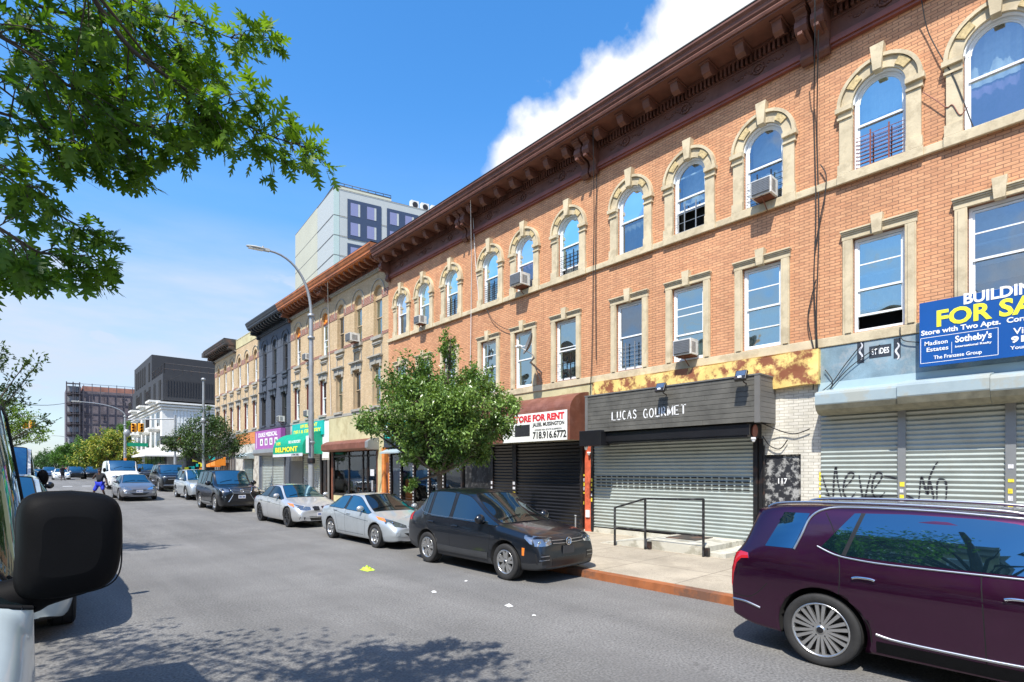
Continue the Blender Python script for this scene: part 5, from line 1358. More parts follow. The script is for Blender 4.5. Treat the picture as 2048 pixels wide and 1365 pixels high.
    co=bpy.data.objects.new('k',cm); col.objects.link(co)
    b=o.modifiers.new('b','BOOLEAN'); b.operation='DIFFERENCE'; b.object=co; b.solver='EXACT'
    dg=bpy.context.evaluated_depsgraph_get(); dg.update(); ev=bpy.data.meshes.new_from_object(o.evaluated_get(dg))
    bpy.data.objects.remove(o); bpy.data.objects.remove(co)
    return ev
def sub_mesh(ev,sel):
    mb=MB(); mp={}
    for p in ev.polygons:
        if p.material_index in sel:
            f=[]
            for v in p.vertices:
                if v not in mp: mp[v]=len(mb.v); mb.v.append(tuple(ev.vertices[v].co))
                f.append(mp[v])
            mb.f.append(tuple(f)); mb.m.append(sel[p.material_index]); mb.sm.append(True)
    return mb
def components(mb):
    par=list(range(len(mb.v)))
    def fd(a):
        while par[a]!=a: par[a]=par[par[a]]; a=par[a]
        return a
    for f in mb.f:
        for a,b in zip(f,f[1:]): par[fd(a)]=fd(b)
    gr={}
    for i,f in enumerate(mb.f): gr.setdefault(fd(f[0]),[]).append(i)
    out=[]
    for ids in gr.values():
        q=MB(); mp={}
        for i in ids:
            ff=[]
            for v in mb.f[i]:
                if v not in mp: mp[v]=len(q.v); q.v.append(mb.v[v])
                ff.append(mp[v])
            q.f.append(tuple(ff)); q.m.append(0); q.sm.append(True)
        out.append(q)
    return out
def wheel(root,x,y,wr,wd,style,sg,rimr=None,steer=0,rim_m='rim_alloy'):
    rimr=rimr or wr*.66
    T=MB(); h=wd/2
    prof=[(rimr,-h*.8),(rimr+.012,-h*.92),(wr*.93,-h*1.0),(wr*.985,-h*.86),(wr,-h*.55),(wr,h*.55),(wr*.985,h*.86),(wr*.93,h*1.0),(rimr+.012,h*.92),(rimr,h*.8)]
    T.lathe(prof,(0,0,0),'x',40)
    # tread grooves
    for g in (-.35,0,.35): T.lathe([(wr+.0015,g*wd-.006),(wr+.0015,g*wd+.006)],(0,0,0),'x',40,1)
    t=T.build('wheel',['tyre_side','slot_black'],root); t.location=(x,y,wr); t.rotation_euler=(0,0,steer+(0 if sg<0 else PI))
    # outward face is -x locally
    q=MB(); o=-h*.78
    q.lathe([(rimr+.004,-h*.86),(rimr+.006,-h*.93),(rimr-.012,-h*.90),(rimr-.02,-h*.6),(rimr-.03,h*.3),(rimr-.02,h*.7)],(0,0,0),'x',44)
    q.lathe([(rimr-.02,-h*.2),(0.0,-h*.2)],(0,0,0),'x',24,1,False)
    q.lathe([(0,o-.012),(rimr*.16,o-.010),(rimr*.18,o+.01),(rimr*.2,o+.05)],(0,0,0),'x',18)
    def spoke(a,w0,w1,tw=0,m=0,dep=.03):
        ca,sa=math.cos(a),math.sin(a)
        r0,r1=rimr*.12,rimr-.012
        vs=[]
        for r,w,off,tt in ((r0,w0,o-.002,0),(r1,w1,-h*.84,tw)):
            c2,s2=math.cos(a+tt),math.sin(a+tt)
            for sx,dx in ((-w,.0),(w,0),(w*1.2,dep),(-w*1.2,dep)):
                vs.append((off+dx,r*c2-sx*s2,r*s2+sx*c2))
        q.add(vs,[(0,1,5,4),(1,2,6,5),(3,0,4,7),(2,3,7,6)],m,False)
    if style=='multi':
        for k in range(10):
            a=2*PI*k/10
            for d in (-.13,.13): spoke(a+d*.45,.011,.019,d*.95)
        pass
    elif style=='double5':
        for k in range(5):
            a=2*PI*k/5+PI/2
            for d in (-.20,.20): spoke(a+d*.55,.026,.030,d*.6,dep=.04)
    elif style=='five':
        for k in range(5): spoke(2*PI*k/5+PI/2,.045,.028,0,0,.04)
    elif style=='split':
        for k in range(7):
            a=2*PI*k/7+.2
            for d in (-.12,.12): spoke(a+d*.4,.014,.013,d*.8,dep=.035)
    elif style=='six':
        for k in range(6): spoke(2*PI*k/6+PI/2,.035,.045,0,0,.04)
    elif style=='steel':
        q.lathe([(rimr-.02,-h*.5),(rimr*.75,-h*.35),(rimr*.45,-h*.7),(rimr*.2,-h*.72)],(0,0,0),'x',24)
    for k in range(5):
        a=2*PI*k/5+.3; q.cyl((o-.004,rimr*.26*math.cos(a),rimr*.26*math.sin(a)),(o+.02,rimr*.26*math.cos(a),rimr*.26*math.sin(a)),.009,n=8,mi=1)
    q.lathe([(0,o-.016),(rimr*.12,o-.014)],(0,0,0),'x',14,1)
    q.build('rim',[rim_m,'rim_dark'],t)
    return t
class Patch:
    """panels laid on the shell: rays cast on it from the side, front or rear"""
    def __init__(s,ev,L): 
        bm=bmesh.new(); bm.from_mesh(ev); s.bvh=BVHTree.FromBMesh(bm); bm.free(); s.L=L
    def hit(s,d,a,b):
        if d=='L': o,dr=Vector((-4,a,b)),Vector((1,0,0))
        elif d=='R': o,dr=Vector((4,a,b)),Vector((-1,0,0))
        elif d=='F': o,dr=Vector((a,-6,b)),Vector((0,1,0))
        elif d=='B': o,dr=Vector((a,6,b)),Vector((0,-1,0))
        elif d=='T': o,dr=Vector((a,b,4)),Vector((0,0,-1))
        h=s.bvh.ray_cast(o,dr)
        return (h[0],h[1]) if h[0] is not None else (None,None)
    def panel(s,mb,d,top,bot,off=.006,rows=4,mi=0,th=.012):
        P=[];nr=[]
        last=None
        for r in range(rows+1):
            t=r/rows; row=[]
            for (a,b),(c,e) in zip(top,bot):
                p,nn=s.hit(d,a+(c-a)*t,b+(e-b)*t)
                if p is None:
                    if last is None: return
                    p,nn=last
                last=(p,nn)
                # front-facing rays give tiny normals on grazing parts; push along normal
                row.append(p+nn*off)
                nr.append(nn)
            P.append(row)
        mb.grid([[tuple(p) for p in r] for r in P],mi,True)
        m=len(P[0])
        bd=P[0]+[r[-1] for r in P[1:]]+P[-1][-2::-1]+[r[0] for r in P[-2:0:-1]]
        nd=[nr[0]]*len(bd)
        cen=sum((Vector(b) for b in bd),Vector())/len(bd)
        rays={'L':Vector((1,0,0)),'R':Vector((-1,0,0)),'F':Vector((0,1,0)),'B':Vector((0,-1,0)),'T':Vector((0,0,-1))}[d]
        bk=[Vector(b)+rays*th for b in bd]; k=len(bd)
        mb.add([tuple(b) for b in bd]+[tuple(b) for b in bk],[(i,(i+1)%k,k+(i+1)%k,k+i) for i in range(k)],mi,False)
    def line(s,mb,d,pts,w=.004,off=.0015,mi=0,n=5):
        pts=smooth(pts,n) if n>1 else pts; A=[];B=[]
        for i,p in enumerate(pts):
            a=pts[max(0,i-1)];b=pts[min(len(pts)-1,i+1)]; dd=Vector((b[0]-a[0],b[1]-a[1])); 
            if dd.length<1e-7: continue
            dd.normalize(); nx,ny=-dd.y*w,dd.x*w
            h1,n1=s.hit(d,p[0]+nx,p[1]+ny); h2,n2=s.hit(d,p[0]-nx,p[1]-ny)
            if h1 is None or h2 is None: continue
            A.append(tuple(h1+n1*off));B.append(tuple(h2+n2*off))
        if len(A)>1: mb.grid([A,B],mi,True)
    def bar(s,mb,d,pts,r=.01,off=.004,mi=0,n=4,k=8):
        pts=smooth(pts,n) if n>1 else pts; P=[]
        for p in pts:
            h,nn=s.hit(d,*p)
            if h is not None: P.append(h+nn*off)
        if len(P)>1: mb.tube(P,r,k,mi)
def mirror_part(root,x,y,z,sg,m,sz=(.11,.07,.085)):
    q=MB(); q.ell((sg*.13,-.0,0),(sz[0],sz[1],sz[2]),14,10); q.tube([(0,.03,-.04),(sg*.07,0,-.03)],.025,8,1)
    # flat mirror face toward the rear
    q.v=[(v[0],min(v[1],sz[1]*.55),v[2]) if i<15*14 else v for i,v in enumerate(q.v)]
    o=q.build('mirror',[m,'plastic_black'],root); o.location=(x,y,z); return o
def make_car(sp,loc,label,cat,group=None,rz=0,raw=False,scale=None):
    if not raw: loc=(loc[0],.9753*loc[1]-.1377*loc[0],loc[2])
    loc=(loc[0],loc[1],rz_(loc[1]))
    L,Wd=sp['L'],sp['W']/2; ev=car_shell(sp)
    root=empty(sp.get('name','parked_car'),loc,label,cat,group,rz)
    if scale: root.scale=scale
    paint=sp['paint']
    body=sub_mesh(ev,{0:0,3:1,4:2,5:3})
    body.build('body',[paint,'under_black',sp.get('clad') or 'plastic_grey',sp.get('pillar','grille_black')],root)
    for q in components(sub_mesh(ev,{1:0})):
        if len(q.f)<3: continue
        c=sum((Vector(v) for v in q.v),Vector())/len(q.v)
        nm='side_window' if abs(c.x)>.3*Wd else ('windscreen' if c.y<0 else 'rear_window')
        gl=q.build(nm,sp.get('wglass','car_glass_blue') if nm=='windscreen' else sp.get('glass','car_glass'),root)
        cnt={}
        for f in q.f:
            for a,b in zip(f,f[1:]+f[:1]): cnt[(min(a,b),max(a,b))]=cnt.get((min(a,b),max(a,b)),0)+1
        sl_=MB(); rr_=.009 if nm!='side_window' else .0065
        for (a,b),k in cnt.items():
            if k==1: sl_.tube([q.v[a],q.v[b]],rr_,5,0,False)
        if sl_.v: sl_.build('window_seal','seam_rubber',gl)
    P=Patch(ev,L)
    for y in sp['axles']:
        for sg in(-1,1): wheel(root,sg*(Wd-sp.get('tyrew',.22)/2-.015),y-L/2,sp['wr'],sp.get('tyrew',.22),sp.get('wheel','five'),sg,sp.get('rimr'),sp.get('steer',0) if y==sp['axles'][0] else 0,sp.get('rimm','rim_alloy'))
    # underside axle mass
    wf=sp.get('warp',lambda t:t); Y=lambda y:wf(y)-L/2
    sides=('L','R') if sp.get('both',True) else (sp.get('side','L'),)
    seam_=MB()
    for d in sides:
        for ln in sp.get('seams',[]): P.line(seam_,d,[(Y(a),b) for a,b in ln],.0045)
    for ln in sp.get('fseams',[]): P.line(seam_,'F',ln,.004)
    if seam_.v: seam_.build('panel_gap','seam',root)
    for nm,m,ps in sp.get('side_panels',[]):
        for d in sides:
            q=MB()
            for pp in ps: P.panel(q,d,[(Y(a),b) for a,b in pp[0]],[(Y(a),b) for a,b in pp[1]],pp[2] if len(pp)>2 else .006)
            if q.v: q.build(nm,m,root)
    for nm,m,ps in sp.get('side_bars',[]):
        for d in sides:
            for pts,r in ps:
                q=MB(); P.bar(q,d,[(Y(a),b) for a,b in pts],r)
                if q.v: q.build(nm,m,root)
    for nm,m,ps,mir in sp.get('front_panels',[]):
        for sg in ((1,-1) if mir else (1,)):
            q=MB()
            for pp in ps: P.panel(q,'F',[(sg*a,b) for a,b in pp[0]],[(sg*a,b) for a,b in pp[1]],pp[2] if len(pp)>2 else .006)
            if q.v: q.build(nm,m,root)
    for nm,m,ps,mir in sp.get('front_panels',[]):
        if nm!='headlight': continue
        tp,bt_=ps[0][0],ps[0][1]; q=MB()
        for sg in (1,-1):
            for u in (.3,.68):
                k=u*(len(tp)-1); i=int(k); t=k-i; j=min(i+1,len(tp)-1)
                a=(tp[i][0]+bt_[i][0])/2*(1-t)+(tp[j][0]+bt_[j][0])/2*t; b=(tp[i][1]+bt_[i][1])/2*(1-t)+(tp[j][1]+bt_[j][1])/2*t; hh=abs(tp[i][1]-bt_[i][1])*.33
                h,nn=P.hit('F',sg*a,b)
                if h is not None: q.ell(tuple(h+nn*.002),(hh,.012,hh),12,6)
        if q.v: q.build('lamp_reflector','chrome',root)
    for nm,m,ps,mir in sp.get('front_bars',[]):
        q=MB()
        for sg in ((1,-1) if mir else (1,)):
            for pts,r in ps: P.bar(q,'F',[(sg*a,b) for a,b in pts],r,.008)
        if q.v: q.build(nm,m,root)
    for nm,m,ps in sp.get('back_panels',[]):
        for sg in (1,-1):
            q=MB()
            for pp in ps: P.panel(q,'B',[(sg*a,b) for a,b in pp[0]],[(sg*a,b) for a,b in pp[1]])
            if q.v: q.build(nm,m,root)
    for (y,z) in sp.get('handles',[]):
        for d in sides:
            q=MB(); P.bar(q,d,[(Y(y)-.10,z),(Y(y)-.05,z+.012),(Y(y)+.05,z+.012),(Y(y)+.10,z)],.014,.022)
            if q.v: q.build('door_handle',sp.get('handle_m',paint),root)
    my,mz=sp['mirror']
    for sg in(-1,1):
        h,nn=P.hit('L' if sg<0 else 'R',Y(my),mz); 
        x=h.x if h is not None else sg*Wd*.85
        mirror_part(root,x,Y(my)-.02,mz+.03,sg,sp.get('mirror_m',paint),sp.get('mirror_s',(.11,.07,.085)))
    if sp.get('plate'):
        z,w=sp['plate'][0],.3; h,nn=P.hit('F',0,z)
        q=MB(); q.box(-w/2,w/2,h.y-.03,h.y-.015,z-.075,z+.075); pl=q.build('number_plate',sp['plate'][1],root)
        if sp['plate'][1]=='plate_white':
            q=MB(); r=random.Random(int(L*1000))
            for k in range(7):
                if k==3: continue
                xx=-.11+k*.036; q.box(xx-.010,xx+.010,h.y-.034,h.y-.0305,z-.03,z+.03)
            q.build('plate_characters','sign_blue',pl)
    if sp.get('wipers',True):
        q=MB()
        for x0,x1 in ((-.55,-.05),(.05,.55)):
            pts=[]
            for k in range(6):
                x=x0+(x1-x0)*k/5; yy=Y(sp['cowl'])+.10+.05*(k/5)
                h,nn=P.hit('T',x,yy); 
                if h is not None: pts.append(tuple(h+nn*.015))
            if len(pts)>1: q.tube(pts,.008,6)
        if q.v: q.build('wiper','plastic_black',root)
    bpy.data.meshes.remove(ev)
    return root,P
def stations(sp,extra=()):
    """flag string per segment starting at station"""
    return sp
# ---- body styles -------------------------------------------------------
def suv_spec(L,W,H,wb,fo,wr,paint,**k):
    ro=fo+wb
    cowl=k.get('c0',fo+.42); r0=k.get('r0',cowl+.72); r1=k.get('r1',L-.62); dk=k.get('dk',L-.16)
    bz=k.get('bz',H*.60); hood=k.get('hood',H*.575)
    sp=dict(L=L,W=W,paint=paint,cowl=cowl,roof0=r0,roof1=r1,deck=dk,zb=.2,wr=wr,axles=(fo,ro),
      belt=[(0,.50*H/1.7),(.15,hood-.16),(.5,hood-.09),(cowl,bz-.02),(cowl+.3,bz),(r1,bz+.05),(dk,bz+.06),(L-.03,bz-.1),(L,.55)],
      top=[(0,.62*H/1.7),(.06,hood-.16),(.28,hood-.04),(.6,hood),(cowl,bz+.05),(r0,H-.035),((r0+r1)/2,H),(r1,H-.03),(dk,bz+.14),(L-.03,bz-.02),(L,.62)],
      under=[(0,.28),(.2,.22),(fo,.21),(ro,.21),(L-.3,.26),(L,.36)],
      plan=[(0,.74),(.06,.84),(.22,.93),(.55,.985),(1.0,1.0),(L-1.0,1.0),(L-.35,.97),(L-.08,.91),(L,.84)],
      roofw=k.get('roofw',.74),beltw=k.get('beltw',.94))
    p1=k.get('p1',r0+.62); p2=k.get('p2',r0+1.55)
    sp['ys']=[(0,'b'),(.05,'b'),(.18,'b'),(.42,'b'),(.75,'b'),(cowl-.04,'b'),(cowl,'w'),((cowl+r0)/2,'w'),(r0,'g'),(r0+.25,'g'),(p1-.05,'p'),(p1+.05,'g'),((p1+p2)/2,'g'),(p2-.04,k.get('pm','p')),(p2+k.get('pw',.05),'g'),(r1-.02,'d'),(r1+.04,'R'),((r1+dk)/2+.02,'R'),(dk-.02,'b'),(dk+.03,'b'),(L-.05,'b'),(L,'b')]
    sp.update(mirror=(cowl+.42,bz+.06),sub=2); return sp
def sedan_spec(L,W,H,wb,fo,wr,paint,**k):
    ro=fo+wb; cowl=k.get('c0',fo+.50); r0=cowl+.82; r1=k.get('r1',ro-.10); dk=k.get('dk',ro+.62)
    bz=k.get('bz',.90); hood=k.get('hood',.86); tr=k.get('trunk',1.0)
    sp=dict(L=L,W=W,paint=paint,cowl=cowl,roof0=r0,roof1=r1,deck=dk,zb=.16,wr=wr,axles=(fo,ro),
      belt=[(0,.42),(.12,hood-.26),(.5,hood-.13),(cowl,bz-.03),(cowl+.3,bz),(ro,bz+.06),(dk,tr-.06),(L-.1,tr-.10),(L,.60)],
      top=[(0,.52),(.06,hood-.24),(.3,hood-.09),(.7,hood),(cowl,bz+.06),(r0,H-.035),((r0+r1)/2-.1,H),(r1,H-.05),((r1+dk)/2,H-.05-(H-.05-tr)*.48),(dk,tr+.01),(L-.12,tr),(L-.02,tr-.12),(L,.68)],
      under=[(0,.22),(.2,.17),(fo,.17),(ro,.17),(L-.3,.22),(L,.34)],
      plan=[(0,.70),(.07,.83),(.25,.93),(.6,.99),(1.0,1.0),(L-1.0,1.0),(L-.35,.96),(L-.08,.88),(L,.80)],
      roofw=.66,beltw=.935)
    p1=k.get('p1',r0+.60)
    sp['ys']=[(0,'b'),(.05,'b'),(.18,'b'),(.45,'b'),(.8,'b'),(cowl-.04,'b'),(cowl,'w'),((cowl+r0)/2,'w'),(r0,'g'),(r0+.22,'g'),(p1-.05,'p'),(p1+.05,'g'),(r1-.15,'g'),(r1,'r'),((r1+dk)/2,'R'),(dk-.03,'b'),(dk+.04,'b'),(L-.3,'b'),(L-.06,'b'),(L,'b')]
    sp.update(mirror=(cowl+.40,bz+.07),sub=2); return sp
# ---- the parked row on the right, nearest first --------------------------
def sC(s,D,spx): return (D+spx['W']/2,s,rz_(s))
# purple SUV: rear axle at s=2.94, near side at D=6.0; front toward -y
sp=suv_spec(4.98,1.92,1.755,2.90,.93,.385,'paint_purple',c0=1.42,r0=2.12,r1=4.66,dk=4.90,bz=1.10,hood=1.06,roofw=.765,p1=2.98,p2=3.98,pm='g',pw=.03)
sp['ys']=[(0,'b'),(.05,'b'),(.18,'b'),(.42,'b'),(.85,'b'),(1.38,'b'),(1.42,'w'),(1.8,'w'),(2.12,'d'),(2.4,'d'),(2.9,'d'),(3.3,'d'),(3.8,'d'),(4.1,'d'),(4.45,'d'),(4.68,'R'),(4.80,'R'),(4.89,'b'),(4.915,'b'),(4.94,'b'),(4.98,'b')]
sp['belt']=[(0,.50),(.15,.9),(.5,1.0),(1.42,1.08),(1.8,1.10),(3.7,1.13),(4.0,1.15),(4.4,1.17),(4.86,1.17),(4.95,1.0),(4.98,.60)]
sp['top']=[(0,.64),(.06,.92),(.28,1.04),(.6,1.08),(1.42,1.15),(2.12,1.71),(3.0,1.745),(4.0,1.735),(4.45,1.715),(4.68,1.67),(4.90,1.24),(4.95,1.14),(4.98,.74)]
sp['plan']=[(0,.74),(.06,.84),(.22,.93),(.55,.985),(1.0,1.0),(4.0,1.0),(4.6,.992),(4.88,.97),(4.95,.95),(4.98,.91)]
sp.update(r3=.945,r4=.972,r5=1.0,h5=.80)
sp['warp']=lambda y: y if y<3.9 else 3.9+(y-3.9)*.88
sp.update(wheel='multi',tyrew=.245,rimr=.282,gap=.05,glass='car_glass_deep',handle_m='chrome',
 seams=[[(3.88,1.70),(3.74,1.45),(3.66,1.16),(3.64,.95),(3.65,.80)],[(3.65,.80),(3.60,.72),(3.48,.66),(3.38,.52),(3.36,.36)],[(2.50,1.66),(2.52,1.2),(2.50,.8),(2.48,.34)],[(4.93,.62),(4.75,.60),(4.6,.66),(4.45,.80)],[(1.5,.36),(2.3,.34),(3.3,.34)],[(1.52,1.05),(1.5,.8),(1.52,.4)],[(4.86,1.1),(4.84,.95),(4.84,.85)]],
 side_bars=[('window_trim','chrome_dull',[([(1.62,1.16),(2.4,1.155),(3.2,1.155),(3.55,1.175),(3.72,1.205),(3.88,1.27)],.010),([(2.2,1.655),(2.9,1.69),(3.6,1.69),(3.86,1.66),(4.0,1.56),(4.07,1.38),(4.14,1.215)],.014)]),
            ('lower_trim','chrome_dull',[([(1.6,.43),(2.4,.41),(3.1,.42),(3.32,.45)],.015),([(4.55,.50),(4.75,.545),(4.93,.55)],.013)])],
 side_panels=[('tail_light','lens_red',[([(4.72,1.12),(4.82,1.13),(4.90,1.10),(4.955,.98),(4.965,.85)],[(4.70,1.06),(4.80,1.05),(4.86,.99),(4.90,.86),(4.925,.70)],.010)]),
              ('lower_cladding','plastic_black',[([(1.5,.38),(2.4,.37),(3.32,.38)],[(1.5,.27),(2.4,.26),(3.32,.27)],.008)]),
              ('side_window','car_glass_deep',[([(2.18,1.585),(2.3,1.615),(2.44,1.63)],[(1.66,1.19),(2.1,1.18),(2.44,1.18)],.004)]),
              ('side_window','car_glass_deep',[([(2.60,1.64),(3.1,1.65),(3.46,1.64)],[(2.60,1.18),(3.1,1.185),(3.60,1.20)],.004)]),
              ('side_window','car_glass_deep',[([(3.50,1.638),(3.56,1.635)],[(3.64,1.205),(3.84,1.27)],.004)]),
              ('quarter_window','car_glass_deep',[([(4.01,1.61),(4.3,1.61),(4.69,1.58)],[(4.155,1.22),(4.5,1.22),(4.90,1.235)],.004)]),
              ('pillar_trim','car_glass_deep',[([(2.44,1.63),(2.60,1.64)],[(2.44,1.18),(2.60,1.18)],.005)]),('window_divider','grille_black',[([(3.44,1.642),(3.53,1.64)],[(3.57,1.195),(3.67,1.205)],.0032)])],
 handles=[(3.42,.985),(2.26,.97)],
 front_panels=[('headlight','lens_head',[([(.55,.95),(.85,.93)],[(.6,.85),(.85,.82)])],True),('grille','grille_black',[([(-.5,.9),(0,.9),(.5,.9)],[(-.5,.55),(0,.55),(.5,.55)])],False)])
root,P=make_car(sp,(6.89,.737,0),'dark purple SUV with chrome window trim parked nearest the camera by the orange kerb','car',raw=True,scale=(.95,.95,.95))
# roof rail
for sg in(-1,1):
    q=MB(); pts=[]
    for y in (2.2,2.4,2.9,3.5,4.1,4.4,4.5):
        h,nn=P.hit('T',sg*.60,y-2.49); pts.append(tuple(h+Vector((0,0,.028 if 2.3<y<4.5 else .0))))
    q.tube(smooth(pts,4),.016,8); q.build('roof_rail','chrome_dull',root)
q=MB()
for y in (4.58,4.62):
    h,nn=P.hit('L',y-2.49,.87)
    if h: q.ell((h.x+.035,h.y,h.z),(.045,.16,.05),10,8,0,Matrix.Rotation(.4,3,'X'))
# black compact SUV (wheels at s 8.41 / 11.0)
sp=suv_spec(4.43,1.78,1.70,2.604,.87,.345,'paint_navyblack',c0=1.16,r0=2.12,r1=3.72,dk=4.28,bz=1.02,hood=.99,roofw=.70,p1=2.64,p2=3.46)
sp['top']=[(0,.62),(.06,.83),(.28,.93),(.6,.99),(1.16,1.06),(2.12,1.615),(2.9,1.695),(3.4,1.685),(3.72,1.64),(4.28,1.20),(4.40,1.02),(4.43,.66)]
sp['clad']='plastic_grey'
sp.update(wheel='double5',tyrew=.225,gap=.06,rimr=.225,wglass='car_glass',
 pillar='grille_black',seams=[[(1.32,.92),(1.30,.7),(1.34,.45),(1.34,.34)],[(2.62,1.62),(2.64,1.1),(2.62,.8),(2.60,.36)],[(3.60,1.55),(3.62,1.1),(3.52,.9),(3.28,.72),(3.10,.5),(3.06,.36)],[(1.4,.36),(3.05,.36)]],
 side_bars=[('window_trim','chrome_dull',[([(1.45,1.06),(2.4,1.07),(3.3,1.09),(3.75,1.15),(3.9,1.25)],.006)])],
 side_panels=[('tail_light','lens_red',[([(4.17,1.10),(4.27,1.10),(4.36,1.05)],[(4.15,.93),(4.26,.92),(4.37,.90)],.010)]),
   ('headlight_side','lens_head',[([(.14,.835),(.26,.87),(.42,.885)],[(.13,.70),(.26,.74),(.40,.83)],.008)]),
   ('side_marker','lens_amber',[([(.36,.66),(.42,.665)],[(.37,.52),(.42,.52)],.008)]),
   ('sill_strip','plastic_grey',[([(1.36,.47),(2.2,.46),(3.05,.47)],[(1.36,.34),(2.2,.34),(3.05,.34)],.012)])],
 handles=[(2.42,.90),(3.30,.93)],mirror_s=(.12,.08,.10),
 front_panels=[('headlight','lens_head',[([(.43,.80),(.56,.815),(.68,.82),(.76,.815)],[(.45,.72),(.56,.70),(.68,.695),(.77,.70)],.010)],True),
  ('grille','grille_black',[([(-.42,.80),(0,.80),(.42,.80)],[(-.42,.715),(0,.70),(.42,.715)],.008)],False),
  ('lower_grille','grille_black',[([(-.45,.47),(0,.47),(.45,.47)],[(-.42,.33),(0,.32),(.42,.33)],.006)],False),
  ('fog_lamp','grille_black',[([(.52,.55),(.70,.57),(.78,.57)],[(.50,.38),(.68,.37),(.76,.39)],.006)],True)],
 front_bars=[('grille_bar','chrome_dull',[([(-.42,.785),(0,.78),(.42,.785)],.008),([(-.41,.735),(0,.725),(.41,.735)],.008)],False),('fog_bar','chrome_dull',[([(.52,.52),(.72,.52)],.007),([(.52,.45),(.74,.45)],.005)],True)],
 plate=(.60,'plastic_grey'))
root,P=make_car(sp,(6.42+.85,8.69,0),'black compact SUV with silver wheels and round front badge parked under the street tree','car',raw=True,scale=(.95,.975,.95))
ZB=.755; h,nn=P.hit('F',0,ZB); q=MB(); yy=h.y-.03
q.lathe([(.062,0),(.07,-.008),(.078,0)],(0,yy,ZB),'y',24)
for a,b in (((-.035,.045),(-.012,.0)),((-.012,.0),(0,.03)),((0,.03),(.012,.0)),((.012,.0),(.035,.045)),((-.052,.02),(-.022,-.05)),((-.022,-.05),(0,-.01)),((0,-.01),(.022,-.05)),((.022,-.05),(.052,.02))):
    q.tube([(a[0],yy-.004,ZB+a[1]),(b[0],yy-.004,ZB+b[1])],.006,6)
q.lathe([(.0,.004),(.07,.002)],(0,yy,ZB),'y',24,1)
q.build('front_badge',['chrome','grille_black'],root)
# silver compact sedan
sp=sedan_spec(4.53,1.775,1.435,2.70,.86,.315,'paint_silver',c0=1.25,r1=3.32,dk=4.15,trunk=1.03,bz=.92,hood=.86)
EL=dict(wheel='five',tyrew=.2,gap=.05,rimr=.205,wglass='car_glass',
 seams=[[(1.40,.84),(1.36,.65),(1.40,.4),(1.42,.26)],[(2.58,1.36),(2.60,.95),(2.58,.6),(2.56,.27)],[(3.45,1.22),(3.42,1.0),(3.22,.78),(3.08,.5),(3.06,.27)],[(1.5,.30),(3.05,.30)],[(1.2,.70),(2.2,.76),(3.4,.90)]],
 side_panels=[('tail_light','lens_red',[([(4.18,1.0),(4.32,1.01),(4.44,.95)],[(4.24,.88),(4.34,.85),(4.45,.83)],.010)])],
 handles=[(2.38,.83),(3.22,.89)],
 front_panels=[('headlight','lens_head',[([(.36,.63),(.5,.70),(.62,.76),(.74,.81)],[(.38,.575),(.52,.585),(.66,.61),(.79,.68)],.009)],True),
  ('indicator','lens_amber',[([(.70,.80),(.78,.84)],[(.76,.72),(.81,.77)],.011)],True),
  ('grille','grille_black',[([(-.32,.61),(0,.60),(.32,.61)],[(-.28,.56),(0,.545),(.28,.56)],.007)],False),
  ('lower_grille','grille_black',[([(-.46,.44),(0,.42),(.46,.44)],[(-.25,.30),(0,.28),(.25,.30)],.006)],False),
  ('fog_lamp','lens_clear',[([(.56,.47),(.68,.46)],[(.60,.37),(.70,.38)],.007)],True)],
 front_bars=[('grille_bar','chrome',[([(-.33,.585),(0,.57),(.33,.585)],.007)],False)])
sp.update(EL); sp['glass']='car_glass_blue'
make_car(sp,(6.62+.84,14.05,0),'silver compact sedan parked between the black SUV and the silver sports saloon','car',raw=True,scale=(.95,1.0,.94))
# silver sports saloon
sp=sedan_spec(4.84,1.85,1.45,2.89,.84,.335,'paint_silver2',c0=1.45,r1=3.55,dk=4.25,trunk=1.02,bz=.94,hood=.87)
sp.update(wheel='split',rimm='rim_dark',tyrew=.235,gap=.04,rimr=.245,handles=[(2.62,.80),(3.5,.84)],
 seams=[[(1.52,.84),(1.50,.65),(1.52,.3)],[(2.80,1.38),(2.82,.95),(2.80,.6),(2.78,.27)],[(3.72,1.2),(3.70,1.0),(3.5,.8),(3.3,.5),(3.28,.28)],[(1.3,.72),(2.4,.76),(3.9,.82)]],
 side_panels=[('tail_light','lens_red',[([(4.55,.96),(4.68,.96),(4.78,.92)],[(4.56,.84),(4.68,.82),(4.78,.80)],.010)])],
 front_panels=[('headlight','lens_head',[([(.34,.69),(.52,.72),(.70,.765),(.82,.80)],[(.36,.60),(.52,.585),(.68,.60),(.82,.69)],.009)],True),
  ('indicator','lens_amber',[([(.76,.79),(.84,.815)],[(.80,.70),(.85,.74)],.012)],True),
  ('grille','grille_black',[([(.04,.70),(.16,.71),(.27,.69)],[(.05,.58),(.16,.565),(.25,.585)],.010)],True),
  ('lower_grille','grille_black',[([(-.42,.38),(0,.38),(.42,.38)],[(-.36,.24),(0,.23),(.36,.24)],.006)],False),
  ('fog_lamp','grille_black',[([(.55,.36),(.72,.38)],[(.58,.27),(.74,.29)],.007)],True)],
 plate=(.45,'plate_white'))
make_car(sp,(6.70+.925,20.75-.84+2.42,0),'silver sports saloon with dark wheels parked in front of the lamp post','car')
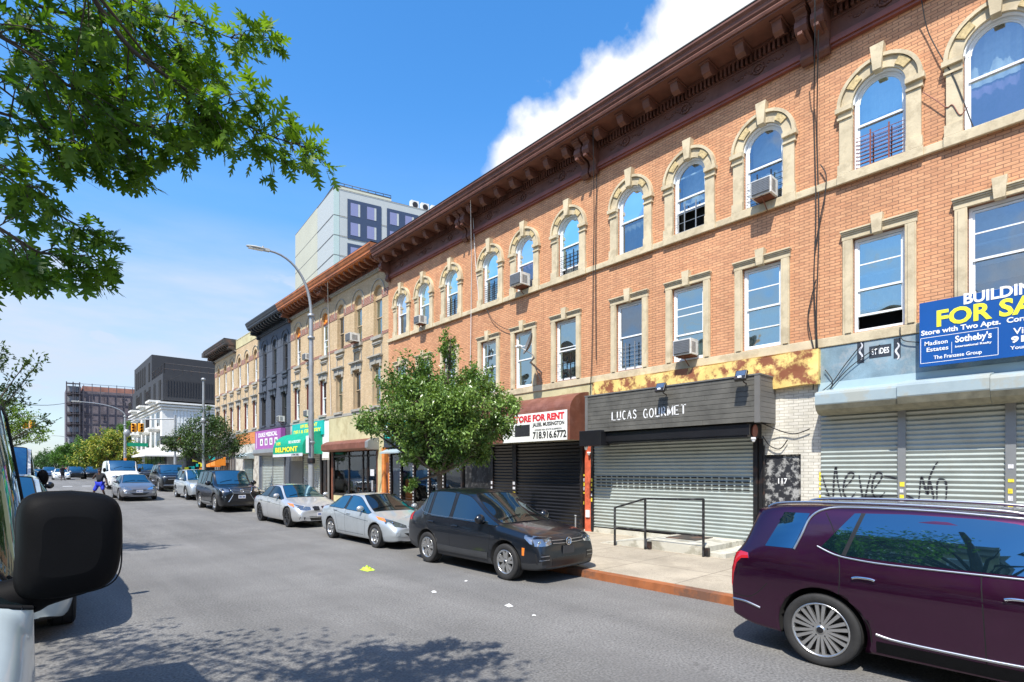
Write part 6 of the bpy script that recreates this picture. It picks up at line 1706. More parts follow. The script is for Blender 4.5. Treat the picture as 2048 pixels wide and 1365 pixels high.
# black boxy SUV with spindle grille
sp=suv_spec(4.88,1.885,1.875,2.79,.93,.385,'paint_black',c0=1.35,r0=2.02,r1=4.38,dk=4.75,bz=1.16,hood=1.12,roofw=.77,p1=2.72,p2=3.62)
sp.update(wheel='six',tyrew=.255,gap=.07,rimr=.235,handles=[(2.52,1.02),(3.4,1.04)],
 seams=[[(1.5,1.1),(1.48,.7),(1.5,.38)],[(2.72,1.75),(2.74,1.2),(2.72,.7),(2.70,.38)],[(3.7,1.7),(3.7,1.2),(3.5,.9),(3.3,.6),(3.28,.4)]],
 side_panels=[('running_board','grey_metal',[([(1.5,.42),(3.2,.42)],[(1.5,.36),(3.2,.36)],.05)])],
 front_panels=[('headlight','lens_head',[([(.52,.98),(.68,1.03),(.82,1.06),(.9,1.07)],[(.52,.88),(.66,.87),(.8,.90),(.9,.95)],.010)],True),
  ('grille','grille_black',[([(-.46,1.03),(0,1.03),(.46,1.03)],[(-.34,.80),(0,.80),(.34,.80)],.007),([(-.34,.797),(0,.797),(.34,.797)],[(-.52,.46),(0,.44),(.52,.46)],.007)],False),
  ('fog_lamp','lens_clear',[([(.66,.68),(.8,.70)],[(.66,.64),(.8,.65)],.009)],True)],
 front_bars=[('grille_bar','chrome_dull',[([(-.42,.99),(.42,.99)],.012),([(-.39,.93),(.39,.93)],.012),([(-.36,.87),(.36,.87)],.012),([(-.34,.82),(.34,.82)],.012)],False),
  ('grille_edge','chrome',[([(.48,1.05),(.42,.93),(.36,.80),(.44,.62),(.56,.44)],.014)],True)],
 plate=(.66,'plate_white'),mirror_s=(.13,.08,.11))
root,P=make_car(sp,(6.3+.94,28.56,0),'large black SUV with silver barred grille and number plate parked ahead of the silver saloon','car',raw=True)
h,nn=P.hit('F',0,.93); q=MB(); q.lathe([(.06,0),(.07,-.012),(.085,0)],(0,h.y-.03,.93),'y',20); q.lathe([(0,0.002),(.06,0)],(0,h.y-.03,.93),'y',20); q.build('front_badge','chrome',root)
# silver small SUV
sp=suv_spec(4.60,1.85,1.73,2.70,.92,.36,'paint_silver',c0=1.3,r0=2.05,r1=4.0,dk=4.45,bz=1.06,hood=1.03,roofw=.74,p1=2.68,p2=3.5)
sp.update(wheel='five',rimr=.225,handles=[(2.45,.93),(3.3,.95)],seams=[[(2.68,1.62),(2.70,1.1),(2.68,.4)],[(1.4,1.0),(1.38,.4)]],
 front_panels=[('headlight','lens_head',[([(.45,.86),(.8,.92)],[(.48,.74),(.82,.76)],.010)],True),('grille','grille_black',[([(-.4,.85),(.4,.85)],[(-.38,.74),(.38,.74)]),([(-.5,.5),(.5,.5)],[(-.45,.35),(.45,.35)])],False)])
silver_suv,_=make_car(sp,(6.8+.92,36.9,0),'silver small SUV parked behind the large black SUV','car',raw=True)
# dark pickup like SUV
sp=suv_spec(5.2,2.0,1.90,3.0,1.0,.40,'paint_black',c0=1.6,r0=2.25,r1=4.5,dk=4.98,bz=1.22,hood=1.20,roofw=.76,p1=2.95,p2=3.9)
sp.update(wheel='six',handles=[],front_panels=[('headlight','lens_head',[([(.6,1.04),(.92,1.06)],[(.6,.9),(.92,.9)],.010)],True),('grille','grille_black',[([(-.55,1.06),(.55,1.06)],[(-.55,.7),(.55,.7)])],False)],
  front_bars=[('grille_bar','chrome_dull',[([(-.54,.98),(.54,.98)],.02),([(-.54,.82),(.54,.82)],.02),([(-.8,.42),(.8,.42)],.025)],False)],mirror_s=(.14,.09,.13))
black_truck,_=make_car(sp,(6.9+1.0,46.3,0),'black pickup fronted truck parked beyond the silver small SUV','car',raw=True)
# grey compact sedan in the lane
sp=sedan_spec(4.53,1.775,1.435,2.70,.86,.315,'paint_grey',c0=1.25,r1=3.32,dk=4.15,trunk=1.03,bz=.92,hood=.86); E2=dict(EL); E2['wglass']='car_glass_blue'
sp.update(E2); sp['plate']=(.50,'plate_white'); sp['front_panels']=[p for p in EL['front_panels'] if p[0]!='indicator']; sp['name']='driving_car'
grey_sedan,_=make_car(sp,(4.66,37.8,0),'dark grey compact sedan driving toward the camera in front of the white van','car',raw=True)
# white full size van, boxy
sp=suv_spec(5.5,2.03,2.12,3.5,.85,.37,'paint_white',c0=1.05,r0=1.62,r1=5.15,dk=5.38,bz=1.28,hood=1.22,roofw=.86,p1=2.3,p2=3.2)
sp['ys']=[(0,'b'),(.05,'b'),(.18,'b'),(.42,'b'),(.8,'b'),(1.01,'b'),(1.05,'w'),(1.35,'w'),(1.62,'g'),(1.9,'g'),(2.2,'d'),(2.9,'d'),(3.6,'d'),(4.5,'d'),(5.1,'d'),(5.2,'b'),(5.36,'b'),(5.42,'b'),(5.5,'b')]
sp.update(wheel='steel',name='white_van',mirror_m='plastic_black',mirror_s=(.10,.07,.16),front_panels=[('headlight','lens_head',[([(.58,.98),(.88,.98)],[(.58,.78),(.88,.78)],.010)],True),('grille','grille_black',[([(-.55,1.0),(.55,1.0)],[(-.55,.76),(.55,.76)])],False),('bumper','plastic_grey',[([(-.9,.6),(0,.6),(.9,.6)],[(-.9,.42),(0,.42),(.9,.42)],.03)],False)],
  front_bars=[('grille_bar','chrome_dull',[([(-.54,.94),(.54,.94)],.02),([(-.54,.82),(.54,.82)],.02)],False)])
white_van,_=make_car(sp,(5.4,50.8,0),'white passenger van behind the dark grey sedan','van',raw=True)
# far traffic beyond the crossing: copies with their own paint and label
def recolour(root,frm,to):
    for ch in kids(root):
        if ch.type=='MESH' and any(m and m.name==frm for m in ch.data.materials):
            ch.data=ch.data.copy()
            for i,m in enumerate(ch.data.materials):
                if m.name==frm: ch.data.materials[i]=M_(to)
        recolour(ch,frm,to)
def far(src,frm,to,px,Z,label,dD=0):
    # ground point at the given column and depth
    Z=Z*.868; D=(px-50)*Z*math.cos(TH)/F; s=(Z-D*math.sin(TH))/math.cos(TH)
    c=dup(src,(D,s,rz_(s)),label,group='traffic beyond the crossing'); c['category']='car'
    if frm!=to: recolour(c,frm,to)
    return c
gs=grey_sedan; ss=silver_suv; bt_=black_truck
far(gs,'paint_grey','paint_white',122,79,'white sedan waiting across the zebra crossing')
far(ss,'paint_silver','paint_navyblack',150,84,'black SUV right of the white sedan across the crossing')
far(ss,'paint_silver','paint_blue',98,96,'blue grey SUV left of the white sedan across the crossing')
far(gs,'paint_grey','paint_silver',170,98,'silver sedan just left of the walking man, far off')
far(ss,'paint_silver','paint_black',184,86,'black SUV half behind the man in blue shorts')
far(bt_,'paint_black','paint_navyblack',164,118,'dark SUV far down the avenue between two cars')
far(gs,'paint_grey','paint_silver2',76,128,'small silver sedan far down the left lane')
far(bt_,'paint_black','paint_black',290,66,'dark truck seen between the white van and the black truck')
far(ss,'paint_silver','paint_white',112,140,'white SUV far down the avenue behind the others')
far(gs,'paint_grey','paint_red',134,150,'red sedan far off among the trees')
# ---- the parked row on the left -------------------------------------------
VYS=[(0,'b'),(.05,'b'),(.18,'b'),(.42,'b'),(.8,'b'),(1.01,'b'),(1.05,'w'),(1.33,'w'),(1.62,'g'),(1.9,'g'),(2.5,'g'),(2.62,'d'),(3.4,'d'),(4.5,'d'),(5.0,'d'),(5.1,'b'),(5.2,'b'),(5.26,'b'),(5.3,'b')]
sp=suv_spec(5.3,2.0,2.33,3.3,.85,.37,'paint_palewhite',c0=1.05,r0=1.62,r1=5.0,dk=5.2,bz=1.64,hood=1.50,roofw=.905,beltw=.99)
sp['ys']=VYS
sp.update(name='parked_van',wheel='steel',mirror_m='plastic_black',handles=[],glass='car_glass',seams=[[(1.12,1.5),(1.10,.9),(1.14,.4)],[(2.62,1.98),(2.62,1.3),(2.60,.4)],[(1.14,.42),(2.60,.42)]],
  side_panels=[('window_seal','plastic_black',[([(1.20,1.69),(1.8,1.68),(2.58,1.68)],[(1.20,1.655),(1.8,1.65),(2.58,1.65)],.004)])])
van,_=make_car(sp,(-.972,.85+2.65,0),'pale parked van at the left edge with a huge black door mirror','van')
for c in kids(van):
    if c.name.startswith('mirror') and c.location.x>0: bpy.data.objects.remove(c)
# big door mirror of the near van
mc=Vector((.098,1.985,1.784)); q=MB(); rows=[]
def rbox(w,h,p=4.0,n=40,sk=0):
    out=[]
    for i in range(n):
        t=2*PI*i/n; c,s=math.cos(t),math.sin(t); out.append((math.copysign(abs(c)**(2/p),c)*w,math.copysign(abs(s)**(2/p),s)*h))
    return out
for k,(dy,sc_) in enumerate(((-.076,.55),(-.068,.80),(-.05,.93),(-.02,1.0),(.04,1.0),(.05,.97))):
    rows.append([(x*1.0*sc_+ (0 if z>0 else -.012*abs(z)/.14),dy,z*sc_*(1.0 if x<0 else 1-.10*x/.12)) for x,z in rbox(.117,.148,4.6)])
q.grid(rows,0,True,True); q.add(rows[0],[tuple(range(40))],0,True); q.add([(x*.93,.046,z*.93) for x,z in rbox(.117,.148,4.6)],[tuple(range(40))],1)
q.tube(smooth([(-.20,.06,-.155),(-.12,.04,-.145),(-.05,.02,-.12),(.02,.01,-.10)],4),[.055]*7+[.05]*6,12)
LP=[(x,.0,z*(1.0 if x<0 else 1-.10*x/.12)) for x,z in rbox(.1172,.1485,4.6)]; q.tube(LP+[LP[0]],.0022,5,1)
mo=q.build('mirror',['plastic_black','slot_black'],van,world=False); mo.location=mc-wloc(van)
# pale full size truck, second in the left row
sp=suv_spec(5.3,2.03,1.95,3.2,1.0,.40,'paint_palewhite',c0=1.62,r0=2.3,r1=4.7,dk=5.1,bz=1.44,hood=1.32,roofw=.66,beltw=.86,p1=3.0,p2=3.95)
sp.update(wheel='six',glass='car_glass_blue',tyrew=.27,handles=[(2.7,1.1)],mirror_s=(.13,.09,.11),mirror_m='plastic_black',
  front_panels=[('headlight','lens_head',[([(.6,1.0),(.88,1.02)],[(.6,.85),(.88,.85)],.010)],True),('grille','grille_black',[([(-.55,1.04),(.55,1.04)],[(-.55,.7),(.55,.7)])],False)])
make_car(sp,(.50-1.015,8.35+2.65,0),'pale full size truck parked second in the left row behind the big mirror','truck')
# tall white cargo van, third
sp=suv_spec(5.9,2.02,2.6,3.7,.95,.36,'paint_white',c0=1.05,r0=1.75,r1=5.6,dk=5.8,bz=1.58,hood=1.42,roofw=.86,beltw=.97)
sp['ys']=[(0,'b'),(.05,'b'),(.18,'b'),(.42,'b'),(.8,'b'),(1.01,'b'),(1.05,'w'),(1.4,'w'),(1.75,'g'),(2.0,'g'),(2.6,'g'),(2.75,'d'),(3.6,'d'),(4.9,'d'),(5.5,'d'),(5.65,'b'),(5.8,'b'),(5.86,'b'),(5.9,'b')]
sp.update(name='parked_van',wheel='steel',glass='car_glass',mirror_m='plastic_black',mirror_s=(.12,.10,.20),mirror=(1.7,1.76),handles=[(2.3,1.2)])
tv,_=make_car(sp,(.26-1.01,16.9+2.95,0),'tall white cargo van with a black mirror parked third on the left','van')
c=dup(black_truck,(-.35,27.5,rz_(27)),'dark truck parked fourth on the left, beyond the tall white van'); c['category']='truck'

# buildings across the street, on the left pavement
def plain_row(s0,s1,h,m,label,seed):
    b=empty('row_building',(-17,(s0+s1)/2,.1),label,'building','buildings on the left side of the street'); q=MB(); q.box(-24,-9.6,s0,s1,0,h); q.build('wall',m,b,world=True)
    q=MB(); q.box(-9.62,-9.25,s0+.05,s1-.05,h-.5,h-.1); q.box(-9.6,-9.0,s0+.05,s1-.05,h-.1,h+.12); q.build('cornice','stone_grey',b,world=True)
    n=3
    for z in (4.6,7.6):
        for i in range(n):
            c=s0+(s1-s0)*(i+.5)/n; q=MB(); q.box(-9.6,-9.52,c-.52,c+.52,z,z+1.9); w=q.build('window','frame_white',b,world=True); g=MB(); g.box(-9.52,-9.51,c-.45,c+.45,z+.07,z+.9); g.box(-9.52,-9.51,c-.45,c+.45,z+.97,z+1.83); g.build('pane','glass_dark',w,world=True)
    q=MB(); q.box(-9.6,-9.5,s0+.4,s1-.4,.2,3.2); q.build('shop_front','shutter_teal',b,world=True)
for i,(a,e,h,m,l) in enumerate(((-12,-5,10.2,'brick_buff','buff brick building opposite the blue shop panel, behind the camera'),(-5,2,9.6,'brick_red','dark red brick building opposite the gourmet shop'),(2,9,10.4,'stucco_cream','cream rendered building on the left pavement behind the oak'),(9,16,9.8,'brick_orange','orange brick building on the left pavement'),(16,23,10.6,'brick_buff','buff brick building on the left pavement by the tall van'),(23,30,9.5,'brick_grey','charcoal building on the left pavement'),(30,37,10.2,'brick_red','dark red brick building on the left pavement near the crossing'),(37,46,9.9,'stucco_cream','cream building on the left corner before the crossing'))): plain_row(a,e,h,m,l,i)
# ---------------------------------------------------------------- trees
def pt(px,py,Z,raw=False):
    """world point seen at a photo column/row at depth Z (used to lay out real 3-d positions)"""
    if not raw: Z*=.868
    X=(px-1024)/F*Z; c,n=math.cos(TH),math.sin(TH)
    return Vector((X*c+Z*n,-X*n+Z*c,EYE+(940-py)/F*Z))
def leaf_simple(mb,p,d,up,L,w,mi=0):
    s=d.cross(up); 
    if s.length<1e-4: s=d.orthogonal()
    s.normalize(); n=s.cross(d).normalized()
    a=p; m=p+d*L*.5; t=p+d*L-n*L*.12
    mb.v+= [tuple(a),tuple(m+s*w+n*w*.35),tuple(t),tuple(m-s*w+n*w*.35)]
    b=len(mb.v)-4; mb.f+=[(b,b+1,b+2),(b,b+2,b+3)]; mb.m+=[mi,mi]; mb.sm+=[False,False]
def rdir(r,down=0):
    while True:
        v=Vector((r.uniform(-1,1),r.uniform(-1,1),r.uniform(-1,1)))
        if .05<v.length<1: break
    v.normalize(); v.z-=down; return v.normalized()
def gen_tree(loc,blobs,label,leaf='leaf_zelkova',n=9000,L=.085,seed=1,trunk=.09,fork=1.7,group=None,name='street_tree',down=.25,twigs=60,cl=.16,mats=None,shell_=.35,cat='tree'):
    """blobs: (dx,dy,z,r) in world offsets; a trunk with limbs to each blob and twigs in it, leaves clumped round the twig ends"""
    r=random.Random(seed); root=empty(name,loc,label,cat,group)
    if name=='street_tree': blobs=[tuple(1.06*q for q in b) for b in blobs]
    T=MB(); ctr=Vector((0,0,fork)); base=Vector((0,0,-.1))
    T.tube([base,(.02,.01,.05),(.03,-.02,fork*.5),(0,0,fork)],[trunk*1.5,trunk*1.1,trunk*.9,trunk*.85],10)
    LV=MB(); tips=[]
    vol=sum(b[3]**2 for b in blobs)
    for bx,by,bz,br in blobs:
        e=Vector((bx,by,bz)); m=ctr.lerp(e,.5)+Vector((r.uniform(-.15,.15),r.uniform(-.15,.15),-.1))*br
        pts=smooth([tuple(ctr),tuple(m),tuple(e)],5); k=len(pts)
        T.tube(pts,[trunk*.6*(1-.75*i/(k-1)) for i in range(k)],6,0,False)
        nt=max(4,int(twigs*br*br/vol))
        for i in range(nt):
            a=Vector(pts[r.randint(k//2,k-1)]); d=rdir(r); d.z=d.z*.8
            q=e+Vector((d.x*br,d.y*br,d.z*br*.9))*r.uniform(shell_,1.08)
            mid=a.lerp(q,.5)+rdir(r)*.12*br
            T.tube([tuple(a),tuple(mid),tuple(q)],[trunk*.14,trunk*.09,trunk*.03],4,0,False)
            tips.append((mid,q,br))
    per=max(1,n//len(tips))
    for mid,q,br in tips:
        ax=(q-mid)
        for j in range(int(per*r.uniform(.6,1.4))):
            t=r.uniform(.25,1.15); p=mid+ax*t+rdir(r)*cl*br*r.random()**.6*1.5
            d=(rdir(r,down)+ax.normalized()*.4).normalized()
            leaf_simple(LV,p,d,rdir(r)*.6+Vector((0,0,1)),L*r.uniform(.7,1.2),L*.24*r.uniform(.8,1.2),0 if not mats else r.choice(mats))
    T.build('trunk','bark',root); LV.build('crown',[leaf] if not mats else ['leaf_mid','leaf_gold'],root); return root
UR=Vector((math.cos(TH),-math.sin(TH),0)); UD=Vector((math.sin(TH),math.cos(TH),0))
def blobs_from(lst,seed=0):
    r=random.Random(seed); out=[]
    for it in lst:
        u,z,rr=it[:3]; dp=it[3] if len(it)>3 else r.uniform(-.5,.5)
        v=UR*u+UD*dp; out.append((v.x,v.y,z,rr))
    return out
# the street tree in front of the shops
t1=(8.45,12.39,.138)
gen_tree(t1,blobs_from([(-1.55,3.15,.72,-.2),(-1.15,3.95,.62,.4),(-.55,4.15,.75,-.5),(.1,3.9,1.0,.3),(.32,4.85,.42,0),(.30,5.2,.2,0),(.85,4.15,.62,-.2),(1.35,3.75,.66,.4),(1.8,3.5,.5,0),(0,3.0,1.15,-.5),(-.9,2.75,.8,.5),(.9,2.75,.85,-.3),(.2,2.3,.8,.2),(-2.0,2.95,.33,0),(1.6,2.85,.6,.5),(.0,3.1,1.1,.9),(-.4,3.4,.9,-1.0),(.6,3.3,.9,-1.1),(-.15,1.95,.5,.1),(-.75,1.45,.28,-.3),(1.0,2.2,.6,-.2),(-.6,2.2,.6,-.4),(1.75,3.0,.45,-.6),(.5,2.5,.8,-.9)],3),
  'leafy street tree with a full crown in front of the shops behind the black SUV',n=38000,L=.115,seed=5,twigs=560,cl=.17,fork=1.75,trunk=.085)
# the second street tree by the corner
t2=(8.45,38.43,.138+rz_(38))
gen_tree(t2,blobs_from([(-1.5,3.2,.9),(-.6,3.9,.9),(.3,4.2,.95),(1.1,3.9,.9),(1.8,3.3,.8),(0,3.2,1.2),(.9,2.8,1.0),(-.8,2.6,.9),(.5,4.9,.4),(2.1,2.6,.5),(-2.0,2.9,.5)],7),
  'dark green street tree near the corner behind the silver small SUV',leaf='leaf_dark',n=9000,L=.16,seed=8,twigs=260,cl=.22,fork=1.9)
# trees beyond the crossing
def px_tree(px,Z,blb,label,leaf,n,L,seed,group='trees along the avenue beyond the crossing',**k):
    p=pt(px,940,Z); loc=(p.x,p.y,rz_(p.y)+.1)
    return gen_tree(loc,blobs_from(blb,seed),label,leaf=leaf,n=n,L=L,seed=seed,group=group,name='avenue_tree',**k)
px_tree(214,78,[(-2.6,3.2,1.5),(-1.2,4.6,1.5),(.3,5.6,1.5),(1.6,4.8,1.5),(2.9,3.4,1.4),(0,3.2,2.0),(1.5,2.4,1.5),(-1.5,2.4,1.5),(3.4,2.4,1.0),(-3.2,2.2,1.0),(.5,4,1.6,-1.5)],'rounded tree covered in yellow blossom beyond the crossing','leaf_gold',9000,.34,21,mats=[0,1,1],twigs=330,trunk=.16)
px_tree(150,105,[(-3,3,1.8),(-1,4.8,1.9),(1.2,5.4,1.8),(3.2,4.0,1.7),(0,3,2.2),(2,2.3,1.7)],'green tree left of the yellow blossom tree','leaf_mid',4500,.4,22,twigs=200,trunk=.2)
px_tree(118,135,[(-3,3,2),(-1,4.6,2),(1.5,5.6,2),(3.5,4.4,1.8),(0,3,2.4)],'green tree standing farther down the avenue on the left','leaf_far',3000,.5,23,twigs=160,trunk=.2)
px_tree(245,110,[(-2,5,2),(0,8,2),(1.5,8.6,1.8),(2.5,6,2),(0,4,2.4)],'tall green tree top rising behind the yellow blossom tree','leaf_mid',3500,.45,24,twigs=160,trunk=.2)
px_tree(88,170,[(-3,3,2.4),(0,5,2.4),(3,4,2.4),(0,3,2.6)],'small distant tree at the end of the avenue','leaf_far',2000,.7,25,twigs=110,trunk=.2)
px_tree(182,130,[(-3,3,2),(-1,5.5,2),(2,6,2),(3.5,4,2),(0,3,2.4)],'distant green tree behind the waiting cars','leaf_far',2500,.5,26,twigs=130,trunk=.2)
px_tree(278,95,[(-2,2.6,1.6),(0,3.6,1.6),(2,2.6,1.6)],'low yellow flowered tree behind the white van','leaf_gold',2600,.34,27,mats=[0,0,1],twigs=120,trunk=.15)
# left side: sunlit green tree seen above the white van, and the darker feathery one nearer
px_tree(-90,36,[(2.0,5.2,1.1),(3.1,4.9,1.0),(4.0,4.4,.9),(4.7,3.8,.7),(5.2,3.3,.5),(2.8,3.9,1.1),(3.9,3.5,.8),(1.2,4.4,1.2),(4.4,4.2,.5),(0,4.6,1.4),(0,5.8,1.2)],'yellow green tree over the parked white van on the left','leaf_lime',6500,.16,31,group='trees along the left pavement',twigs=300,trunk=.1)
px_tree(-120,13,[(.5,5.4,.5),(.9,4.9,.45),(1.3,4.4,.4),(1.7,4.2,.28),(1.0,4.0,.5),(1.3,3.55,.38),(1.5,3.1,.42),(1.0,3.0,.6),(.7,3.6,.7),(.3,4.5,.8),(.2,3.3,.9),(1.9,3.0,.2),(1.95,4.15,.15),(-.3,4.2,1.0),(-1,4.8,1.1),(-.6,3.4,1.1)],'dark feathery tree reaching in at the left edge above the vans','leaf_dark',7500,.095,32,group='trees along the left pavement',twigs=420,trunk=.04,down=.1)
for i,(x,y,l) in enumerate(((-8,12,'broad tree on the left pavement out of sight of the road'),(-8,21,'second broad tree on the left pavement farther along'))):
    gen_tree((x,y,.13),[(-1.2,.5,4.2,1.6),(0,-1.6,4.8,1.6),(-.6,1.6,5.6,1.5),(0,0,3.8,1.8),(-.8,-2.2,3.9,1.5)],l,leaf='leaf_mid',n=3500,L=.2,seed=40+i,group='trees along the left pavement',twigs=160)
# ---- the big pin oak overhead on the left
def oak():
    r=random.Random(77)
    K=.66; base=Vector((-2.7,1.5,.1)); root=empty('oak_tree',base,'pin oak with pointed lobed leaves hanging in from the upper left','tree')
    T=MB(); LV=MB()
    top=Vector((-2.1,1.8,4.9))
    def rel(p): return Vector(p)-base
    T.tube([tuple(rel(base)),tuple(rel(base+Vector((.05,0,2)))),tuple(rel(Vector((-2.4,1.7,3.4)))),tuple(rel(top)),tuple(rel(top+Vector((0,.5,3))))],[.24,.19,.17,.14,.06],12)
    crown=[]
    B=[ # (start z-depth, points (px,py,Z)) drawn as on the photo but given depth
     ([(150,-60,4.4),(250,85,4.7),(340,158,5.0),(440,222,5.3),(530,268,5.6),(615,296,5.8)],.022),
     ([(-60,40,4.2),(60,110,4.5),(150,195,4.8),(235,238,5.1),(345,262,5.4)],.018),
     ([(-60,210,4.6),(60,245,4.9),(135,285,5.2),(195,325,5.4),(255,345,5.5)],.014),
     ([(-60,300,5.2),(30,365,5.5),(100,415,5.7),(160,455,5.9),(215,470,6.1)],.013),
     ([(-60,420,3.9),(20,470,4.1),(80,505,4.3),(130,505,4.4),(180,520,4.5)],.014),
     ([(180,-60,5.2),(300,20,5.4),(400,50,5.6),(460,75,5.7),(525,82,5.8)],.013),
     ([(300,120,4.9),(350,180,5.1),(400,235,5.2),(440,265,5.3)],.009),
     ([(-40,-40,5.0),(100,20,5.2),(220,40,5.5),(330,60,5.7),(380,120,5.9)],.02),
     ([(-60,130,5.6),(60,180,5.8),(140,215,6.0),(200,270,6.1)],.012),
     ([(-60,560,4.4),(-20,500,4.5),(30,520,4.6),(70,560,4.6)],.01),
     ([(-50,140,4.8),(20,190,4.9),(75,240,5.0),(110,300,5.1)],.010),([(-50,330,4.5),(20,345,4.6),(70,385,4.8)],.009),([(-50,60,5.2),(60,60,5.3),(150,110,5.4),(240,170,5.5)],.012),([(-50,480,5.0),(20,440,5.1),(60,420,5.2)],.008),
     ([(430,215,5.3),(480,200,5.3),(520,180,5.4)],.006),([(520,262,5.6),(560,240,5.6),(600,235,5.7)],.006),
    ]
    def oak_leaf(p,d,up,L):
        s=d.cross(up)
        if s.length<1e-3: s=d.orthogonal()
        s.normalize(); n=s.cross(d).normalized(); cv=r.uniform(.05,.3)
        def Q(a,b): return tuple(p+d*(a*L)+s*(b*L)-n*(cv*L*(a*a*.7+b*b*1.2)))
        sp=[0,.13,.26,.42,.56,.72,.86]; wd=[.012,.03,.035,.04,.035,.03,.0]
        b0=len(LV.v)
        pts=[]
        # spine ribbon with lobes
        def tri(*q):
            b=len(LV.v); LV.v.extend(q); LV.f.append(tuple(range(b,b+len(q)))); LV.m.append(0); LV.sm.append(False)
        for k in (-1,1):
            tri(Q(0,0),Q(.2,.03*k),Q(.2,0)) if k>0 else tri(Q(0,0),Q(.2,0),Q(.2,.03*k))
            tri(Q(.18,0),Q(.18,.05*k),Q(.28,.30*k),Q(.34,.06*k),Q(.34,0))
            tri(Q(.34,0),Q(.34,.06*k),Q(.44,.20*k),Q(.60,.44*k),Q(.585,.22*k),Q(.56,.06*k),Q(.56,0))
            tri(Q(.56,0),Q(.56,.06*k),Q(.68,.17*k),Q(.86,.33*k),Q(.80,.13*k),Q(.76,.05*k),Q(.76,0))
            tri(Q(.76,0),Q(.76,.05*k),Q(.90,.11*k),Q(1.04,0)) 
    # leaf clusters: px,py,radius,count
    def along(path,rad,k,L,spread,cnt):
        P=[pt(p[0],p[1],p[2]*K) for p in path]; rad*=K; spread*=K; P=[Vector(q) for q in smooth([tuple(p) for p in P],6)]; m=len(P)
        T.tube([tuple(rel(p)) for p in P],[rad*(1-.8*i/(m-1)) for i in range(m)],6,1,False)
        for c in range(cnt):
            t=r.random()**.8; i=min(m-2,int(t*(m-1))); a=P[i].lerp(P[i+1],r.random())
            d=rdir(r,.05); dd=(P[i+1]-P[i]).normalized(); d=(d+dd*.9).normalized()
            ln=spread*r.uniform(.5,1.2)*(1-.45*t); q=a+d*ln-Vector((0,0,ln*.25))
            T.tube([tuple(rel(a)),tuple(rel(a.lerp(q,.5)+Vector((0,0,.02)))),tuple(rel(q))],[.004,.003,.002],4,1,False)
            for j in range(k):
                u=r.uniform(.35,1.08); p=a.lerp(q,u); e=(d*.5+rdir(r,.45)).normalized(); 
                p0=rel(p); st=p0+e*.02
                oak_leaf(st,e,(rdir(r)*.8+Vector((0,0,1))),L*K*r.uniform(.72,1.18))
    cnts=[52,62,18,18,20,22,14,74,30,12,15,10,36,8,5,5]; ln=[.48,.55,.26,.2,.24,.26,.22,.6,.4,.22,.3,.22,.45,.2,.14,.14]
    for (path,rad),c,l in zip(B,cnts,ln): along(path,rad,6,.155,l,c)
    # crown above and behind the frame, which casts the dappled shade
    LM=[]
    for m in ((-1.5,1.0,5.4),(-.9,2.4,5.6),(-1.4,3.2,5.8),(-.4,1.2,5.2),(-2.3,3.0,6.0),(-.9,.2,5.4)):
        m=Vector(m); LM.append(m); T.tube([tuple(rel(top)),tuple(rel(top.lerp(m,.5)+Vector((0,.1,.15)))),tuple(rel(m))],[.05,.035,.016],6,1,False); LM.append(top.lerp(m,.6))
    cl_=[]
    while len(cl_)<46:
        gx=r.uniform(60,1020); lo=1246+max(0,gx-80)*.085; gy=lo+(r.random()**1.3)*190; gz=F*EYE/(gy-940)
        g_=pt(gx,gy,gz,True); z=r.uniform(3.9,6.2); c=g_-Vector((1,.45,-1.62))*(z/1.62)
        v=c-Vector((0,0,EYE)); zz=v.dot(UD)
        if zz>.2:
            px=1024+F*v.dot(UR)/zz; py=940-F*v.z/zz
            if px>-260 and py>-330 and px<2300: z=0
        if z: cl_.append(c)
    for c in cl_:
        a=min(LM,key=lambda q:(q-c).length); T.tube([tuple(rel(a)),tuple(rel(a.lerp(c,.55)+Vector((0,0,.12)))),tuple(rel(c))],[.014,.01,.004],5,1,False)
        for j in range(62):
            p=c+rdir(r)*.62*r.random()**.5; oak_leaf(rel(p),rdir(r,.3),rdir(r)+Vector((0,0,1)),.12*r.uniform(.8,1.15))
    for (path,rad) in B[:14]:
        p=pt(path[0][0],path[0][1],path[0][2]*K); T.tube([tuple(rel(top)),tuple(rel(top.lerp(p,.5)+Vector((0,0,.25)))),tuple(rel(p))],[.03,.02,rad*K],6,1,False)
    T.build('trunk',['bark','twig'],root); LV.build('crown','leaf_oak',root)
    print('oak leaf faces',len(LV.f))
oak()
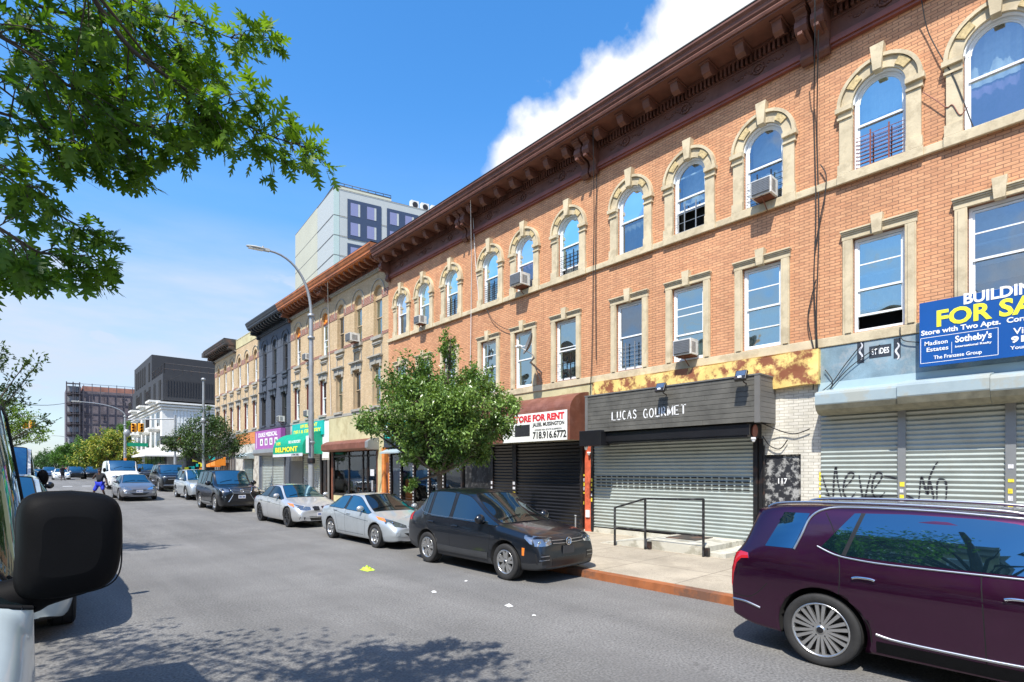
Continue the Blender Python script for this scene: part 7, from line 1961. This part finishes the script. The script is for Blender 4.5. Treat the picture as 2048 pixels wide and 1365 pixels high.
# ---------------------------------------------------------------- lamp posts, signals, far buildings
def lamp_post(x,s,z0,hp,arm,ah,label,sc_=1,m='lamp_grey',boxes=()):
    e=empty('street_lamp',(x,s,z0),label,'street lamp'); q=MB()
    q.tube([(0,0,0),(0,0,.25)],[.17*sc_,.16*sc_],12); q.tube([(0,0,.25),(0,0,hp*.55),(0,0,hp)],[.115*sc_,.10*sc_,.075*sc_],12)
    for z in (2.9,hp-.9,hp-.05): q.lathe([(.12*sc_,z-.05),(.135*sc_,z-.04),(.135*sc_,z+.04),(.12*sc_,z+.05)],n=12)
    q.build('pole',m,e); q=MB(); P=[]
    for i in range(13):
        t=i/12; a=PI/2*t; P.append((-arm*(1-math.cos(a))*1.0,0,hp+ah*math.sin(a*.98)))
    # reverse: rises from the pole and leans over the street
    P=[(0,0,hp-.1)]+[(-arm*(t**1.75),0,hp+ah*(1-(1-t)**1.9)) for t in [i/12 for i in range(13)]]
    q.tube(P,[.06*sc_*(1-.35*i/(len(P)-1)) for i in range(len(P))],8); q.build('arm',m,e)
    q=MB(); ex,ez=P[-1][0],P[-1][2]
    q.ell((ex-.42,0,ez+.01),(.36,.13,.055),14,8); q.box(ex-.35,ex+.02,-.07,.07,ez-.04,ez+.05); q.cyl((ex-.2,0,ez+.05),(ex-.2,0,ez+.12),.03,n=8)
    hd=q.build('lamp_head','lamp_head',e); q=MB(); q.box(ex-.68,ex-.2,-.09,.09,ez-.052,ez-.045); q.build('lamp_lens','frame_white',hd)
    return e
lp=lamp_post(8.15,20.58,.138,7.8,1.5,2.1,'tall grey street lamp with a curved arm in front of the green awning')
lp.rotation_euler.z=-.137
q=MB(); q.box(-.16,-.12,-.16,.16,2.5,3.15); q.build('notice_plate','frame_white',lp)
q=MB(); q.lathe([(.14,2.1),(.145,2.12),(.145,2.28),(.14,2.3)],n=12); q.build('black_band','iron_black',lp)
p=pt(250,940,62); lp2=lamp_post(p.x,p.y,rz_(p.y),6.6,3.4,1.1,'street lamp with a long arm beyond the crossing by the yellow blossom tree',1.1)
q=MB(); q.box(-.1,.1,-.2,.1,1.6,2.4); q.build('control_box','orange_box',lp2)
q=MB(); q.box(.15,1.9,-.02,.02,3.6,3.95); q.build('street_name_plate','green_sign',lp2)
q=MB(); q.ell((.15,0,4.9),(.3,.2,.4),8,6); q.build('junction_box','lamp_grey',lp2)
p=pt(407,940,38.5); q=MB(); q.tube([(p.x,p.y,rz_(p.y)+.13),(p.x,p.y,4.6),(p.x,p.y,7.5)],[.085,.08,.065],10); q.lathe([(.09,7.48),(.14,7.5),(.12,7.62),(0,7.66)],(p.x,p.y,0),n=10); q.lathe([(.11,4.9),(.15,4.95),(.15,5.1),(.11,5.15)],(p.x,p.y,0),n=10); q.build('utility_pole','lamp_grey',label='plain grey metal pole rising behind the dark green street tree',cat='pole')
p=pt(64,940,200); lp3=lamp_post(*(pt(138,940,150)[:2]),.74,8.5,2.5,.8,'small distant street lamp in front of the scaffolded tower',1.2)
# signals
def signal(px,py,Z,label,polepx,n=2):
    c=pt(px,py,Z); e=empty('traffic_signal',(c.x,c.y,c.z),label,'traffic signal','traffic signals over the crossing')
    for i in range(n):
        off=UR*(i*.72-.36); q=MB()
        q.box(-.24,.24,-.15,.15,-.46,.46); M=Matrix.Translation(off)@Matrix.Rotation(-TH*.3+i*.5-.2,4,'Z'); q.xf(M); h=q.build('signal_head','signal_yellow',e,bevel=.04)
        l=MB()
        for k in range(3):
            z=.3-.3*k; l.cyl((0,-.16,z),(0,-.15,z),.11,n=12)
            l.lathe([(.125,-.15),(.125,-.32)],(0,0,z),'y',12,1)
        l.xf(M); l.build('lens',['signal_lens','signal_yellow'],h)
    pp=pt(polepx,py-14,Z); a=MB(); top=Vector((pp.x,pp.y,c.z+.95)); s_=c+UR*(-1.0 if polepx>px else 1.0)+Vector((0,0,.85))
    a.v=[];a.tube([tuple(Vector(t)-c) for t in (s_,top)],[.05,.09],8); a.tube([tuple(c+Vector((0,0,.85))-c),tuple(c+Vector((0,0,.5))-c)],.05,6); a.build('mast_arm','lamp_grey',e)
    a=MB(); a.tube([tuple(top+Vector((0,0,.4))-c),tuple(Vector((top.x,top.y,rz_(top.y)))-c)],[.1,.14],10); a.build('pole','lamp_grey',e)
signal(275,856,66,'pair of yellow traffic signals hanging right of the lamp, before the white building',350)
signal(58,849,66,'pair of yellow traffic signals hanging over the left vans',-60)
a=pt(20,807,80); b=pt(135,806,150); q=MB(); P=[a.lerp(b,i/8)-Vector((0,0,1.2*math.sin(PI*i/8)*.35)) for i in range(9)]; q.tube([tuple(v) for v in P],.05,5); q.build('overhead_cable','wire',label='thin cable crossing the sky left of the scaffolded tower',cat='cable')
a=pt(321,768,70); b=pt(398,735,70); q=MB(); q.tube([tuple(a),tuple(b)],.02,5); q.build('overhead_cable','wire',label='thin cable crossing in front of the black upper floors',cat='cable')
# ---- black and white corner block
def blk(par,name,m,x0,x1,y0,y1,z0,z1): q=MB(); q.box(x0,x1,y0,y1,z0,z1); return q.build(name,m,par,world=True)
_b4=set(bpy.data.objects)
Xc,Yc=11.6,76.0; g=.8
e=empty('corner_building',(Xc+9,Yc+11,g),'modern block with white lower floors and black upper floors beyond the cross street','building')
blk(e,'ground_floor','grey_metal',Xc+.6,Xc+22,Yc+.5,Yc+24,g,g+3.2)
w=MB(); w.box(Xc,Xc+22,Yc,Yc+24,g+3.2,9.2); w.build('white_wall','white_render',e,world=True)
q=MB(); 
for i in range(60): q.box(Xc+1.2+i*.34,Xc+1.4+i*.34,Yc-.05,Yc-.001,4.2,8.4)
q.build('ribbed_cladding','white_siding',e,world=True)
q=MB()
for z,o in ((8.4,.15),(8.7,.3),(9.0,.45)): q.box(Xc-o,Xc+22,Yc-o,Yc+24,z,z+.18)
for z,o in ((3.9,.3),): q.box(Xc-o,Xc+22,Yc-o,Yc+24,z,z+.25)
q.build('white_cornice','white_render',e,world=True)
w=MB(); w.box(Xc+.1,Xc+21.9,Yc+.1,Yc+24,9.4,12.3); w.build('black_wall','black_render',e,world=True)
q=MB()
for i in range(75): q.box(Xc+.5+i*.28,Xc+.62+i*.28,Yc+.05,Yc+.099,9.9,11.6)
q.build('slatted_screen','black_slat',e,world=True)
blk(e,'penthouse','black_render',Xc+.3,Xc+10,Yc+9,Yc+23.9,12.3,15.6); blk(e,'penthouse','black_render',Xc+12.5,Xc+18,Yc+7,Yc+14,12.3,14.6)
q=MB()
for i in range(24):
    if i!=9: q.cyl((Xc+.3+i*.9,Yc+.3,12.3),(Xc+.3+i*.9,Yc+.3,13.4),.03,n=5)
for zz in (12.8,13.4): q.tube([(Xc+.3,Yc+9,zz),(Xc+.3,Yc+.3,zz),(Xc+21,Yc+.3,zz)],.035,5)
for i in range(9): q.cyl((Xc+.3,Yc+.3+i,12.3),(Xc+.3,Yc+.3+i,13.4),.03,n=5)
q.build('roof_railing','iron_black',e,world=True)
# windows on the avenue side: bays
for k in range(6):
    y=Yc+1.4+k*3.6
    for z0,z1 in ((4.4,6.2),(6.7,8.2)):
        q=MB(); q.box(Xc-.04,Xc-.001,y,y+.7,z0,z1); q.box(Xc-.04,Xc-.001,y+1.1,y+1.8,z0,z1); q.build('window','glass_dark',e,world=True,split=True)
    if k%2==0:
        q=MB(); q.box(Xc-1.1,Xc,y-.4,y+2.4,6.25,6.45); q.box(Xc-.8,Xc,y-.2,y+2.2,6.05,6.25); q.box(Xc-1.1,Xc,y-.4,y+2.4,9.2,9.4); q.box(Xc-.8,Xc,y-.2,y+2.2,8.95,9.2); q.build('balcony_slab','white_render',e,world=True)
        q=MB()
        for zz in (6.45,9.4):
            for i in range(12): q.box(Xc-1.08,Xc-1.05,y-.38+i*.25,y-.33+i*.25,zz,zz+1.0)
            q.box(Xc-1.09,Xc-1.04,y-.4,y+2.4,zz+1,zz+1.05)
        q.build('balcony_railing','iron_black',e,world=True)
    q=MB(); q.box(Xc+.05,Xc+.099,y,y+1.2,9.6,11.7); q.build('window','slot_black',e,world=True)
    q=MB(); q.box(Xc+.25,Xc+.299,y+9 if y+9<Yc+22 else y,y+10 if y+9<Yc+22 else y+1,12.6,14.8); q.build('window','slot_black',e,world=True)
q=MB(); q.box(Xc+17,Xc+19,Yc+.02,Yc+.098,9.8,11.2); q.build('window','car_glass_blue',e,world=True)
q=MB(); q.add([(Xc-1.8,Yc-1,3.5),(Xc+2,Yc-1.5,3.5),(Xc+2,Yc,4.2),(Xc-1.4,Yc,4.2),(Xc-1.8,Yc+14,3.5),(Xc,Yc+14,4.2)],[(0,1,2,3),(0,3,5,4)]); q.add([(Xc-1.8,Yc-1,3.3),(Xc-1.8,Yc-1,3.5),(Xc-1.8,Yc+14,3.5),(Xc-1.8,Yc+14,3.3),(Xc+2,Yc-1.5,3.3),(Xc+2,Yc-1.5,3.5)],[(0,1,2,3),(0,4,5,1)]); q.build('street_canopy','white_render',e,world=True)
q=MB(); 
for i in range(5): q.box(Xc+2.5+i*3.3,Xc+5.5+i*3.3,Yc+.3,Yc+.49,1.2,3.6)
for i in range(5): q.box(Xc+.4,Xc+.59,Yc+1+i*3,Yc+3.4+i*3,1.2,3.6)
q.build('shop_window','glass_dark',e,world=True)
sg_=MB(); sg_.box(Xc+3,Xc+13,Yc-.2,Yc-.02,3.0,3.85); s1=sg_.build('shop_sign','black_render',label='long black shop fascia under the white corner block',cat='sign')
e=empty('shop_sign',(Xc+1.2,Yc-.8,4.6),'black hanging shop sign with a pink round emblem on the white block','sign')
q=MB(); q.box(Xc-.3,Xc+2.2,Yc-.9,Yc-.75,4.55,5.45); part(q,'sign_board','black_render',e); q=MB(); q.lathe([(.0,-.91),(.38,-.91),(.38,-.9)],(Xc+1.7,Yc,5.0),'y',16); q.lathe([(.25,-.925),(.15,-.925)],(Xc+1.7,Yc,5.0),'y',16,1); part(q,'emblem',['letter_red','letter_white'],e)
# colourful shop goods by the corner (tiny in the photo)
rr=random.Random(6)
q=MB()
for i in range(34): 
    x=Xc+2+rr.random()*11; z=1.1+rr.random()*1.9; q.box(x,x+.3+.4*rr.random(),Yc-.3,Yc-.15,z,z+.25+.3*rr.random(),rr.randint(0,4))
q.build('window_posters',['letter_red','letter_white','letter_yellow','teal_sign','orange_box'],label='colourful shop posters on the corner shop beyond the cross street',cat='posters')
for o in list(bpy.data.objects):
    if o not in _b4 and o.parent is None: warp_tree(o,11.6)
_b4=set(bpy.data.objects)
def pto(px,py,Z):
    X=(px-1024)/FO*Z; c,n=math.cos(THO),math.sin(THO); return Vector((X*c+Z*n,-X*n+Z*c,EYO+(940-py)/FO*Z))
# ---- scaffolded block far off
c0=pto(133,940,150); c1=pto(262,940,158)
d=(c1-c0); d.z=0; wl=d.length; dx=d.normalized(); nrm=Vector((-dx.y,dx.x,0)); 
if nrm.dot(UD)<0: nrm=-nrm
e=empty('scaffolded_building',((c0+c1)/2+nrm*8).to_tuple()[:2]+(.8,),'tall block wrapped in dark scaffold netting far down the avenue','building')
def sb(u0,u1,v0,v1,z0,z1,mb,mi=0):
    P=[c0+dx*u+nrm*v for u,v in((u0,v0),(u1,v0),(u1,v1),(u0,v1))]
    mb.add([(p.x,p.y,z0) for p in P]+[(p.x,p.y,z1) for p in P],[(0,3,2,1),(4,5,6,7),(0,1,5,4),(1,2,6,5),(2,3,7,6),(3,0,4,7)],mi)
Ht=1.88+(940-768)/FO*152
q=MB(); sb(3,wl+14,1,20,.8,Ht-1.6,q); sb(.1,2.9,1.3,19,.8,Ht-.6,q); q.build('netted_wall','scaffold',e,world=True)
q=MB(); sb(3.2,wl+13.8,1.2,19,Ht-1.7,Ht-.4,q); q.build('top_floor','scaffold_orange',e,world=True)
q=MB()
nf=9
for i in range(nf+1):
    z=.8+(Ht-.8)*i/nf; sb(-.1,wl+14,-.1,.1,z-.07,z,q); sb(-.1,2.6,-.3,1.2,z-.14,z,q)
for i in range(17):
    u=(wl+14)*i/16; sb(u-.07,u+.07,-.12,.12,.8,Ht+(.15 if i%3==0 else -.2),q)
for u in (0,1.3,2.6): sb(u-.12,u+.12,-.15,.15,.8,Ht+.3,q)
rr=random.Random(2)
for i in range(90):
    u=rr.uniform(3,wl+12); z=2+rr.random()*(Ht-4); sb(u,u+.08+1.0*(i%2),.5,.7,z,z+.1+1.1*((i+1)%2),q)
q.build('scaffold_frame','scaffold_frame',e,world=True)
q=MB()
for i in range(nf):
    z=1.2+(Ht-.8)*i/nf; sb(.2,2.4,.6,.9,z,z+1.3,q)
q.build('hoist_bays','hoist_grey',e,world=True)
# ---- hotel tower behind the row
T0=pto(667,940,98); T0.z=0
aL=-R(45)-0; 
lv=(pto(591,940,118)-T0); lv.z=0; lw=lv.length; ld=lv.normalized(); rd=Vector((-ld.y,ld.x,0)); 
if rd.dot(UR)<0: rd=-rd
TH_=1.88+565/FO*98
e=empty('hotel_tower',(T0+ld*lw*.5+rd*14).to_tuple()[:2]+(0,),'tall pale tower with navy window panels behind the row houses','building')
def tb(u0,u1,v0,v1,z0,z1,mb,mi=0):
    P=[T0+rd*u+ld*v for u,v in((u0,v0),(u1,v0),(u1,v1),(u0,v1))]
    mb.add([(p.x,p.y,z0) for p in P]+[(p.x,p.y,z1) for p in P],[(0,3,2,1),(4,5,6,7),(0,1,5,4),(1,2,6,5),(2,3,7,6),(3,0,4,7)],mi)
q=MB(); tb(0,30,0,lw,0,TH_-.02,q); tb(-.04,.0,lw*.38,lw,0,TH_,q,1); tb(0,.9,-.05,0,0,TH_,q,2); q.build('wall',['tower_pale','tower_cream','tower_mint'],e,world=True)
fl=3.12; nf=int(TH_/fl); q=MB()
for i in range(nf+1):
    z=TH_-.02-i*fl*1.0-(1.1 if i else 0)
    if z>0: tb(-.06,-.03,-.02,lw,z-.05,z+.03,q); tb(-.0,30,-.09,-.06,z-.04,z+.02,q)
q.build('panel_joint','siding_trim',e,world=True)
pn=MB(); 
for b_ in range(5):
    u0=2.2+b_*6.6*1.0; u1=u0+5.6
    for j in range(5):
        zt=TH_-1.3-j*fl*2.25; tb(u0,u1,-.12,-.06,zt-fl*2.0,zt,pn)
pn.build('navy_panel','tower_navy',e,world=True)
for b_ in range(3):
    for j in range(8):
        zt=TH_-1.3-(j//2)*fl*2.25-(j%2)*fl*1.0-.55
        w=MB()
        for k in (0,1):
            u=2.2+b_*6.6+.5+k*2.7; tb(u,u+1.2,-.16,-.12,zt-2.0,zt,w); 
        wo=w.build('window','tower_glass',e,world=True,split=True); w=MB()
        for k in (0,1):
            u=2.2+b_*6.6+.5+k*2.7; tb(u+1.22,u+1.55,-.17,-.12,zt-2.0,zt,w)
        w.build('side_vent','tower_pale',wo,world=True)
q=MB(); tb(1.5,11,3.5,lw,TH_,TH_+2.0,q); q.build('bulkhead','tower_cream',e,world=True)
q=MB()
def tp(u,v,z): p=T0+rd*u+ld*v; return (p.x,p.y,z)
for zz in (3.1,3.6,4.1-.9): 
    q.tube([tp(1.5,lw-.2,TH_-.8+zz-1.2),tp(1.5,3.6,TH_+zz-1.0),tp(11,3.6,TH_+zz-1.0)],.07,5)
for i in range(12): v=lw-.2-(lw-3.8)*i/11; q.tube([tp(1.5,v,TH_),tp(1.5,v,TH_+2.6-(.8*(1-i/11)))],.06,4)
for i in range(8): q.tube([tp(1.5+i*1.35,3.6,TH_+1.9),tp(1.5+i*1.35,3.6,TH_+2.6)],.06,4)
q.build('roof_railing','cornice_dark',e,world=True)
for i in range(7):
    q=MB(); tb(13.5+i*1.9,14.9+i*1.9,.8,1.6,TH_,TH_+1.5,q); f=q.build('condenser_unit','ac_white',e,world=True)
    q=MB(); c_=Vector(tp(14.2+i*1.9,.78,TH_+.8)); fr=[tuple(c_+rd*(.5*math.cos(t*PI/8))+Vector((0,0,.5*math.sin(t*PI/8)))-ld*.03) for t in range(16)]; q.add(fr,[tuple(range(16))]); q.build('fan_grille','iron_black',f,world=True)
for o in list(bpy.data.objects):
    if o not in _b4 and o.parent is None: warp_tree(o)
# ---- people --------------------------------------------------------------
def person(loc,rz,label,J,top='cloth_black',legs='cloth_blue',skin='skin_dark',hair='hair_black',shorts=True,group=None,hgt=1.76):
    """J: joints in metres, front = -y"""
    root=empty('person',loc,label,'person',group,rz)
    def skin_mesh(nodes,edges,name,m,rt=0,sub=2):
        me=bpy.data.meshes.new(name); me.from_pydata([n[0] for n in nodes],edges,[]); o=bpy.data.objects.new(name,me); col.objects.link(o)
        o.modifiers.new('s','SKIN'); sb_=o.modifiers.new('u','SUBSURF'); sb_.levels=sb_.render_levels=sub
        for i,n in enumerate(nodes):
            v=me.skin_vertices[0].data[i]; v.radius=(n[1],n[1]) if not isinstance(n[1],tuple) else n[1]; v.use_root=(i==rt)
        dg=bpy.context.evaluated_depsgraph_get(); dg.update(); ev=bpy.data.meshes.new_from_object(o.evaluated_get(dg)); bpy.data.objects.remove(o)
        ev.materials.clear(); ev.materials.append(M_(m))
        for p in ev.polygons: p.use_smooth=True
        n_=bpy.data.objects.new(name,ev); n_.parent=root; col.objects.link(n_); return n_
    j=J; nodes=[(j['pel'],.13),(j['wst'],.115),(j['chs'],.145),(j['nek'],.06),(j['hed'],(.075,.085)),(tuple(Vector(j['hed'])+Vector((0,0,.10))),(.07,.08))]
    ed=[(0,1),(1,2),(2,3),(3,4),(4,5)]
    for s in 'LR':
        b=len(nodes); nodes+=[(j['sh'+s],.065),(j['el'+s],.042),(j['wr'+s],.030),(j['ha'+s],.034)]; ed+=[(2,b),(b,b+1),(b+1,b+2),(b+2,b+3)]
        # fingers
        h=Vector(j['ha'+s]); dv=(h-Vector(j['wr'+s])).normalized(); sd=dv.orthogonal().normalized()
        for f in range(4):
            nodes.append((tuple(h+sd*(f-1.5)*.018+dv*(.075-.008*abs(f-1.5))),.008)); ed.append((b+3,len(nodes)-1))
        nodes.append((tuple(h+sd*.045+dv*.02),.009)); ed.append((b+3,len(nodes)-1))
        b=len(nodes); nodes+=[(j['hp'+s],.095),(j['kn'+s],.058),(j['an'+s],.038),(j['ft'+s],.034)]; ed+=[(0,b),(b,b+1),(b+1,b+2),(b+2,b+3)]
    skin_mesh(nodes,ed,'body',skin)
    # shirt
    n2=[(tuple(Vector(j['pel'])+Vector((0,0,.05))),.15),(j['wst'],.14),(j['chs'],.168),(tuple(Vector(j['nek'])-Vector((0,0,.05))),.075)]; e2=[(0,1),(1,2),(2,3)]
    for s in 'LR':
        b=len(n2); m=Vector(j['sh'+s]).lerp(Vector(j['el'+s]),.75); n2+=[(j['sh'+s],.085),(tuple(m),.068)]; e2+=[(2,b),(b,b+1)]
    skin_mesh(n2,e2,'shirt',top)
    n3=[(j['pel'],.155)]; e3=[]
    for s in 'LR':
        b=len(n3); k=Vector(j['hp'+s]).lerp(Vector(j['kn'+s]),1.0 if shorts else 1.0); n3+=[(j['hp'+s],.12),(tuple(k),.095)]; e3+=[(0,b),(b,b+1)]
        if not shorts: n3.append((j['an'+s],.07)); e3.append((b+1,b+2))
    skin_mesh(n3,e3,'shorts' if shorts else 'trousers',legs)
    h=Vector(j['hed'])+Vector((0,0,.07)); q=MB(); q.ell((h.x,h.y+.025,h.z+.035),(.095,.10,.095),12,9); q.build('hair',hair,root)
    q=MB()
    for sx in (-1,1):
        q.ell((h.x+sx*.032,h.y-.088,h.z-.005),(.014,.008,.008),6,4,1); q.ell((h.x+sx*.088,h.y,h.z-.01),(.012,.02,.03),6,4)
    q.ell((h.x,h.y-.095,h.z-.035),(.014,.018,.022),6,4); q.ell((h.x,h.y-.086,h.z-.068),(.026,.008,.007),6,4,2); q.build('face',[skin,'letter_white','curtain_red'],root)
    for s in 'LR':
        f=Vector(j['ft'+s]); a=Vector(j['an'+s]); q=MB(); c=(f+a)/2; d=(f-a); d.z=0; M=Matrix.Rotation(math.atan2(d.x,-d.y) if d.length>1e-3 else 0,3,'Z')
        q.ell((c.x,c.y,.045),(.05,.14,.05),10,6,0,M); q.build('shoe','shoe_black',root)
    return root
JW=dict(pel=(0,0,.93),wst=(0,0,1.08),chs=(0,-.02,1.30),nek=(0,-.02,1.50),hed=(0,-.05,1.60),
  shR=(-.19,0,1.42),elR=(-.30,-.10,1.18),wrR=(-.16,-.26,1.30),haR=(-.10,-.28,1.36),shL=(.19,0,1.42),elL=(.27,.05,1.15),wrL=(.32,-.02,.92),haL=(.34,-.05,.85),
  hpR=(-.10,0,.90),knR=(-.24,-.10,.50),anR=(-.36,-.02,.10),ftR=(-.40,-.16,.04),hpL=(.10,0,.90),knL=(.20,-.10,.52),anL=(.24,.12,.10),ftL=(.30,.0,.04))
p=pt(200,940,34.6); person((p.x,p.y,rz_(p.y)),-.55,'man in black shirt and blue shorts walking in the road ahead of the white van',JW,hgt=1.76)
JS=dict(pel=(0,0,.93),wst=(0,0,1.08),chs=(0,-.01,1.30),nek=(0,-.02,1.50),hed=(0,-.04,1.60),
  shR=(-.19,0,1.42),elR=(-.27,.05,1.15),wrR=(-.28,-.05,.92),haR=(-.28,-.08,.84),shL=(.19,0,1.42),elL=(.30,-.05,1.22),wrL=(.45,-.22,1.25),haL=(.50,-.28,1.27),
  hpR=(-.10,0,.90),knR=(-.12,-.08,.50),anR=(-.12,.08,.10),ftR=(-.12,-.06,.04),hpL=(.10,0,.90),knL=(.12,-.03,.50),anL=(.16,-.1,.08),ftL=(.16,-.24,.04))
p=pt(125,940,74); person((p.x,p.y,rz_(p.y)),.6,'person in dark clothes crossing in front of the white sedan',JS,top='cloth_black',legs='cloth_black',group='people on the crossing')
p=pt(134,940,92); person((p.x,p.y,rz_(p.y)),0,'person in a red top behind the person in dark clothes',JS,top='cloth_red',legs='cloth_grey',skin='skin_mid',shorts=False,group='people on the crossing')
p=pt(318,940,58); person((p.x,p.y,rz_(p.y)+.15),.8,'person in a white top standing by the black truck',JS,top='cloth_white',legs='cloth_grey',skin='skin_mid',shorts=False)
# ---- litter ----------------------------------------------------------------
def litter(px,py,m,label,k=.12,seed=1,flat=.35):
    Z=EYE*F/(py-940); p=pt(px,py,Z,True); r=random.Random(seed); q=MB(); n=7; rows=[]
    for i in range(n):
        rows.append([(k*(i/(n-1)-.5)*(1+.2*r.random()),k*.8*(j/(n-1)-.5),.006+k*flat*r.random()*math.sin(PI*i/(n-1))*math.sin(PI*j/(n-1))) for j in range(n)])
    q.grid(rows,0,False); q.build('litter',m,label=label,cat='litter',loc=(p.x,p.y,0),rz=r.random()*3)
litter(735,1141,'litter_green','bright yellow green crumpled cap lying in the road',.24,1,.6)
litter(868,1185,'litter_white','pale scrap of litter right of the yellow green cap',.09,2)
litter(1018,1213,'litter_white','white scrap of paper in the road below the black SUV',.11,3)
litter(1068,1232,'litter_white','thin white straw like scrap of litter nearest the kerb',.05,4)
litter(932,1163,'litter_white','small pale scrap beside the front wheel of the black SUV',.06,5)
